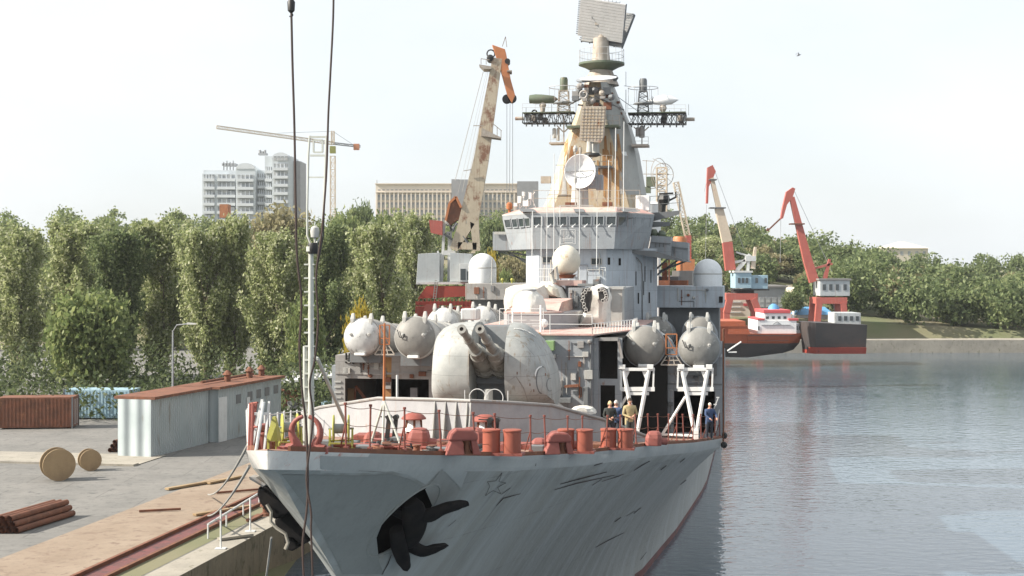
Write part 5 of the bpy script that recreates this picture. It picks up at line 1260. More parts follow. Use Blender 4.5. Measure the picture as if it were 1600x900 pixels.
m.build_split('lattice_stay', 'mast_cream', ma)
for px in (887, 896, 945, 952):
    m = MB(); m.box(PX(px-4,58.5), PX(px+4,58.5), 58.5, 59, PZ(322,58.5,900), PZ(316,58.5,900)); m.build('roof_locker', 'rust', ma)
# whip with ball
m = MB(); m.tube(P(899,232,58), P(899,330,58), .035); m.lathe([(.12,-.2),(.16,0),(.05,.2)], P(899,232,58), n=8); m.lathe([(.1,-.2),(.12,.1)], P(899,281,58), n=8); m.build('whip_antenna', 'grey_pale', ma)

# ------------------------------------------------------------------ yardarms
def yard(x0, x1, yt, yb, s, sg):
    r = empty_part('yardarm', ship)
    m = MB(); a = QM(x0, (yt+yb)/2, s); b = QM(x1, (yt+yb)/2, s); h = (yb-yt)/SG(s, 0)
    m.truss(a, b, .9, h, .033, 12); m.build('lattice', 'black', r)
    m = MB(); m.box(min(a.x,b.x), max(a.x,b.x), s-.55, s+.55, a.z+h/2+.03, a.z+h/2+.09); m.build('walkway', 'green_dark', r)
    fence('yard_rail', [Vector((a.x, s-.5, a.z+h/2+.09)), Vector((b.x, s-.5, b.z+h/2+.09))], .55, .9, 'wire', .012)
    m = MB(); e = b; m.tube(e, e + Vector((sg*.6, 0, 0)), .13, 8); m.build('end_fitting', 'antenna', r)
    m = MB()
    for k in range(9): q = a.lerp(b, (k+.5)/9) + Vector((0,0,-h/2)); m.tube(q, q - Vector((0,0,.22)), .05, 5)
    m.build_split('drip_fitting', 'grey_dark', r)
    rr = random.Random(int(x0))
    for k in range(5):
        q = a.lerp(b, rr.uniform(.3,.95)) + Vector((0,-.3,rr.uniform(-.2,.2))); m = MB(); m.cbox(q, (.35,.3,.4)); m.build('junction_box', rr.choice(['black','grey_dark','antenna']), r)
    return r
yard(898, 818, 177, 193, sm+2, -1); yard(982, 1072, 179, 194, sm+2, 1)
def lattice_post(px, yt, yb, s, w, top_h, cyl_w, mat):
    r = empty_part('antenna_post', ship); m = MB(); a = QM(px, yb, s); b = QM(px, yt, s); n = 5; 
    w0, w1 = w*1.5, w
    for k in range(4):
        c = ((-1,-1),(1,-1),(1,1),(-1,1))[k]; m.bar(a+Vector((c[0]*w0/2,c[1]*w0/2,0)), b+Vector((c[0]*w1/2,c[1]*w1/2,0)), .05)
    for i in range(n):
        t0, t1 = i/n, (i+1)/n; wa, wb = w0+(w1-w0)*t0, w0+(w1-w0)*t1; p0, p1 = a.lerp(b, t0), a.lerp(b, t1)
        for k in range(4):
            c, d = ((-1,-1),(1,-1),(1,1),(-1,1))[k], ((1,-1),(1,1),(-1,1),(-1,-1))[k]
            m.bar(p0+Vector((c[0]*wa/2,c[1]*wa/2,0)), p1+Vector((d[0]*wb/2,d[1]*wb/2,0)), .04); m.bar(p1+Vector((c[0]*wb/2,c[1]*wb/2,0)), p1+Vector((d[0]*wb/2,d[1]*wb/2,0)), .04)
    m.build('lattice', 'antenna' if px < 940 else 'grey_dark', r)
    m = MB(); cw = cyl_w/2/SG(s, 0); hh = top_h/SG(s, 0); m.lathe([(cw*.9,0),(cw,.08),(cw,hh*.85),(cw*.8,hh)], b, n=18); m.build('cylinder_antenna', mat, r, smooth=True)
    m = MB(); m.lathe([(cw*2.6,-.9),(cw*2.4,-.82),(.1,-.8)], b, n=16); m.build('skirt', 'grey_dark', r)
    m = MB(); m.ring(b+Vector((0,0,.25)), 1.05, .025, (0,0,1), 24, 5)
    for k in range(6): q = b+Vector((1.05*math.cos(k*1.047), 1.05*math.sin(k*1.047), .25)); m.tube(q, q-Vector((0,0,1.1)), .02, 4)
    m.build('ring_rail', 'wire', r)
lattice_post(881, 142, 180, sm+2, .6, 21, 12.5, 'green_dark'); lattice_post(1005, 143, 182, sm+2, .55, 20, 12, 'grey_dark')
def cone_radar(px, py, sg, s=sm+2, w=1.0):
    r = empty_part('yard_radar', ship, QM(px, py, s)); m = MB(); m.tube((.0,0,-.9), (0,0,-.1), .16, 8, .25); m.sphere((0,0,-.45), .26, 8); m.build('pedestal', 'antenna', r, smooth=True)
    m = MB(); m.lathe([(.03,-1.1),(.25,-.8),(.34,0),(.36,.5),(.3,.95),(.03,1.0)], (0,0,0), (sg,0,.02), 18); m.build('body', 'green_dark' if sg < 0 else 'radome', r, smooth=True)
cone_radar(848, 155, -1); 
r = empty_part('yard_radar', ship, QM(1036, 158, sm+2)); m = MB(); m.tube((0,0,-1.0), (0,0,-.1), .14, 8, .2); m.sphere((0,0,-.5), .27, 8); m.build('pedestal', 'antenna', r, smooth=True)
m = MB(); m.lathe([(.02,-1.15),(.28,-.6),(.38,0),(.3,.6),(.02,1.1)], (0,0,.05), (1,-.1,0), 18); m.build('body', 'radome', r, smooth=True)
m = MB(); m.ring(QM(835,176,sm+1.6), .17, .06, (0,1,0), 16, 6); m.build('round_fitting', 'black', ma, smooth=True)
m = MB(); m.bar(QM(852,150,sm+2), QM(866,163,sm+2), .08); m.cbox(QM(861,157,sm+2), (.5,.3,.4)); m.build('drive_box', 'green_dark', ma)
# hanging cylinder antennas below the yards
for px, py, w, h in ((866,208,6,16),(872,210,5,20),(1003,206,9,18),(996,206,6,14)):
    m = MB(); q = QM(px, py+h/2, sm+2); cw = w/2/SG(sm+2, 0); hh = h/SG(sm+2, 0); m.lathe([(cw*.9,0),(cw,.05),(cw,hh*.9),(cw*.6,hh)], q, n=14); m.build('cylinder_antenna', 'grey_pale' if px < 940 else 'grey_warm', ma, smooth=True)
m = MB(); m.box(QM(860,0,sm+2).x, QM(886,0,sm+2).x, sm+1.3, sm+2.6, PZ(226,sm+2,870), PZ(223.5,sm+2,870)); m.box(QM(988,0,sm+2).x, QM(1014,0,sm+2).x, sm+1.3, sm+2.6, PZ(230,sm+2,1000), PZ(226.5,sm+2,1000)); m.build_split('antenna_shelf', 'antenna', ma)
fence('shelf_rail', [QM(860,224,sm+1.4), QM(878,224,sm+1.4)], .6, .4, 'wire', .014); fence('shelf_rail', [QM(992,227,sm+1.4), QM(1013,227,sm+1.4)], .6, .4, 'wire', .014)
m = MB()
for a, b in (((870,196),(880,206)), ((892,196),(882,206)), ((990,198),(1001,208)), ((1014,198),(1003,208)), ((881,180),(881,225)), ((1003,180),(1003,228))): m.bar(QM(*a, sm+2), QM(*b, sm+2), .08)
m.build_split('yard_strut', 'antenna', ma)
m = MB()
for (x, ya, yb) in ((822,168,178),(862,160,178),(900,135,178),(914,120,150),(1019,150,180),(1031,166,180),(1046,172,180),(1064,170,180),(1076,163,180),(978,112,135),(850,168,177),(925,14,30)): m.tube(QM(x, ya, sm+1.8), QM(x, yb, sm+1.8), .022, 4)
m.build_split('whip_antenna', 'grey_dark', ma)
m = MB(); m.bar(QM(900,136,sm+2.2), QM(912,136,sm+2.2), .03); m.bar(QM(975,134,sm+2.2), QM(1006,138,sm+2.2), .03); m.bar(QM(966,152,sm+2), QM(1000,176,sm+2), .04); m.bar(QM(978,140,sm+2), QM(978,178,sm+2), .04); m.lathe([(.15,-.2),(.3,0),(.15,.2)], QM(960,122,sm+2), n=10); m.build_split('stay_bar', 'grey_dark', ma)
m = MB(); m.cbox(QM(853,281,sm+3), (.7,.4,.5)); m.bar(QM(846,281,sm+3), QM(858,281,sm+3), .12); m.build('side_lamp', 'antenna', ma)

# aft lattice mast with hoop antenna, behind the bridge to the right
am = empty_part('aft_mast', ship); s5 = 84.0; QA = lambda x, y: P(x, y, s5)
m = MB(); m.truss(QA(1034,335), QA(1034,262), .8, .8, .05, 8, (0,1,0)); m.build('lattice', 'crane_far_pale', am)
m = MB(); m.ring(QA(1036,273), .95, .03, (.6,-1,0), 26, 5); m.ring(QA(1030,272), 1.3, .025, (1,-.5,0), 26, 5)
for k in range(5): a = k*math.pi/5; c = QA(1036,273); m.bar(c+Vector((.8*math.cos(a),0,.95*math.sin(a))), c-Vector((.8*math.cos(a),0,.95*math.sin(a))), .03)
m.build('hoop_antenna', 'antenna', am)
m = MB(); m.bar(QA(1005,272), QA(1045,272), .06); m.bar(QA(1004,251), QA(1022,252), .05); m.bar(QA(1010,250), QA(1010,300), .05); m.bar(QA(1020,248), QA(1046,262), .04); m.bar(QA(1012,296), QA(1034,292), .05); m.build('cross_arm', 'antenna', am)
m = MB(); m.cbox(QA(1017,284), (.7,.6,.8)); m.cbox(QA(1012,297), (.5,.5,.5)); m.build('equipment_box', 'green_dark', am)
m = MB(); m.lathe([(.9,-2.6),(.9,.3),(.6,.5)], P(1015,325,s5-2), n=18); m.box(PX(1005,s5),PX(1030,s5),s5-1,s5+2,zd(84),PZ(335,s5,1010)); m.build('tank', 'white', am, smooth=True)
m = MB(); m.box(PX(985,s5),PX(1060,s5),s5,s5+14,zd(84),PZ(432,s5,1000)); m.build('aft_deckhouse', 'grey_dark', ship)
m = MB(); m.box(PX(1035,s5),PX(1043,s5),s5-.5,s5,PZ(447,s5,1040),PZ(410,s5,1040)); m.box(PX(1046,s5),PX(1048,s5),s5-1.5,s5-1,PZ(447,s5,1040),PZ(405,s5,1040)); m.box(PX(1030,s5),PX(1076,s5),s5-1,s5,PZ(447,s5,1040),PZ(438,s5,1040)); m.build_split('aft_fitting', 'rust', ship)
m = MB(); m.box(PX(1050,s5+3),PX(1082,s5+3),s5+3,s5+5,zd(84),PZ(423,s5+3,1060)); m.build('aft_house', 'grey_warm', ship)
m = MB(); m.lathe([(.05,0),(.6,.1),(.62,1.5),(.5,1.7)], P(1062,400,s5+8), n=16); m.tube(P(1062,400,s5+8), P(1062,450,s5+8), .3); m.build('aft_funnel', 'crane_orange', ship, smooth=True)

# pipes, cable runs, lamps and boxes fixed to the walls
rb = random.Random(17)
def wall_bits(x0, x1, y0, y1, s, n, mats=('grey_dark','grey_pale','rust','grey_warm')):
    for k in range(n):
        px, py = rb.uniform(x0, x1), rb.uniform(y0, y1); a = P(px, py, s); t = rb.random(); m = MB(); mt = rb.choice(mats)
        if t < .35: L_ = rb.uniform(.5, 1.8); zt2 = min(P(px, y0, s).z, a.z + L_/2); zb2 = max(P(px, y1, s).z, a.z - L_/2); m.tube((a.x, s-.05, zb2), (a.x, s-.05, zt2), rb.uniform(.02,.04), 6); m.cbox((a.x, s-.04, (zb2+zt2)/2), (.12,.06,.05)); nm = 'wall_pipe'
        elif t < .65: w_, h_ = rb.uniform(.14,.4), rb.uniform(.14,.45); m.box(a.x-w_/2, a.x+w_/2, s-.14, s-.003, a.z-h_/2, a.z+h_/2); nm = 'junction_box'
        elif t < .8: m.lathe([(.06,0),(.10,.06),(.10,.14),(.05,.2)], (a.x, s-.003, a.z), (0,-1,0), 10); nm = 'bulkhead_lamp'
        else: L_ = rb.uniform(.5, 1.4); m.tube((a.x-L_/2, s-.04, a.z), (a.x+L_/2, s-.04, a.z), .025, 5); m.tube((a.x+L_/2, s-.04, a.z), (a.x+L_/2, s-.04, a.z-rb.uniform(.2,.6)), .025, 5); nm = 'cable_run'
        m.build(nm, mt, ship, bevel=.012 if nm == 'junction_box' else 0)
wall_bits(872, 922, 532, 622, sc0, 16); wall_bits(850, 940, 395, 440, 55.6, 9, ('grey_pale','grey','grey_dark')); wall_bits(840, 955, 358, 384, 55.25, 0)
wall_bits(1044, 1052, 575, 680, s0, 5); wall_bits(970, 1125, 580, 606, s0, 12); wall_bits(532, 680, 562, 588, s0, 16); wall_bits(600, 609, 595, 620, s0, 2); wall_bits(735, 830, 447, 466, 61, 6); wall_bits(1028, 1125, 450, 477, 61, 8); wall_bits(892, 952, 455, 508, 48, 8)
for px, pa, pb in ((545,562,566),(575,565,569),(660,566,570),(980,585,589),(1060,584,588)):
    m = MB(); m.ring(P(px, pa, s0-.08), .14, .03, (0,1,0), 14, 5); m.build('eye_ring', 'grey_pale', ship)
# ------------------------------------------------------------------ loose things on the ship (world objects)
def trestle(px0, s, label):
    # px0 = photo column of the left end of the top beam, on ship plane s
    o = thing('loading_trestle', label, 'trestle', S2W(PX(px0+28, s), s, dz(s)), -TH, 'white loading trestles'); base = Vector((PX(px0+28, s), s, dz(s)))
    q = lambda x, y, d=0.0: P(px0 + x, y, s + d) - base
    m = MB(); m.bar(q(0,577), q(57,577), .17, .14); m.bar(q(0,577,1.1), q(57,577,1.1), .14); m.build('top_beam', 'white', o)
    m = MB(); m.bar(q(1,608), q(57,608), .12, .2); m.bar(q(14,615), q(48,615), .1, .14); m.build('lower_beam', 'white', o)
    for x in (1.5, 55.5):
        m = MB(); m.bar(q(x,579), q(x-1,607), .08); m.build('side_post', 'white', o)
    for x in (6, 50):
        m = MB(); a = q(x,573); m.cbox(a, (.3,.3,.2)); m.build('saddle', 'white', o)
    z0 = 0.02
    ft = Vector((q(29,690).x, -.15, z0 + .05))
    for x, d in ((8,-1), (48,1)):
        m = MB(); m.tube(q(x,578), ft + Vector((d*.06,0,.3)), .10, 10); m.build('leg', 'white', o, smooth=True)
    for x in (10, 45):
        m = MB(); a = q(x,580); b = q(x+(8 if x == 10 else -8),580); c = q(x+(2 if x == 10 else -2),594); m.loft([[a, b, c], [p+Vector((0,.05,0)) for p in (a, b, c)]]); m.build('gusset', 'white', o)
    m = MB(); m.cbox(ft + Vector((0,0,.12)), (.28,.3,.5)); m.build('foot', 'white', o)
    bk_ = Vector((q(-24,680).x, .4, .12))
    m = MB(); m.tube(q(13,620), bk_, .07, 8); m.build('back_strut', 'white', o, smooth=True)
    m = MB(); m.bar(bk_, ft + Vector((0,0,.1)), .1); m.build('tie_bar', 'white', o)
    return o
trestle(966, 36.5, 'white steel V trestle nearer the centre, behind the man in a sand coloured shirt')
trestle(1058, 36.5, 'white steel V trestle at the ship side, in front of the outermost dark tube')
# ================================================================== SETTING
def loc_ship(X, Y): return (X-OX)*CS - (Y-OY)*SN, (X-OX)*SN + (Y-OY)*CS
def sstep(a, b, v): t = max(0, min(1, (v-a)/(b-a))); return t*t*(3-2*t)
def terrain(X, Y):
    lx, ls = loc_ship(X, Y)
    left = sstep(-13.6, -14.6, lx); far = sstep(266, 270, Y - .02*X)
    land = max(left, far)
    z = -4 + 6.3*land
    if land > .5:
        n = noise.noise(Vector((X*.012, Y*.012, 0)))*3
        hl = sstep(225, 400, Y + 0.1*X) * (20 + n) * sstep(140, 20, X) if True else 0
        hr = sstep(300, 460, Y) * (9 + n) * sstep(20, 110, X)
        z += hl + hr + sstep(450, 900, Y)*4
    return z
xs = sorted(set(list(range(-700, 1000, 12)) + [-1800, -1300, -1000, 1300, 1800, 2600])); ys = [-150, -60, 0] + list(range(20, 620, 9)) + list(range(620, 1200, 40)) + [1500, 2500, 4500]
m = MB(); m.v = [(x, y, terrain(x, y)) for y in ys for x in xs]; nx = len(xs)
m.f = [(j*nx+i, j*nx+i+1, (j+1)*nx+i+1, (j+1)*nx+i) for j in range(len(ys)-1) for i in range(nx-1)]; m.m = [0]*len(m.f)
m.build('terrain', 'ground', None, kind='structure', smooth=True)
m = MB(); m.add([(-900,-300,0),(2600,-300,0),(2600,900,0),(-900,900,0)], [(0,1,2,3)]); m.build('water', 'water', None, kind='structure')

# quay on the left, in the ship's frame
quay = MB()
def Q(x, s, z): v = S2W(x, s, z); return (v.x, v.y, z)
QZ = 2.5; QX = -13.0
quay.loft([[Q(QX,-60,-4),Q(QX,260,-4),Q(QX-220,260,-4),Q(QX-220,-60,-4)], [Q(QX,-60,QZ),Q(QX,260,QZ),Q(QX-220,260,QZ),Q(QX-220,-60,QZ)]])
quay.build('quay', 'quay_wall', None, kind='structure')
def sheet(name, x0, x1, s0, s1, z, mat, n=1):
    m = MB(); m.add([Q(x0,s0,z),Q(x1,s0,z),Q(x1,s1,z),Q(x0,s1,z)], [(0,1,2,3)]); return m.build(name, mat, None, kind='structure', recalc=False)
sheet('quay_paving', QX-220, QX, -60, 260, QZ+.004, 'asphalt'); sheet('coping', QX-1.5, QX, -60, 150, QZ+.008, 'concrete')
sheet('sand_path', QX-9.5, QX-4.2, -20, 62, QZ+.010, 'sand'); sheet('grass_strip', QX-2.8, QX-1.6, -20, 120, QZ+.012, 'ground')
m = MB(); 
for x in (-2.9, -4.3): m.loft([[Q(QX+x,-30,QZ),Q(QX+x+.18,-30,QZ),Q(QX+x+.18,-30,QZ+.18),Q(QX+x,-30,QZ+.18)],[Q(QX+x,140,QZ),Q(QX+x+.18,140,QZ),Q(QX+x+.18,140,QZ+.18),Q(QX+x,140,QZ+.18)]])
m.build('crane_rail', 'rust', None, kind='structure')
sheet('rail_bed', QX-4.1, QX-2.95, -30, 140, QZ+.016, 'boot_red')
m = MB(); m.loft([[Q(QX-40,s,QZ),Q(QX-16.5,s,QZ),Q(QX-16.5,s,QZ+.14),Q(QX-40,s,QZ+.14)] for s in (56.5, 57.3)]); m.build('kerb', 'concrete', None, kind='structure')
sheet('pavement', QX-40, QX-16.5, 57.3, 62, QZ+.05, 'concrete')
# quay edge railing posts, white pipe
def pipe_rail(px, py, Yd, label, hgt=1.3):
    b = W(px, py, Yd); o = thing('rail_post', label, 'post', (b.x, b.y, QZ)); m = MB(); m.tube((0,0,0), (0,0,hgt), .05, 8); m.sphere((0,0,hgt), .06, 8); m.build('tube', 'steel_white', o, smooth=True); m = MB(); m.cbox((0,0,.03), (.3,.3,.06)); m.build('foot', 'steel_white', o)
def qpt(px, py): 
    Y = (CZ-QZ)*F/(py-HY); return XW(px, Y), Y
for (px, py, lb, h_) in ((345,858,'white steel post at the quay edge beside the lower left corner',1.9),(391,831,'white steel post on the quay edge close to the hanging anchor',1.7)):
    X, Y = qpt(px, py); o = thing('rail_post', lb, 'post', (X, Y, QZ)); m = MB(); m.tube((0,0,0), (0,0,h_), .045, 8); m.build('tube', 'steel_white', o, smooth=True); m = MB(); m.cbox((0,0,.03), (.5,.4,.05)); m.build('foot', 'steel_white', o)
X0, Y0 = qpt(325, 842); X1, Y1 = qpt(405, 790)
m = MB(); m.tube((X0,Y0,QZ+.7), (X1,Y1,QZ+.7), .06, 8); 
for t in (0,.33,.66,1): m.tube((X0+(X1-X0)*t,Y0+(Y1-Y0)*t,QZ), (X0+(X1-X0)*t,Y0+(Y1-Y0)*t,QZ+.7), .05, 6)
tag(m.build('pipe_barrier', 'steel_white', None, smooth=True), 'low white pipe barrier running along the rusty crane rail', 'barrier')
X, Y = qpt(415, 806); m = MB(); m.lathe([(.3,0),(.25,.15),(.16,.2),(.16,.45),(.3,.5),(.3,.6),(.1,.65)], (X,Y,QZ), n=16); tag(m.build('mooring_bollard', 'rust', None, smooth=True), 'rusty mooring bollard near the quay edge under the hanging anchor', 'bollard')

# bits lying on the quay near the bow
for k, (px, py, L_, rz_, mt, nm_, lb, ct) in enumerate([(352,752,3.2,.5,'wood','plank','grey brown plank lying on the sandy quay strip, highest in view','plank'),(372,770,2.6,1.1,'rust','steel_bar','rusty bar lying on the sandy quay strip left of the hanging anchor','bar'),(350,800,3.8,.75,'wood','plank','long plank lying beside the crane rail','plank'),
    (398,812,1.6,.2,'rust','scrap_plate','rusty scrap plate on the grass strip near the mooring bollard','scrap'),(368,842,1.8,.9,'concrete','kerb_stone','loose kerb stone at the quay edge between the two white posts','stone'),(300,760,4.0,.6,'wood','plank','plank lying far left on the sandy strip','plank'),(250,800,2.2,1.3,'rust','steel_bar','short rusty bar left on the sandy strip','bar')]):
    X, Y = qpt(px, py); d_ = Vector((math.sin(rz_), math.cos(rz_), 0))*L_/2; m = MB(); m.bar(Vector((X,Y,QZ+.1))-d_, Vector((X,Y,QZ+.12))+d_, .35 if nm_ != 'steel_bar' else .12, .12); tag(m.build(nm_, mt, None, bevel=.01), lb, ct)
# stored yard gear left of the shed
def container(px, py, rz_, mat, label, L_=6.0):
    X, Y = qpt(px, py); o = thing('steel_container', label, 'container', (X, Y, QZ), rz_)
    m = MB(); m.box(-L_/2, L_/2, -1.2, 1.2, .12, 2.6)
    for k in range(int(L_/.3)): x = -L_/2+.15+k*.3; m.box(x-.07, x+.07, -1.25, -1.2, .25, 2.5)
    m.build('shell', mat, o); m = MB()
    for x in (-L_/2, L_/2):
        for y in (-1.22, 1.22): m.box(x-.06, x+.06, y-.06, y+.06, .0, 2.64)
    m.build_split('corner_post', 'grey_dark', o); m = MB(); m.tube((L_/2+.05,-.4,.3),(L_/2+.05,-.4,2.4),.03); m.tube((L_/2+.05,.4,.3),(L_/2+.05,.4,2.4),.03); m.build('door_bar', 'steel_white', o)
container(60, 668, .1, 'rust', 'rust red steel container on the quay at the left picture edge'); container(160, 653, -.1, 'crane_blue', 'pale blue steel container behind the rusty one on the left quay')
for k, (px, py, r_, lb) in enumerate(((90,750,1.0,'large wooden cable drum standing on the left quay'),(140,735,.7,'smaller wooden cable drum right of the large one on the left quay'))):
    X, Y = qpt(px, py); o = thing('cable_drum', lb, 'cable drum', (X, Y, QZ), .5); m = MB()
    for y in (-.5*r_, .5*r_): m.lathe([(.1,-.05),(r_,-.05),(r_,.05),(.1,.05)], (0,y,r_), (0,1,0), 28)
    m.build_split('flange', 'wood', o); m = MB(); m.lathe([(r_*.6,-.45*r_),(r_*.62,0),(r_*.6,.45*r_)], (0,0,r_), (0,1,0), 24); m.build('cable_winding', 'black', o, smooth=True)
for k, (px, py, lb) in enumerate(((200,700,'stack of rusty pipes on the quay left of the shed'),(30,820,'stack of rusty pipes at the lower left edge of the quay'))):
    X, Y = qpt(px, py); m = MB()
    for r_ in range(3):
        for c_ in range(5-r_): m.lathe([(.16,-2.6),(.16,2.6),(.13,2.6),(.13,-2.6)], (X+c_*.34+r_*.17, Y, QZ+.17+r_*.29), (.25,1,0), 10, cap=False)
    tag(m.build('pipe_stack', 'rust', None, smooth=True), lb, 'pipes')
X, Y = qpt(270, 690); lp = thing('lamp_post', 'tall grey lamp post on the quay left of the shed row', 'lamp post', (X, Y, QZ)); m = MB(); m.tube((0,0,0),(0,0,8.5),.11,8,.06); m.path([(0,0,8.4),(.3,0,8.9),(1.2,0,9.0)],.05,6); m.build('pole','grey',lp,smooth=True); m = MB(); m.loft([[(1.1,-.15,8.95),(1.8,-.12,8.95),(1.8,.12,8.95),(1.1,.15,8.95)],[(1.1,-.1,9.1),(1.75,-.08,9.05),(1.75,.08,9.05),(1.1,.1,9.1)]]); m.build('lamp_head','grey_pale',lp)

# corrugated shed
shed = thing('corrugated_shed', 'long pale corrugated metal shed with a rusty roof edge on the quay', 'shed')
sa = W(341, 690, 107); sb2 = W(439, 600, 118)
dirv = Vector((sb2.x-sa.x, sb2.y-sa.y, 0)).normalized(); nrm = Vector((-dirv.y, dirv.x, 0)); 
A = Vector((sa.x, sa.y, QZ)); B = Vector((sb2.x, sb2.y, QZ)); Hs = 5.0
A2 = A - dirv*0; 
def slab(p, q, d, z0, z1): return [[Vector((v.x, v.y, z)) for v in (p, q, q+d, p+d)] for z in (z0, z1)]
m = MB(); m.loft(slab(A, B, nrm*3.2, QZ, ZW(603,110))); m.build('wall', 'corrugated', shed)
m = MB(); 
m.loft(slab(A-dirv*.3-nrm*.3, B+dirv*.2-nrm*.3, nrm*3.8, ZW(603,110)+.01, ZW(603,110)+.2)); m.build('roof', 'rust', shed)
for k, u in enumerate((.30,.48,.62,.76,.91)):
    c = A.lerp(B, u) - nrm*.03; z = ZW(622-6*u,112); m = MB(); m.loft(slab(c-dirv*.42, c+dirv*.42, nrm*.02, z-.35, z+.35)); w = m.build('window', 'grey_dark', shed)
m = MB(); c = A.lerp(B,.06)-nrm*.05; m.loft(slab(c-dirv*.7, c+dirv*.7, nrm*.03, QZ, QZ+3.4)); m.build('door', 'steel_white', shed)
m = MB(); c = A.lerp(B,.45)-nrm*.04; m.loft(slab(c-dirv*.3, c+dirv*.3, nrm*.02, QZ+1.2, QZ+3)); m.build('pale_panel', 'steel_white', shed)
m = MB(); 
for u in (.4,.75,.95): c = A.lerp(B,u)+nrm*1.5; c.z = ZW(603,110)+.2; m.lathe([(.25,0),(.25,.5),(.4,.55),(.1,.9)], c, n=10)
m.path([A.lerp(B,.1)+nrm*2+Vector((0,0,ZW(603,110)+.4-QZ)), A.lerp(B,.9)+nrm*2+Vector((0,0,ZW(603,110)+.4-QZ))], .1, 6); m.build('roof_pipe', 'rust', shed)
# second part of the shed row to the left, beyond the photo's edge
m = MB(); C2 = A - dirv*9 + nrm*.6; m2 = thing('corrugated_shed', 'lower grey corrugated annex at the left end of the shed row', 'shed')
m.loft(slab(C2, A-dirv*.4+nrm*.6, nrm*2.6, QZ, ZW(612,105))); m.build('wall', 'corrugated', m2); m = MB(); m.loft(slab(C2-nrm*.3, A-dirv*.4+nrm*.3, nrm*3.2, ZW(612,105)+.01, ZW(612,105)+.2)); m.build('roof', 'rust', m2)
# open canopy roof behind
cano = thing('open_canopy', 'low pale metal canopy roof over stored gear behind the bow', 'canopy')
m = MB(); f = [W(440,600,135), W(536,588,135), W(533,571,148), W(470,572,152)]; m.loft([f, [p+Vector((0,0,.2)) for p in f]]); m.build('roof', 'steel_white', cano)
m = MB(); 
for k in range(8): a = f[0].lerp(f[1], k/7); b = f[3].lerp(f[2], k/7); m.bar(a+Vector((0,0,.25)), b+Vector((0,0,.25)), .12)
m.build('roof_rib', 'roof_slate', cano)
for k in range(5): 
    a = f[0].lerp(f[1], k/4); m = MB(); m.bar((a.x,a.y,QZ), a, .2); m.build('post', 'grey_dark', cano)
rr = random.Random(11)
gear = [('storage_crate','rust','rust brown crate, the leftmost under the low canopy','crate'),('steel_drum','grey_dark','dark steel drum, leftmost drum under the low canopy','drum'),('pipe_bundle','grey_warm','bent grey pipe lying left under the low canopy','pipe'),
        ('storage_crate','steel_white','white crate under the middle of the low canopy','crate'),('steel_drum','wood','brown steel drum under the middle of the low canopy','drum'),('pipe_bundle','green_dark','dark green pipe under the middle of the low canopy','pipe'),
        ('storage_crate','grey_dark','dark grey crate under the right part of the low canopy','crate'),('steel_drum','crane_blue','pale blue steel drum under the right part of the low canopy','drum'),('pipe_bundle','rust','rusty pipe at the right end of the low canopy','pipe')]
for k, (nm_, mt, lb, ct) in enumerate(gear):
    X = XW(450 + k*9 + rr.uniform(-2,2), 128); w = rr.uniform(.8, 2.0); h = rr.uniform(.8, 2.2); m = MB(); t = k % 3
    if t == 0: m.box(X-w/2, X+w/2, 128, 129.5, QZ, QZ+h); m.box(X-w/2-.1, X+w/2+.1, 127.9, 129.6, QZ+h, QZ+h+.1)
    elif t == 1: m.lathe([(.45,0),(.45,.9),(.48,.92),(.48,1.2),(.1,1.22)], (X,127.5,QZ), n=14)
    else: m.path([(X-w,127,QZ+.2),(X,127.3,QZ+.7),(X+w,127,QZ+.3)], .18, 7)
    tag(m.build(nm_, mt, None), lb, ct, 'gear stored under the canopy')

# mooring ropes from the bow to the quay
def hang(name, a, b, sag, r, mat, label, cat, n=14):
    m = MB(); a, b = Vector(a), Vector(b); m.path([a.lerp(b, k/n) - Vector((0,0,sag*4*(k/n)*(1-k/n))) for k in range(n+1)], r, 6); return tag(m.build(name, mat, None, smooth=True), label, cat)
def onship(px, py, s): v = P(px, py, s); return S2W(v.x, v.y, v.z)
hang('mooring_rope', onship(389,692,1.6), Vector((*qpt(325,778), QZ+.2)), .4, .04, 'rope', 'upper mooring rope from the bow down to the quay', 'rope')
hang('mooring_rope', onship(390,728,1.8), Vector((*qpt(325,812), QZ+.2)), .3, .04, 'rope', 'lower mooring rope from below the bow rail down to the quay', 'rope')
hang('mooring_rope', onship(424,840,5.0), Vector((XW(392,60), 60, .2)), .8, .03, 'rope', 'thin slack line hanging from the anchor past the quay wall', 'rope')
# two dark cables hanging in front of the bow
def hcable(pts, Yd, r, label):
    P2 = [W(x, y, Yd) for x, y in pts]; Q2 = []
    for i in range(len(P2)-1):
        p0 = P2[max(i-1,0)]; p1 = P2[i]; p2 = P2[i+1]; p3 = P2[min(i+2,len(P2)-1)]
        for k in range(6):
            t = k/6; Q2.append(.5*((2*p1)+(p2-p0)*t+(2*p0-5*p1+4*p2-p3)*t*t+(3*p1-p0-3*p2+p3)*t**3))
    Q2.append(P2[-1]); m = MB(); m.path(Q2, r, 7); return tag(m.build('hanging_cable', 'cable', None, smooth=True), label, 'cable')
hcable([(448,-260),(452,-120),(455,10),(457,100),(460,200),(462,320),(464,400),(471,470),(468,540),(472,610),(478,660),(480,700),(481,760),(479,800),(473,850),(475,910),(474,960)], 32.2, .027, 'dark cable hanging straight down left of the pale bow mast')
hcable([(516,-260),(520,-100),(521,10),(516,120),(513,180),(510,270),(503,360),(494,430),(497,500),(492,560),(484,600),(489,650),(484,700),(479,750),(486,800),(486,830),(488,880),(490,960)], 32.0, .024, 'dark cable swinging close to the pale bow mast on its right')
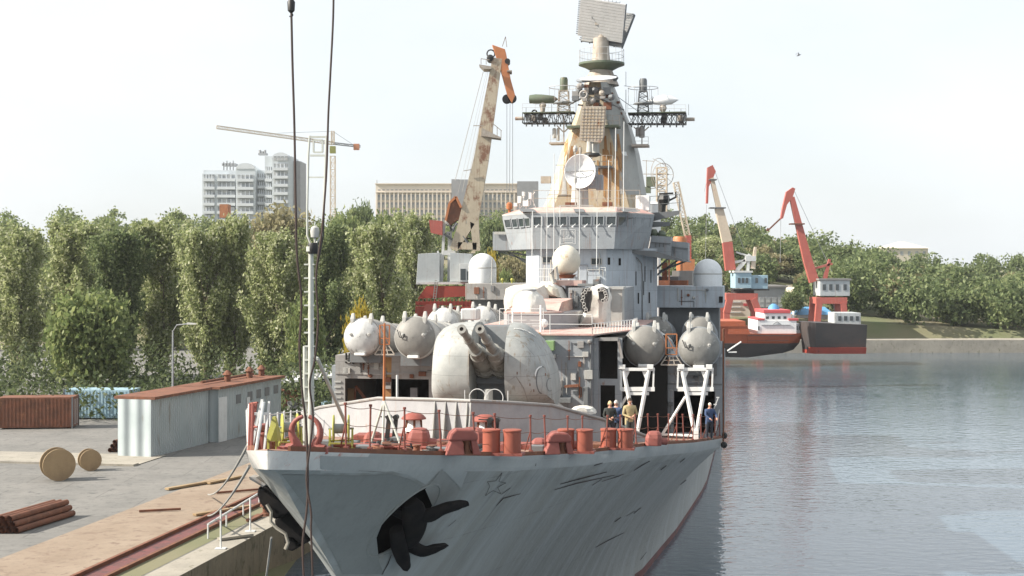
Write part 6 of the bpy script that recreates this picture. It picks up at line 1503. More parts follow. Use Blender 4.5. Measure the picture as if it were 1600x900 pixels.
h = thing('hook_block', 'small black hook block on the left hanging cable at the top edge', 'hook', W(455,10,32.2)); m = MB(); m.lathe([(.03,-.15),(.08,-.1),(.09,.1),(.04,.18)], (0,0,0), n=10); m.path([(0,0,-.12),(.04,0,-.2),(0,0,-.26),(-.04,0,-.22)], .015, 5); m.build('block', 'black', h, smooth=True)

# ------------------------------------------------------------------ trees
def leaf_mesh(name, pts, size, rng, aspect=1.5):
    n = len(pts); c = np.array(pts); a = rng.normal(size=(n,3)); a /= np.linalg.norm(a, axis=1)[:,None]
    b = np.cross(a, rng.normal(size=(n,3))); b /= np.linalg.norm(b, axis=1)[:,None]
    s = size*rng.uniform(.6, 1.3, (n,1)); a = a*s*.5*aspect; b = b*s*.5
    v = np.stack([c-a, c-b*.9, c+a, c+b*.9], 1).reshape(-1, 3).astype(np.float32)
    me = bpy.data.meshes.new(name); me.vertices.add(4*n); me.vertices.foreach_set('co', v.ravel())
    me.loops.add(4*n); me.loops.foreach_set('vertex_index', np.arange(4*n, dtype=np.int32)); me.polygons.add(n)
    me.polygons.foreach_set('loop_start', np.arange(0, 4*n, 4, dtype=np.int32)); me.update(calc_edges=True); me.validate(); return me
def crown_pts(kind, h, w, n, rng):
    pts = []
    if kind == 'poplar':
        nb = 75; lead = [rng.uniform(-1, 1, 2)*w*.14 for _ in range(4)]
        for k in range(nb):
            t = .03 + .97*(k+.5)/nb; z0 = h*t*.92; env = w*.5*(math.sin(math.pi*min(1, t*.9+.14))**.65)*(1-.45*t*t)
            a = rng.uniform(0, 2*math.pi); L = env*rng.uniform(.4, 1.3); ld = lead[k % 4]; m_ = int(n/nb*(1.15-.5*t)); u = rng.uniform(.15, 1, m_)**.7
            x = ld[0]*t*2 + np.cos(a)*L*u + rng.normal(0, .042*w, m_); y = ld[1]*t*2 + np.sin(a)*L*u + rng.normal(0, .042*w, m_); z = z0 + L*u*rng.uniform(1.0, 2.2) + rng.normal(0, .026*h, m_)
            pts.append(np.stack([x, y, np.minimum(z, h*rng.uniform(.90,1.05))], 1))
    else:
        nb = 60; ct = h*.60
        for k in range(nb):
            v = rng.normal(size=3); v /= np.linalg.norm(v); rr_ = rng.uniform(.35, 1)**.5; c = np.array([v[0]*w*.42*rr_, v[1]*w*.42*rr_, ct + v[2]*h*.36*rr_])
            m_ = n//nb; pts.append(c + rng.normal(size=(m_,3))*np.array([.085*w, .085*w, .06*h]))
    return np.concatenate(pts)
def make_tree(kind, h, w, n, leaf, size, seed, bark='bark'):
    rng = np.random.default_rng(seed); me = leaf_mesh('crown', crown_pts(kind, h, w, n, rng), size, rng); me.materials.append(MATS[leaf])
    m = MB(); r = h*.017; m.path([(0,0,-.5),(0,0,h*.2),(.1*r,.2,h*.5),(0,0,h*(.85 if kind == 'poplar' else .7))], [r*1.3, r, r*.6, r*.15], 8)
    rr_ = random.Random(seed)
    for k in range(9):
        z = h*(.15+.07*k) if kind == 'poplar' else h*(.25+.035*k); a = k*2.4; L = w*.33*rr_.uniform(.7,1.1); m.path([(0,0,z),(L*.5*math.cos(a),L*.5*math.sin(a),z+L*.6),(L*math.cos(a),L*math.sin(a),z+L*1.3)], [r*.4,r*.28,r*.08], 5)
    return me, m, bark
PROTO = {}
def tree(name, proto, X, Y, z, sc, label, cat='tree', group=None, rz=0):
    o = thing(name, label, cat, (X, Y, z), rz, group); 
    if proto not in PROTO:
        me, m, bark = make_tree(*SPEC[proto]); t = m.build('trunk', bark, o, smooth=True); c = bpy.data.objects.new('crown', me); C.objects.link(c); c.parent = o; PROTO[proto] = (t, c)
    else:
        t, c = PROTO[proto]; cp(t, o); cp(c, o)
    o.scale = sc if isinstance(sc, tuple) else (sc, sc, sc); return o
SPEC = {'p1': ('poplar', 20, 9.0, 30000, 'leaf_poplar', .30, 1), 'p2': ('poplar', 20, 8.5, 30000, 'leaf_poplar', .30, 2), 'p3': ('poplar', 20, 9.5, 30000, 'leaf_deep', .30, 3),
        'r1': ('round', 10, 9, 6500, 'leaf_green', .42, 4), 'r2': ('round', 10, 10, 6500, 'leaf_deep', .45, 5), 'r3': ('round', 9, 10, 6000, 'leaf_olive', .40, 6), 'y1': ('round', 6, 7, 5000, 'leaf_yellow', .28, 7),
        'r4': ('round', 11, 9, 6500, 'leaf_poplar', .42, 8)}
def ptree(proto, px, ybase_Y, ytop, wpx, label, name='poplar_tree', nat_h=20., nat_w=9., z=None, group=None):
    Y = ybase_Y; X = XW(px, Y); z = terrain(X, Y) if z is None else z; h = ZW(ytop, Y) - z; w = wpx/F*Y; tree(name, proto, X, Y, z, (w/nat_w, w/nat_w, h/nat_h), label, 'tree', group, random.uniform(0, 6))
ptree('p2', 366, 158, 324, 78, 'tall narrow poplar standing behind the pale corrugated shed, left of the left hanging cable')
ptree('p1', 434, 152, 350, 104, 'broad light green poplar behind the left hanging cable')
ptree('p3', 508, 172, 338, 92, 'dark green poplar directly behind the pale bow mast')
ptree('p2', 597, 158, 338, 104, 'pale green poplar above the two left launch tubes')
ptree('p1', 648, 205, 322, 84, 'tall poplar touching the left edge of the grey crane cabin')
ptree('p2', 322, 155, 345, 95, 'poplar left of the dark poplar behind the shed')
ptree('p1', 255, 165, 330, 105, 'poplar second from the left edge of the picture row'); ptree('p3', 180, 160, 350, 100, 'dark poplar third from the left picture edge'); ptree('p2', 105, 170, 335, 110, 'light poplar next to the leftmost poplar'); ptree('p1', 30, 160, 345, 100, 'leftmost poplar of the row at the picture edge')
ptree('p2', 560, 185, 372, 60, 'narrow poplar between the bow mast and the left launch tubes')
ptree('y1', 562, 120, 478, 52, 'yellow autumn bush showing just above the leftmost launch tube', 'autumn_bush', 6, 7)
ptree('r1', 140, 134, 455, 130, 'broad green round tree in front of the poplars, far left', 'round_tree', 10, 9)
ptree('r1', 478, 146, 470, 60, 'green low tree at the foot of the poplars behind the bow mast', 'round_tree', 10, 9)
wl_ = np.random.default_rng(31); up_ = []
for k in range(620):
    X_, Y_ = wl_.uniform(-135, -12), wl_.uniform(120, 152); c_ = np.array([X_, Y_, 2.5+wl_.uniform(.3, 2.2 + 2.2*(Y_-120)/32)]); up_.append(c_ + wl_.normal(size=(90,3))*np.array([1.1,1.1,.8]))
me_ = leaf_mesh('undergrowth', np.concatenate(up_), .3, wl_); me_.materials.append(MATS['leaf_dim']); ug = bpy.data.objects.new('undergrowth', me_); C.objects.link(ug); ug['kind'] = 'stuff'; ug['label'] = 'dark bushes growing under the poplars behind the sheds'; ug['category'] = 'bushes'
# individual trees on the hill that can be told apart
HT = [('r2',562,300,322,52,'dark spreading tree on the skyline left of the long office block','round_tree'),('r3',440,285,328,120,'brownish bare looking thicket tree between the poplars and the apartment block','bare_tree'),('r1',540,270,335,60,'green tree on the hill with a yellowing top, right of the bow mast','round_tree'),
      ('r2',770,280,345,56,'deep green tree left of the ship bridge above the white radome','round_tree'),('r3',800,260,402,70,'olive brown tree under the left bridge wing','round_tree'),('y1',768,255,392,26,'yellow green bush between crane and bridge wing','autumn_bush'),('r1',792,245,422,30,'small fresh green bush on the left radome platform skyline','round_bush'),
      ('r1',610,290,332,80,'bushy green tree in front of the long office block left half','round_tree'),('r2',571,310,320,26,'small pine like tree on the skyline next to the tower crane','round_tree'),('r4',1112,330,368,54,'pale thin tree left of the red and cream crane jib','round_tree'),('r2',1145,320,385,56,'dark bushy tree behind the red and cream jib','round_tree'),('r3',1205,330,398,90,'olive tree on the far hill below the roofs','round_tree'),('r2',1238,275,455,36,'dark green tree beside the cream house gable','round_tree'),
      ('r1',1175,330,392,50,'green tree right of the red and cream jib','round_tree'),('r2',1245,330,392,60,'dark tree on the far hill left of the leaning red jib','round_tree')]
for pr, px, Y, yt, wp, lb, nm_ in HT:
    nh = SPEC[pr][1]; ptree(pr, px, Y, yt, wp, lb, nm_, nh, SPEC[pr][2])
# the rest of the wooded hills: reads as one mass
def wood(name, label, cells, protos, h, seed, shrink=1):
    rng = np.random.default_rng(seed); pts = []
    for (x0, x1, y0, y1, n) in cells:
        for _ in range(n):
            X, Y = rng.uniform(x0, x1), rng.uniform(y0, y1); z = terrain(X, Y)
            if z < 2: continue
            hh = h*rng.uniform(.7, 1.15); w = hh*rng.uniform(.75, 1.05); m_ = int(900*shrink)
            nb = 26
            for k in range(nb):
                v = rng.normal(size=3); v /= np.linalg.norm(v); c = np.array([X+v[0]*w*.4, Y+v[1]*w*.4, z+hh*.52+v[2]*hh*.38]); pts.append(c + rng.normal(size=(m_//nb,3))*w*.085)
    me = leaf_mesh(name, np.concatenate(pts), .62, rng); me.materials.append(MATS[protos]); o = bpy.data.objects.new(name, me); C.objects.link(o); o['kind'] = 'stuff'; o['label'] = label; o['category'] = 'wood'
wood('hillside_wood', 'mixed green wood covering the hill behind the poplars', [(-220, 20, 228, 330, 150), (-240, 30, 330, 430, 110)], 'leaf_green', 9.5, 21)
wood('hillside_scrub', 'olive brown scrub growing between the trees of the left hill', [(-200, 10, 225, 380, 80)], 'leaf_olive', 6.5, 22)
wood('far_bank_wood', 'dark mixed wood on the hill across the water', [(30, 330, 285, 430, 260), (60, 330, 272, 300, 170)], 'leaf_deep', 9.5, 23)
wood('far_bank_scrub', 'olive scrub on the hill across the water', [(30, 330, 276, 400, 130)], 'leaf_olive', 7, 24)

# ------------------------------------------------------------------ buildings
def grid_windows(o, x0, x1, z0, z1, nc, nr, y, fw, fh, mat='far_glass', frame='apartment_trim', name='window'):
    first = None
    for r in range(nr):
        for c_ in range(nc):
            x = x0 + (x1-x0)*(c_+.5)/nc; z = z0 + (z1-z0)*(r+.5)/nr
            if first is None:
                m = MB(); m.box(-fw/2-.12, fw/2+.12, -.10, .02, -fh/2-.12, fh/2+.12); f = m.build(name, frame, o); m = MB(); m.box(-fw/2, fw/2, -.13, -.101, -fh/2, fh/2); p = m.build('pane', mat, f); first = (f, p); f.location = (x, y, z)
            else: f = cp(first[0], o, (x, y, z)); cp(first[1], f)
# apartment block
Ya = 500; ap = thing('apartment_block', 'tall pale grey apartment block with arched gables and rows of balconies', 'apartment block', (XW(400,Ya), Ya, 0))
q = lambda px, py: (XW(px, Ya) - XW(400, Ya), ZW(py, Ya))
def blk(o, x0, x1, yt, yb, d0, d1, mat, name, org=400, Yd=Ya): m = MB(); m.box(XW(x0,Yd)-XW(org,Yd), XW(x1,Yd)-XW(org,Yd), d0, d1, ZW(yb,Yd), ZW(yt,Yd)); return m.build(name, mat, o)
blk(ap, 416, 457, 245, 420, -3, 14, 'apartment', 'tall_wing'); blk(ap, 457, 468, 251, 420, 2, 16, 'office_dark', 'rear_wing'); blk(ap, 318, 416, 266, 420, 0, 14, 'apartment', 'low_wing'); blk(ap, 372, 402, 262, 420, -4, 6, 'apartment', 'bay_wing'); blk(ap, 318, 358, 272, 420, -2, 12, 'apartment', 'round_wing')
blk(ap, 429, 456, 246, 420, -5, 0, 'apartment', 'bay_wing')
for cx, yt, w, d in ((442,240,27,-5.2),(387,256,30,-4.2)):
    L = [(XW(cx+w/2*math.cos(math.pi*k/12),Ya)-XW(400,Ya), ZW(yt+9-9*math.sin(math.pi*k/12),Ya)) for k in range(13)]
    m = MB(); m.loft([[(x, d, z) for x, z in L], [(x, d+6, z) for x, z in L]]); m.build('arched_gable', 'apartment_trim', ap)
for x0, x1, yt, n, d in ((431,454,258,11,-5.4),(374,400,275,10,-4.4),(417,428,262,11,-3.4),(403,415,272,10,-.4),(342,370,274,10,-2.4),(320,338,274,10,-2.4)):
    xa, xb = XW(x0,Ya)-XW(400,Ya), XW(x1,Ya)-XW(400,Ya)
    for k in range(n):
        zt_ = ZW(yt+k*12.6, Ya); m = MB(); m.box(xa, xb, d-.9, d+.5, zt_-2.3, zt_-1.3); m.build('balcony', 'apartment_trim', ap); m = MB(); m.box(xa+.2, xb-.2, d-.02, d+.35, zt_-1.3, zt_+.15); m.build('glazing', 'far_glass', ap)
        m = MB(); 
        for u in range(1, 4): x = xa+(xb-xa)*u/4; m.box(x-.15, x+.15, d-.2, d+.2, zt_-1.3, zt_+.2)
        m.build('mullion', 'apartment_trim', ap)
grid_windows(ap, XW(431,Ya)-XW(400,Ya), XW(454,Ya)-XW(400,Ya), ZW(253,Ya), ZW(245,Ya), 4, 1, -5.3, 1.0, 1.5)
m = MB(); m.box(XW(401,Ya)-XW(400,Ya), XW(414,Ya)-XW(400,Ya), 3, 6, ZW(241,Ya), ZW(238,Ya)); 
for k in range(3): m.tube((XW(403+k*4,Ya)-XW(400,Ya),4,ZW(240,Ya)), (XW(403+k*4,Ya)-XW(400,Ya),4,ZW(233+k%2*2,Ya)), .5, 6)
m.build('roof_terrace', 'far_grey', ap)
m = MB(); m.box(XW(344,Ya)-XW(400,Ya), XW(365,Ya)-XW(400,Ya), 3, 8, ZW(258,Ya), ZW(254,Ya)); 
for k in range(4): m.box(XW(346+k*5,Ya)-XW(400,Ya), XW(347+k*5,Ya)-XW(400,Ya), 3, 4, ZW(272,Ya), ZW(252-k%2*2,Ya))
m.build('roof_terrace', 'far_grey', ap)
m = MB(); m.box(XW(343,470), XW(356,470), 470, 475, ZW(340,470), ZW(319,470)); tag(m.build('brick_house', 'rust_orange', None), 'small orange brick house below the grey apartment block', 'house')
# long office block
Yo = 450; of = thing('office_block', 'long cream office block of many window columns with a flat roof on the hill', 'office block', (XW(700,Yo), Yo, 0)); X7 = XW(700, Yo)
xo = lambda px: XW(px, Yo) - X7
m = MB(); m.box(xo(587), xo(830), 0, 16, 10, ZW(288,Yo)); m.build('wall', 'office', of); m = MB(); m.box(xo(586), xo(831), -.6, 16.5, ZW(288,Yo)+.01, ZW(286.5,Yo)); m.build('roof_edge', 'office_trim', of)
m = MB(); m.box(xo(706), xo(718), -3, 8, 10, ZW(281,Yo)); m.box(xo(718.5), xo(732), -5, 10, 10, ZW(282,Yo)); m.build('stair_tower', 'office_dark', of); m = MB(); m.box(xo(808), xo(841), -2.5, 16.6, 10, ZW(284,Yo)); m.build('end_wall', 'office_dark', of)
for k in range(36):
    px = 589 + k*6.7
    if 704 < px < 733 or px > 806: continue
    m = MB(); m.box(xo(px)-.22, xo(px)+.22, -.7, 0, 10, ZW(301,Yo)); m.build('pier', 'office_trim', of)
m = MB(); m.box(xo(587), xo(706), -.8, 0, ZW(301,Yo), ZW(300,Yo)); m.box(xo(732), xo(808), -.8, 0, ZW(301,Yo), ZW(300,Yo)); m.build('cornice', 'office_trim', of)
for x0, x1, n in ((592.4,706,17),(733,806.5,11)): grid_windows(of, xo(x0)-.7, xo(x0)-.7+n*6.7/F*Yo, ZW(350,Yo), ZW(302.5,Yo), n, 4, -.02, .8, 1.7, 'far_glass', 'office_trim')
m = MB()
for k in range(17): 
    for px in ((592.5+k*6.7),): 
        m.box(xo(px)-.4, xo(px)+.4, -.05, 0, ZW(297.5,Yo), ZW(296,Yo))
for k in range(11): m.box(xo(735.5+k*6.7)-.4, xo(735.5+k*6.7)+.4, -.05, 0, ZW(297.5,Yo), ZW(296,Yo))
m.build('attic_slot', 'office_dark', of)
m = MB(); m.tube((xo(588),2,ZW(288,Yo)), (xo(588),2,ZW(281,Yo)), .15, 5); m.build('roof_mast', 'far_grey', of)
# tower crane
Yt = 600; tc_ = thing('tower_crane', 'slender yellow tower crane with a long jib, beyond the trees', 'tower crane', (XW(520,Yt), Yt, 18)); X5 = XW(520, Yt)
xt = lambda px: XW(px, Yt) - X5; zt_ = lambda py: ZW(py, Yt) - 18
m = MB(); m.truss((0,0,0), (0,0,zt_(244)), 2.0, 2.0, .16, 16, (0,1,0)); m.build('mast', 'crane_far_pale', tc_)
m = MB(); m.truss((0,0,zt_(226)), (0,0,zt_(205)), 1.2, 1.2, .16, 4, (0,1,0)); m.build('apex', 'crane_far_pale', tc_); m = MB(); m.cbox((0,0,zt_(234)), (2.4,2.4,3)); m.build('slewing_cab', 'yellow_green', tc_)
m = MB(); m.truss((0,0,zt_(224)), (xt(354),-20,zt_(206)), 1.0, 1.2, .13, 22); m.build('jib', 'crane_far_pale', tc_); m = MB(); m.truss((0,0,zt_(224)), (xt(560),6,zt_(227)), .9, .8, .12, 6); m.build('counter_jib', 'grey_dark', tc_)
m = MB(); m.cbox((xt(555),5,zt_(228)), (2.4,2,2.6)); m.build('counterweight', 'crane_orange', tc_); m = MB(); m.bar((0,0,zt_(205)), (xt(440),-11,zt_(212)), .12); m.bar((0,0,zt_(205)), (xt(552),5,zt_(226)), .12); m.build('pendant', 'grey_dark', tc_)
# warehouse, roofs and house on the far bank
wh = thing('warehouse', 'grey concrete warehouse with square windows behind the white ship cabin', 'warehouse', (XW(1195,285), 285, 2.3)); w0 = XW(1195,285); q = lambda px: XW(px,285)-w0; zq = lambda py: ZW(py,285)-2.3
m = MB(); m.box(q(1160), q(1228), 0, 14, 0, zq(449)); m.build('wall', 'far_grey', wh); m = MB(); m.box(q(1159), q(1230), -.5, 14.5, zq(449)+.01, zq(446)); m.build('roof', 'roof_slate', wh)
grid_windows(wh, q(1186), q(1224), zq(476), zq(462), 4, 1, -.02, .85, .95, 'far_glass', 'far_grey'); grid_windows(wh, q(1186), q(1224), zq(484), zq(470.5), 4, 1, -.02, .85, .6, 'far_glass', 'far_grey')
pb = thing('plastered_shed', 'pale plastered quay building seen through the red crane legs', 'building', (XW(1160,274), 274, 2.3)); w0 = XW(1160,274); q = lambda px: XW(px,274)-w0; zq = lambda py: ZW(py,274)-2.3
m = MB(); m.box(q(1136), q(1172), 0, 5, 0, zq(468)); m.build('wall', 'office', pb); m = MB(); 
for k in range(4): m.box(q(1138), q(1158), -.15, 0, zq(473+k*8), zq(471+k*8))
m.build('blind', 'steel_white', pb); m = MB(); m.box(q(1162),q(1168),-.2,0,zq(478),zq(474)); m.build('wall_box','freighter_red',pb)
hs = thing('gabled_house', 'cream gabled house half hidden by trees at the right edge of the far bank', 'house', (XW(1256,300), 300, terrain(XW(1256,300),300))); w0 = XW(1256,300); zb_ = terrain(w0,300); q = lambda px: XW(px,300)-w0; zq = lambda py: ZW(py,300)-zb_
m = MB(); L = [(q(1240),0),(q(1282),0),(q(1282),zq(475)),(q(1244),zq(448)),(q(1240),zq(452))]; m.loft([[(x,0,z) for x,z in L],[(x,9,z) for x,z in L]]); m.build('wall','house_cream',hs)
m = MB(); m.loft([[(q(1242),-.4,zq(446)),(q(1284),-.4,zq(474.5)),(q(1284),-.4,zq(476.5)),(q(1242),-.4,zq(448))],[(q(1242),9.5,zq(446)),(q(1284),9.5,zq(474.5)),(q(1284),9.5,zq(476.5)),(q(1242),9.5,zq(448))]]); m.build('roof','roof_slate',hs)
bh_ = thing('blue_shed', 'small blue roofed shed on the far bank beside the black hull', 'shed', (XW(1262,275), 275, 2.3)); m = MB(); m.box(-2,5,0,6,0,ZW(492,275)-2.3); m.build('wall','steel_white',bh_); m = MB(); m.loft([[(-2.3,-.3,ZW(492,275)-2.28),(5.3,-.3,ZW(492,275)-2.28),(5.3,6.3,ZW(492,275)-2.28),(-2.3,6.3,ZW(492,275)-2.28)],[(-1,3,ZW(480,275)-2.3),(4,3,ZW(480,275)-2.3),(4,3.2,ZW(480,275)-2.3),(-1,3.2,ZW(480,275)-2.3)]]); m.build('roof','blue',bh_)
for (x0, x1, yt, Yd, lb, hip) in ((1168,1213,377,470,'pale hilltop house with a low pitched roof, left of the grey hilltop roof',1),(1205,1262,384,480,'long grey roofed building on the hilltop beside the leaning red jib',0),(1270,1330,380,480,'grey hilltop building right of the leaning red jib',0),(1380,1450,376,480,'pale hilltop house near the right picture edge',1)):
    w0 = XW((x0+x1)/2,Yd); zz = terrain(w0,Yd)-2; o = thing('hilltop_house', lb, 'house', (w0,Yd,zz)); hw = (x1-x0)/2/F*Yd
    m = MB(); m.box(-hw,hw,0,10,0,ZW(yt+12,Yd)-zz); m.build('wall','house_cream',o); m = MB(); zr = ZW(yt+12,Yd)-zz; m.loft([[(-hw-.5,-.5,zr),(hw+.5,-.5,zr),(hw+.5,10.5,zr),(-hw-.5,10.5,zr)],[(-hw*(.1 if hip else .9),5,zr+(2.4 if hip else 1.6)),(hw*(.1 if hip else .9),5,zr+(2.4 if hip else 1.6)),(hw*(.1 if hip else .9),5.2,zr+(2.4 if hip else 1.6)),(-hw*(.1 if hip else .9),5.2,zr+(2.4 if hip else 1.6))]]); m.build('roof','house_cream' if hip else 'roof_slate',o)
    m = MB(); 
    for k in range(6): x = -hw+hw*2*(k+.5)/6; m.box(x-.5,x+.5,-.05,0,zr-2.4,zr-1)
    m.build_split('window_pane','far_glass',o)
# far quay wall
m = MB(); m.loft([[(XW(1100,262)+k*420, 262+.02*k*420, -3) ,(XW(1100,262)+k*420, 262.5+.02*k*420, -3),(XW(1100,262)+k*420, 275+.02*k*420, 2.4),(XW(1100,262)+k*420, 262+.02*k*420, 2.4)] for k in (0, 1)]); m.build('far_quay', 'concrete', None, kind='structure')

# ------------------------------------------------------------------ portal cranes
def jib_beam(mb, a, b, w0, w1, d0, d1):
    a, b = Vector(a), Vector(b); d = (b-a).normalized(); u = Vector((0,1,0)); n = d.cross(u).normalized()
    mb.loft([[a+n*w0/2-u*d0/2, a-n*w0/2-u*d0/2, a-n*w0/2+u*d0/2, a+n*w0/2+u*d0/2],[b+n*w1/2-u*d1/2, b-n*w1/2-u*d1/2, b-n*w1/2+u*d1/2, b+n*w1/2+u*d1/2]])
Yc = 180; CR = thing('portal_crane', 'big rusty cream portal crane with orange jib head and grey cabin, behind the ship', 'portal crane', (XW(700,Yc), Yc, QZ)); cx0 = XW(700, Yc)
K = lambda px, py, y=0: Vector((XW(px, Yc)-cx0, y, ZW(py, Yc)-QZ))
m = MB(); jib_beam(m, K(731,352), K(752,250), 2.5, 1.9, 2.2, 2.0); jib_beam(m, K(752,250), K(777,92), 1.9, 1.25, 2.0, 1.4)
jib_beam(m, K(731,345), K(709,390), 2.0, 1.0, 2.2, 2.2); jib_beam(m, K(741,340), K(745,392), 1.1, .9, 2.2, 2.2); jib_beam(m, K(716,384), K(745,385), .9, .9, 2.2, 2.2); m.build('jib', 'crane_cream', CR)
m = MB(); L = [K(769,71),K(789,78),K(791,85),K(798,125),K(805,150),K(800,162),K(793,150),K(782,110)]; m.loft([[p+Vector((0,-.7,0)) for p in L],[p+Vector((0,.7,0)) for p in L]]); m.build('jib_head', 'crane_orange', CR, bevel=.05)
m = MB()
for px, py in ((792,155),(800,154)): m.lathe([(.5,-.25),(.6,-.2),(.6,.2),(.5,.25)], K(px,py), (0,1,0), 16)
m.lathe([(.3,-.9),(.45,-.8),(.45,.8),(.3,.9)], K(766,92), (0,1,0), 14); m.lathe([(.35,-.9),(.35,.9)], K(793,97), (0,1,0), 12); m.build_split('sheave', 'black', CR, smooth=True)
m = MB(); m.ring(K(767,84), .5, .09, (0,1,0), 16, 6); m.build('hoop', 'black', CR)
for nm2, pts in (('head_platform', [(749,103),(768,106),(768,110),(756,110)]), ('mid_platform', [(753,201),(778,214),(783,216),(783,218),(752,214)]), ('head_platform', [(792,112),(800,112),(800,114),(792,114)])):
    m = MB(); L = [K(*p) for p in pts]; m.loft([[p+Vector((0,-1.4,0)) for p in L],[p+Vector((0,1.4,0)) for p in L]]); m.build(nm2, 'antenna', CR)
m = MB()
for a, b in (((752,103),(752,94)),((760,103),(760,95)),((752,94),(765,96)),((770,195),(770,213)),((777,200),(777,214)),((783,206),(783,217)),((768,193),(784,206)),((740,198),(756,198)),((725,268),(738,266)),((736,266),(738,272)),((785,75),(790,60)),((790,60),(792,76))): m.bar(K(*a, -1.3), K(*b, -1.3), .09)
m.build_split('platform_rail', 'antenna', CR)
m = MB()
for a, b, r_ in (((792,158),(792,300),.035),((797,158),(796,300),.03),((801,160),(801,300),.035),((755,112),(711,282),.05),((763,110),(722,300),.025),((766,110),(728,300),.025),((760,112),(716,300),.02)): m.tube(K(*a), K(*b), r_, 5)
m.build_split('hoist_cable', 'wire', CR)
m = MB(); m.loft([[K(*p)+Vector((0,-2,0)) for p in ((655,397),(688,395),(688,440),(652,441))],[K(*p)+Vector((0,3,0)) for p in ((655,397),(688,395),(688,440),(652,441))]]); m.loft([[K(*p)+Vector((0,-1.9,0)) for p in ((704,395),(738,397),(738,440),(704,440))],[K(*p)+Vector((0,3,0)) for p in ((704,395),(738,397),(738,440),(704,440))]]); m.build_split('machine_house', 'cabin_grey', CR, bevel=.03)
m = MB(); m.box(K(652,0).x, K(740,0).x, -2.4, 3.5, K(0,444).z, K(0,440.5).z); m.build('turntable_deck', 'steel_white', CR)
m = MB(); m.box(K(719,0).x, K(738,0).x, -3.2, -2.0, K(0,440).z, K(0,412).z); dcb = m.build('driver_cab', 'steel_white', CR, bevel=.03); m = MB(); m.box(K(721,0).x, K(729,0).x, -3.25, -3.21, K(0,437).z, K(0,420).z); m.box(K(731,0).x, K(736,0).x, -3.25, -3.21, K(0,437).z, K(0,424).z); m.build('cab_glass', 'window_glass', dcb)
m = MB()
for a, b, w_ in (((690,440),(694,350),.35),((702,440),(703,362),.5),((698,362),(716,395),.25),((692,395),(712,395),.6),((694,352),(705,340),.3),((712,395),(712,440),.3),((690,440),(684,392),.2)): m.bar(K(*a), K(*b), w_)
m.build('a_frame', 'steel_white', CR)
m = MB(); L = [K(*p) for p in ((697,345),(703,318),(713,308),(721,325),(719,342),(704,352))]; m.loft([[p+Vector((0,-1,0)) for p in L],[p+Vector((0,1,0)) for p in L]]); m.build('winch_cover', 'rust', CR)
m = MB(); 
for a, b in (((697,345),(703,318)),((703,318),(713,308)),((713,308),(721,325))): m.bar(K(*a, -1.1), K(*b, -1.1), .3)
m.build('cover_edge', 'crane_orange', CR)
m = MB(); L = [K(*p) for p in ((671,344),(692,346),(692,368),(674,364))]; m.loft([[p+Vector((0,-1.5,0)) for p in L],[p+Vector((0,1.5,0)) for p in L]]); m.build('counterweight', 'crane_far_red', CR)
rr = random.Random(4); m = MB()
for k in range(26): a = K(rr.uniform(700,742), rr.uniform(338,382), rr.uniform(-1,1)); m.tube(a, a+Vector((rr.uniform(-1.4,1.4),0,rr.uniform(-1,1))), rr.uniform(.07,.2), 6)
m.build('linkage', 'grey_dark', CR)
m = MB(); m.loft([[K(*p)+Vector((0,-3,0)) for p in ((668,447),(735,447),(738,462),(655,466))],[K(*p)+Vector((0,4,0)) for p in ((668,447),(735,447),(738,462),(655,466))]]); m.box(K(652,0).x,K(740,0).x,-3.4,-3,K(0,476).z,K(0,470).z); m.box(K(655,0).x,K(740,0).x,-3.3,4,K(0,486).z,K(0,480).z); m.build('portal_head', 'crane_red', CR)
m = MB()
for k in range(14): m.box(K(657+k*6,0).x, K(658.2+k*6,0).x, -3.5,-3.41, K(0,486).z, K(0,466).z)
m.build('stiffener', 'crane_red', CR)
m = MB(); L = [K(*p) for p in ((668,474),(688,476),(676,499),(659,499))]; m.loft([[p+Vector((0,-3.9,0)) for p in L],[p+Vector((0,-3.6,0)) for p in L]]); m.build('gusset_plate', 'crane_far_red', CR)
for x0, x1, yy in ((660,655,-3),(732,738,-3),(668,664,4),(728,732,4)):
    m = MB(); m.bar(K(x0,478,yy), Vector((K(x1,0).x, yy, .3)), 1.3); m.build('leg', 'crane_red', CR); m = MB(); m.cbox((K(x1,0).x, yy, .4), (2.6,1,.7)); m.build('bogie', 'black', CR)
m = MB(); 
for k in range(8): m.bar(K(679+k*.3,466-k*4,-3.1), K(683+k*.3,466-k*4,-3.1), .08)
m.bar(K(679,466,-3.1), K(682,440,-3.1), .1); m.bar(K(683,466,-3.1), K(686,440,-3.1), .1); m.build('ladder', 'grey_warm', CR)

# far crane with blue cabin
Yf = 268; CF = thing('portal_crane', 'portal crane with pale blue cabin, red portal legs and a red and cream jib', 'portal crane', (XW(1160,Yf), Yf, 2.4)); fx = XW(1160, Yf)
K2 = lambda px, py, y=0: Vector((XW(px, Yf)-fx, y, ZW(py, Yf)-2.4))
m = MB(); jib_beam(m, K2(1141,422), K2(1136,378), 1.9, 1.8, 1.6, 1.5); m.build('jib_foot', 'crane_far_red', CF); m = MB(); jib_beam(m, K2(1136,378), K2(1123,325), 1.9, 1.5, 1.5, 1.3); jib_beam(m, K2(1123,325), K2(1112,278), .9, .7, 1.2, 1.0); m.build('jib', 'crane_far_pale', CF)
m = MB(); L = [K2(*p) for p in ((1105,262),(1113,258),(1118,268),(1113,280),(1107,292),(1106,318),(1103,318),(1104,285))]; m.loft([[p+Vector((0,-.5,0)) for p in L],[p+Vector((0,.5,0)) for p in L]]); m.build('jib_head', 'crane_far_red', CF)
m = MB()
for a, b in (((1107,281),(1119,283)),((1108,325),(1133,327))): m.box(K2(*a).x, K2(*b).x, -1, 1, K2(*a).z-.12, K2(*a).z+.12)
m.build('jib_platform', 'grey_dark', CF)
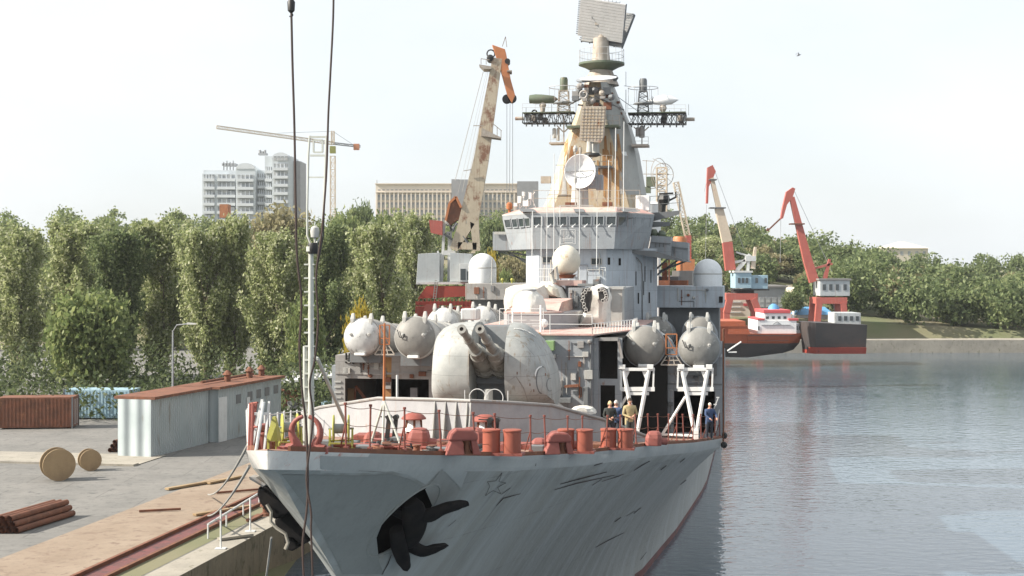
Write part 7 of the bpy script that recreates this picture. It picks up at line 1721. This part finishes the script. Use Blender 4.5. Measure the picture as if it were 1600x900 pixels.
m = MB(); m.tube(K2(1104,320), K2(1102,420), .05, 4); m.tube(K2(1116,265), K2(1162,388), .05, 4); m.tube(K2(1110,262), K2(1100,300), .05, 4); m.build_split('hoist_cable', 'wire', CF)
m = MB(); m.box(K2(1145,0).x, K2(1170,0).x, -3, 3, K2(0,450).z, K2(0,425).z); m.box(K2(1170,0).x, K2(1196,0).x, -2.6, 3, K2(0,451).z, K2(0,430).z); cb = m.build('cabin', 'crane_blue', CF, bevel=.05)
m = MB(); m.box(K2(1143,0).x, K2(1172,0).x, -3.2, 3.2, K2(0,426).z+.02, K2(0,423).z); m.build('cabin_roof', 'steel_white', CF)
for px in (1149, 1155, 1161, 1176, 1190): m = MB(); m.box(K2(px,0).x, K2(px+4,0).x, -3.08, -3.02, K2(0,442).z, K2(0,434).z); m.build('cabin_window', 'window_glass', CF)
m = MB(); jib_beam(m, K2(1150,424), K2(1172,398), .7, .7, 1, 1); jib_beam(m, K2(1168,424), K2(1170,400), .5, .5, 1, 1); jib_beam(m, K2(1146,410), K2(1180,404), .5, .3, 1, 1); jib_beam(m, K2(1150,394), K2(1170,400), .3, .3, .8, .8); m.box(K2(1164,0).x, K2(1180,0).x, -1,1, K2(0,408).z, K2(0,400).z); m.build('counter_arm', 'steel_white', CF)
m = MB(); jib_beam(m, K2(1176,420), K2(1180,386), .9, .4, 1, 1); m.build('rear_strut', 'crane_far_pale', CF)
m = MB(); m.box(K2(1143,0).x, K2(1198,0).x, -2.8, 3.4, K2(0,453.5).z, K2(0,451.5).z); m.lathe([(2.2,-.4),(2.2,.4)], K2(1160,456), n=20); m.build('turntable_deck', 'black', CF)
m = MB(); m.box(K2(1131,0).x, K2(1180,0).x, -3, 3, K2(0,468).z, K2(0,458).z); m.build('portal_head', 'crane_far_red', CF)
for a, b, c_ in ((1137,1132,1132),(1173,1182,1184)):
    for yy in (-2.6, 2.6):
        m = MB(); m.bar(K2(a,466,yy), K2(b,488,yy), 1.2); m.bar(K2(b,486,yy), Vector((K2(c_,0).x, yy, .2)), 1.1); m.build('leg', 'crane_far_red', CF)
# right crane, leaning red jib; its cabin stands right of the photograph's crop
Yr = 255; CG = thing('portal_crane', 'portal crane with a leaning dark red jib at the right of the far bank', 'portal crane', (XW(1285,Yr+14), Yr+14, 2.4)); gx_ = XW(1285, Yr+14)
K3 = lambda px, py, y=0: Vector((XW(px, Yr+14)-gx_, y, ZW(py, Yr+14)-2.4))
m = MB(); jib_beam(m, K3(1272,440), K3(1262,408), 1.8, 1.6, 1.4, 1.3); jib_beam(m, K3(1262,408), K3(1237,308), 1.6, .9, 1.3, 1.0); m.build('jib', 'crane_far_red', CG)
m = MB(); L = [K3(*p) for p in ((1228,300),(1238,293),(1242,295),(1238,308),(1229,320),(1223,341),(1219,343),(1222,325))]; m.loft([[p+Vector((0,-.5,0)) for p in L],[p+Vector((0,.5,0)) for p in L]]); m.build('jib_head', 'crane_far_red', CG)
m = MB(); m.bar(K3(1221,340), K3(1201,359), .28); m.bar(K3(1201,357), K3(1199,361), .5); m.box(K3(1234,0).x, K3(1256,0).x, -1, 1, K3(0,351).z, K3(0,349).z); m.build_split('hook_arm', 'rust', CG)
m = MB(); m.tube(K3(1220,343), K3(1219,410), .05, 4); m.tube(K3(1240,296), K3(1300,425), .05, 4); m.build_split('hoist_cable', 'wire', CG)
m = MB(); m.box(K3(1276,0).x, K3(1322,0).x, -3, 3, K3(0,462).z, K3(0,438).z); m.build('cabin', 'cabin_grey', CG, bevel=.05); m = MB(); m.box(K3(1274,0).x, K3(1324,0).x, -3.2, 3.2, K3(0,438).z+.02, K3(0,435).z); m.build('cabin_roof', 'roof_slate', CG)
for px in (1280,1290,1300,1312): m = MB(); m.box(K3(px,0).x, K3(px+5,0).x, -3.08, -3.02, K3(0,453).z, K3(0,444).z); m.build('cabin_window', 'window_glass', CG)
m = MB(); m.box(K3(1270,0).x, K3(1318,0).x, -3, 3, K3(0,474).z, K3(0,464).z); m.build('portal_head', 'crane_far_red', CG)
for a, b in ((1275,1270),(1312,1318)):
    for yy in (-2.6, 2.6): m = MB(); m.bar(K3(a,472,yy), Vector((K3(b,0).x, yy, .2)), 1.1); m.build('leg', 'crane_far_red', CG)
m = MB(); jib_beam(m, K3(1288,438), K3(1296,405), .8, .4, 1, 1); jib_beam(m, K3(1270,420), K3(1300,412), .4, .4, 1, 1); m.build('counter_arm', 'crane_far_red', CG)

# ------------------------------------------------------------------ freighter and other hulls across the water
Yh = 236; FR = thing('freighter', 'orange and black freighter with a white cabin and red roofs across the water', 'freighter', (XW(1190,Yh), Yh, 0)); hx = XW(1190, Yh)
V = lambda px, py, y=0: Vector((XW(px, Yh)-hx, y, ZW(py, Yh)))
def hullside(top, bot, d, mat, name, taper=.6):
    m = MB(); n = len(top)
    A_ = [V(*p)+Vector((0,-d/2*k,0)) for p, k in top]; A_b = [V(*p)+Vector((0,-d/2*k*.9,0)) for p, k in bot]; B_ = [V(*p)+Vector((0,d/2*k,0)) for p, k in top]; B_b = [V(*p)+Vector((0,d/2*k*.9,0)) for p, k in bot]
    m.loft([[a, b, c, d_] for a, b, c, d_ in zip(A_, B_, B_b, A_b)]); return m.build(name, mat, FR)
hullside([((1040,507),1),((1160,507),1),((1161,519),1),((1225,520),1),((1247,519),.75),((1252,518),.2)], [((1040,533),1),((1160,534),1),((1161,535),1),((1225,534),1),((1242,534),.7),((1246,534),.15)], 11, 'freighter_orange', 'upper_hull')
hullside([((1040,533.2),.995),((1160,534.2),.995),((1225,534.2),.995),((1241.5,534.2),.69),((1245.5,534.2),.14)], [((1040,553),.95),((1160,556),.95),((1215,549),.9),((1234,545),.6),((1240,544),.1)], 11, 'freighter_black', 'lower_hull')
m = MB(); m.box(V(1040,0).x, V(1156,0).x, -5.6, 5.6, V(0,508).z, V(0,500).z); m.loft([[V(*p)+Vector((0,-5.5,0)) for p in ((1130,501),(1155,501),(1164,520),(1130,520))],[V(*p)+Vector((0,5.5,0)) for p in ((1130,501),(1155,501),(1164,520),(1130,520))]]); m.build('hold_bulwark', 'freighter_orange', FR)
m = MB(); m.box(V(1160,0).x, V(1232,0).x, -5.53, -5.5, V(0,522.5).z, V(0,521.5).z); m.box(V(1160,0).x, V(1222,0).x, -5.53, -5.5, V(0,530).z, V(0,529.3).z); m.build('hull_strake', 'freighter_black', FR)
m = MB(); m.box(V(1176,0).x, V(1236,0).x, -4.6, 4.6, V(0,519.5).z, V(0,499).z); m.box(V(1187,0).x, V(1229,0).x, -4, 4, V(0,499).z+.01, V(0,488).z); m.box(V(1236,0).x, V(1246,0).x, -3.4, 3.4, V(0,519.5).z, V(0,505).z); m.build('cabin', 'freighter_white', FR, bevel=.05)
m = MB(); m.box(V(1186,0).x, V(1227,0).x, -4.3, 4.3, V(0,488).z+.01, V(0,483).z); m.box(V(1176,0).x, V(1187,0).x, -4.7, 4.7, V(0,499).z+.02, V(0,496).z); m.box(V(1224,0).x, V(1239,0).x, -4.7, -2, V(0,499.5).z, V(0,496).z); m.build('cabin_roof', 'freighter_red', FR, bevel=.04)
for px in (1190, 1199, 1208, 1217): m = MB(); m.box(V(px,0).x, V(px+4.5,0).x, -4.08, -4.0, V(0,497).z, V(0,493).z); m.build('cabin_window', 'window_glass', FR)
for px in (1177, 1238, 1242): m = MB(); m.box(V(px,0).x, V(px+2,0).x, -4.68 if px < 1200 else -3.48, -4.6 if px < 1200 else -3.4, V(0,514).z, V(0,508).z); m.build('door', 'window_glass', FR)
m = MB(); m.box(V(1182,0).x, V(1226,0).x, -4.75, -4.6, V(0,506.5).z, V(0,505.5).z); m.bar(V(1200,505,-4.7), V(1206,501,-4.7), .1); m.bar(V(1206,501,-4.7), V(1212,505,-4.7), .1); m.box(V(1236,0).x, V(1247,0).x,-3.5,-3.4, V(0,513).z, V(0,512).z); m.build('ledge', 'far_grey', FR)
m = MB(); m.lathe([(1.0,0),(.8,.5),(.3,.9)], V(1209,483), n=12); m.build('blue_cover', 'blue', FR, smooth=True)
m = MB(); m.tube(V(1239,499), V(1240,486), .2, 6); m.tube(V(1234,505,-4), V(1234,516,-4), .12, 6); m.tube(V(1128,545,-6), V(1149,531,-6), .15, 5); m.tube(V(1130,547,-6), V(1142,547,-6), .12, 5); m.build_split('small_mast', 'white', FR)
BK = thing('dark_barge', 'black hulled barge with red waterline at the right edge of the far bank', 'barge', (XW(1290,232), 232, 0)); bx = XW(1290,232); V4 = lambda px, py: Vector((XW(px,232)-bx, 0, ZW(py,232)))
m = MB(); m.loft([[V4(x,yt)+Vector((0,-w_,0)), V4(x,yt)+Vector((0,w_,0)), V4(x2,545)+Vector((0,w_*.8,0)), V4(x2,545)+Vector((0,-w_*.8,0))] for x, x2, yt, w_ in ((1249,1254,503,.3),(1254,1258,502,2.2),(1266,1268,503,4),(1345,1345,506,4.2))]); m.build('hull','freighter_black',BK)
m = MB(); m.loft([[V4(x,541)+Vector((0,-w_,0)), V4(x,541)+Vector((0,w_,0)), V4(x,551)+Vector((0,w_*.9,0)), V4(x,551)+Vector((0,-w_*.9,0))] for x, w_ in ((1254,.25),(1259,2.0),(1269,3.6),(1345,3.8))]); m.build('boot_top','crane_red',BK)
m = MB(); m.box(V4(1300,0).x, V4(1338,0).x, -3,3, V4(0,506).z, V4(0,488).z); m.build('deckhouse','cabin_grey',BK,bevel=.05); m = MB(); 
for k in range(4): m.box(V4(1303+k*9,0).x, V4(1308+k*9,0).x, -3.06,-3.01, V4(0,500).z, V4(0,493).z)
m.build_split('window_pane','window_glass',BK)
# orange crane behind the aft deckhouse
OC = thing('dock_crane', 'orange dock crane glimpsed between the bridge wing and the right radome', 'dock crane', (XW(1074,225), 225, 2.3)); ox_ = XW(1074,225); V5 = lambda px, py: Vector((XW(px,225)-ox_, 0, ZW(py,225)-2.3))
m = MB(); m.box(V5(1065,0).x, V5(1083,0).x, -2,2, V5(0,430).z, V5(0,405).z); m.build('cabin','crane_orange',OC); m = MB(); m.box(V5(1071,0).x, V5(1079,0).x, -1,1, V5(0,405).z, V5(0,368).z); m.build('column','crane_far_red',OC); m = MB(); m.truss(V5(1074,368), V5(1056,285), .8,.8,.08,8,(0,1,0)); m.build('jib','crane_far_pale',OC); m = MB(); m.box(-1.5,1.5,-2,2,0,V5(0,430).z); m.build('pedestal','crane_red',OC)
# seagull
bd_ = thing('seagull', 'small dark gull flying in the upper right sky', 'gull', W(1248,86,120)); m = MB(); m.path([(-.18,0,-.1),(0,0,0),(.2,0,.05)], [.02,.07,.01], 8); m.loft([[(-.02,0,.02),(.06,0,.02),(.06,0,.04),(-.02,0,.04)],[(-.12,-.3,.16),(-.06,-.3,.16),(-.06,-.3,.17),(-.12,-.3,.17)],[(-.22,-.5,.1),(-.2,-.5,.1),(-.2,-.5,.105),(-.22,-.5,.105)]]); m.loft([[(-.02,0,.02),(.06,0,.02),(.06,0,.04),(-.02,0,.04)],[(-.12,.3,.16),(-.06,.3,.16),(-.06,.3,.17),(-.12,.3,.17)],[(-.22,.5,.1),(-.2,.5,.1),(-.2,.5,.105),(-.22,.5,.105)]]); m.build('body','grey_dark',bd_)

# ------------------------------------------------------------------ light haze over the harbour
hz = MB(); hz.box(-900, 1100, -120, 1250, -6, 75); hb = hz.build('haze', 'white', None, kind='stuff')
hm_ = bpy.data.materials.new('haze'); hm_.use_nodes = True; hn_ = hm_.node_tree.nodes; hn_.clear()
ho = hn_.new('ShaderNodeOutputMaterial'); hv_ = hn_.new('ShaderNodeVolumePrincipled'); hv_.inputs['Density'].default_value = HAZE; hv_.inputs['Color'].default_value = (.93,.96,1,1); hv_.inputs['Anisotropy'].default_value = .2
hm_.node_tree.links.new(hv_.outputs[0], ho.inputs['Volume']); hb.data.materials[0] = hm_
# ================================================================== PEOPLE
def person(px, s, yaw, label, top, legs, hair, hair_n, look=0, arms='folded', h=1.76, bald=False, hat=False, lean=0, group=None):
    x = PX(px, s); o = thing('person', label, 'person', S2W(x, s, dz(s)), -TH + rad(yaw)); k = h/1.76
    V_ = []; E = []; R = []; 
    def ad(p, r, par=None):
        V_.append(Vector((p[0]*1.08,p[1],p[2]))*k); R.append(r*k*(1.18 if r > .04 else 1.0)); i = len(V_)-1
        if par is not None: E.append((par, i))
        return i
    pel = ad((0,0,.95), .15); wa = ad((0,-lean*.4,1.10), .135, pel); ch = ad((0,-lean,1.30), .165, wa); sh = ad((0,-lean*1.1,1.42), .13, ch); nk = ad((0,-lean*1.2-.005,1.50), .058, sh); hd = ad((0,-lean*1.2-.01,1.57), .062, nk)
    for sg in (-1, 1):
        hp = ad((sg*.09,0,.90), .105, pel); kn = ad((sg*.11,-.02,.49), .068, hp); an = ad((sg*.12,.02,.10), .045, kn); ft = ad((sg*.13,-.08,.045), .045, an); ad((sg*.14,-.17,.035), .036, ft)
        s_ = ad((sg*.18,-lean*1.1,1.41), .068, sh)
        if arms == 'folded': el = (sg*.25,-lean-.02,1.13); wr = (sg*.07,-.24-lean,1.10 if sg > 0 else 1.05)
        elif arms == 'rail': el = (sg*.26,-.12-lean,1.18); wr = (sg*.17,-.36-lean,1.06)
        else: el = (sg*.24,.0,1.14); wr = (sg*.19,-.10,.90)
        e_ = ad(el, .048, s_); w_ = ad(wr, .034, e_); d = (Vector(wr)-Vector(el)).normalized(); pm = ad(Vector(wr)+d*.06, .034, w_)
        side = d.cross(Vector((0,0,1))).normalized()
        for f in range(4):
            b = Vector(wr)+d*.085+side*(f-1.5)*.02; f1 = ad(b, .011, pm); L_ = (.045,.052,.048,.038)[f]; f2 = ad(b+d*L_*.8+Vector((0,0,-.015)), .009, f1); ad(b+d*L_*1.2+Vector((0,0,-.04)), .008, f2)
        t1 = ad(Vector(wr)+d*.04-side*.035*sg, .012, pm); ad(Vector(wr)+d*.08-side*.055*sg+Vector((0,0,-.01)), .010, t1)
    me = bpy.data.meshes.new('body'); me.from_pydata(V_, E, []); b = bpy.data.objects.new('body_src', me); C.objects.link(b)
    sk = b.modifiers.new('s', 'SKIN'); 
    for i, v in enumerate(me.skin_vertices[0].data): v.radius = (R[i]*(1.15 if i in (0,1,2,3) else 1), R[i]*(.8 if i in (0,1,2,3) else 1)); v.use_root = (i == 0)
    sb_ = b.modifiers.new('d', 'SUBSURF'); sb_.levels = 1; sb_.render_levels = 1
    bpy.context.view_layer.update(); dg = bpy.context.evaluated_depsgraph_get(); nm = bpy.data.meshes.new_from_object(b.evaluated_get(dg)); bpy.data.objects.remove(b)
    # head joined into the body mesh
    bm_ = bmesh.new(); bm_.from_mesh(nm); hm = MB(); hc = Vector((0,-lean*1.2-.02,1.645))*k
    L = []
    for i in range(13):
        t = math.pi*i/12; z = -math.cos(t); r = math.sin(t) + 1e-3; row = []
        for j in range(16):
            a = 2*math.pi*j/16; cx_, cy_ = math.cos(a), math.sin(a)
            jw = 1 - .22*max(0, -z); p = Vector((cx_*r*.078*jw, cy_*r*.098, z*.118))
            if cy_ < -.9 and -.35 < z < .05: p.y -= .020*(1-abs(z+.18)*4)          # nose
            if cy_ < -.6 and abs(cx_) > .25 and .0 < z < .28: p.y += .010           # eye sockets
            if cy_ < -.8 and -.62 < z < -.45: p.y -= .006                            # mouth
            if abs(cx_) > .97 and -.2 < z < .2: p.x *= 1.16                          # ears
            row.append((Matrix.Rotation(rad(look), 3, 'Z') @ p)*k + hc)
        L.append(row)
    hm.loft(L); hv = [bm_.verts.new(v) for v in hm.v]; nf0 = len(bm_.faces)
    for f in hm.f: bm_.faces.new([hv[i] for i in f])
    bm_.to_mesh(nm); bm_.free()
    for mm in ('skin', top, legs, 'black'): nm.materials.append(MATS[mm])
    for p in nm.polygons:
        c = p.center/k
        if p.index >= nf0: mi = 0
        elif c.z < .085: mi = 3
        elif c.z < .98 and not (abs(c.x) > .14 and c.z > .8) and not c.y < -.13: mi = 2
        elif c.z > 1.485: mi = 0
        else: mi = 1
        if mi == 1:
            for sg in (-1, 1):
                wr_ = {'folded': Vector((sg*.07,-.24-lean,1.07)), 'rail': Vector((sg*.17,-.36-lean,1.06))}.get(arms, Vector((sg*.19,-.10,.90)))
                el_ = {'folded': Vector((sg*.25,-lean-.02,1.13)), 'rail': Vector((sg*.26,-.12-lean,1.18))}.get(arms, Vector((sg*.24,0,1.14))); d = (wr_-el_).normalized()
                if (c - wr_).dot(d) > -.01 and (c - wr_).length < .16: mi = 0
        p.material_index = mi; p.use_smooth = True
    nm.name = 'body'; bo = bpy.data.objects.new('body', nm); C.objects.link(bo); bo.parent = o
    # jacket hem and collar as clothing, hair as a cap
    m = MB(); m.loft([[(.175*k*f*math.cos(a), (-lean*.3 + .125*f*math.sin(a))*k, z*k) for a in [2*math.pi*j/18 for j in range(18)]] for z, f in ((.86,1.02),(.92,1.05),(1.02,1.02))], cap=False); j = m.build('jacket_hem', top, o, smooth=True)
    m = MB(); L = []
    for i in range(8):
        t = math.pi*(.0 + (.56 if not bald else .42)*i/7)
        z = math.cos(t); r = math.sin(t)+1e-3; row = []
        for j_ in range(16):
            a = 2*math.pi*j_/16; cx_, cy_ = math.cos(a), math.sin(a); f = 1.13 if hair_n == 'full' else 1.06
            dz_ = 0
            if cy_ < -.3 and z < .45: dz_ = .055*(.45-z)                             # keep the forehead free
            if cy_ > .2 and hair_n == 'full': dz_ = -.03*(1-z)
            p = Vector((cx_*r*.080*f, cy_*r*.100*f + .006, z*.122*f + dz_)); row.append((Matrix.Rotation(rad(look), 3, 'Z') @ p)*k + hc)
        L.append(row)
    m.loft(L, cap=False); hh = m.build('hair', hair, o, smooth=True)
    return o
person(953, 24.4, 18, 'person with fluffy blond hair in a dark jacket, leftmost of the two standing close together', 'jacket_black', 'trousers_dark', 'hair_blond', 'full', 10, 'folded', 1.68)
person(963, 25.0, -15, 'person with grey white hair in dark clothes, right beside the blond one', 'jacket_blue', 'trousers_dark', 'hair_grey', 'full', -5, 'folded', 1.72)
person(984, 23.6, 25, 'man in a sand coloured jacket with dark hair leaning back on the rail post', 'shirt_sand', 'trousers_grey', 'hair_dark', 'short', 15, 'folded', 1.82)
person(1108, 35.0, 30, 'balding man in a blue jacket at the far end of the port rail', 'jacket_blue', 'trousers_dark', 'hair_grey', 'short', 0, 'rail', 1.74, bald=True, lean=.05)
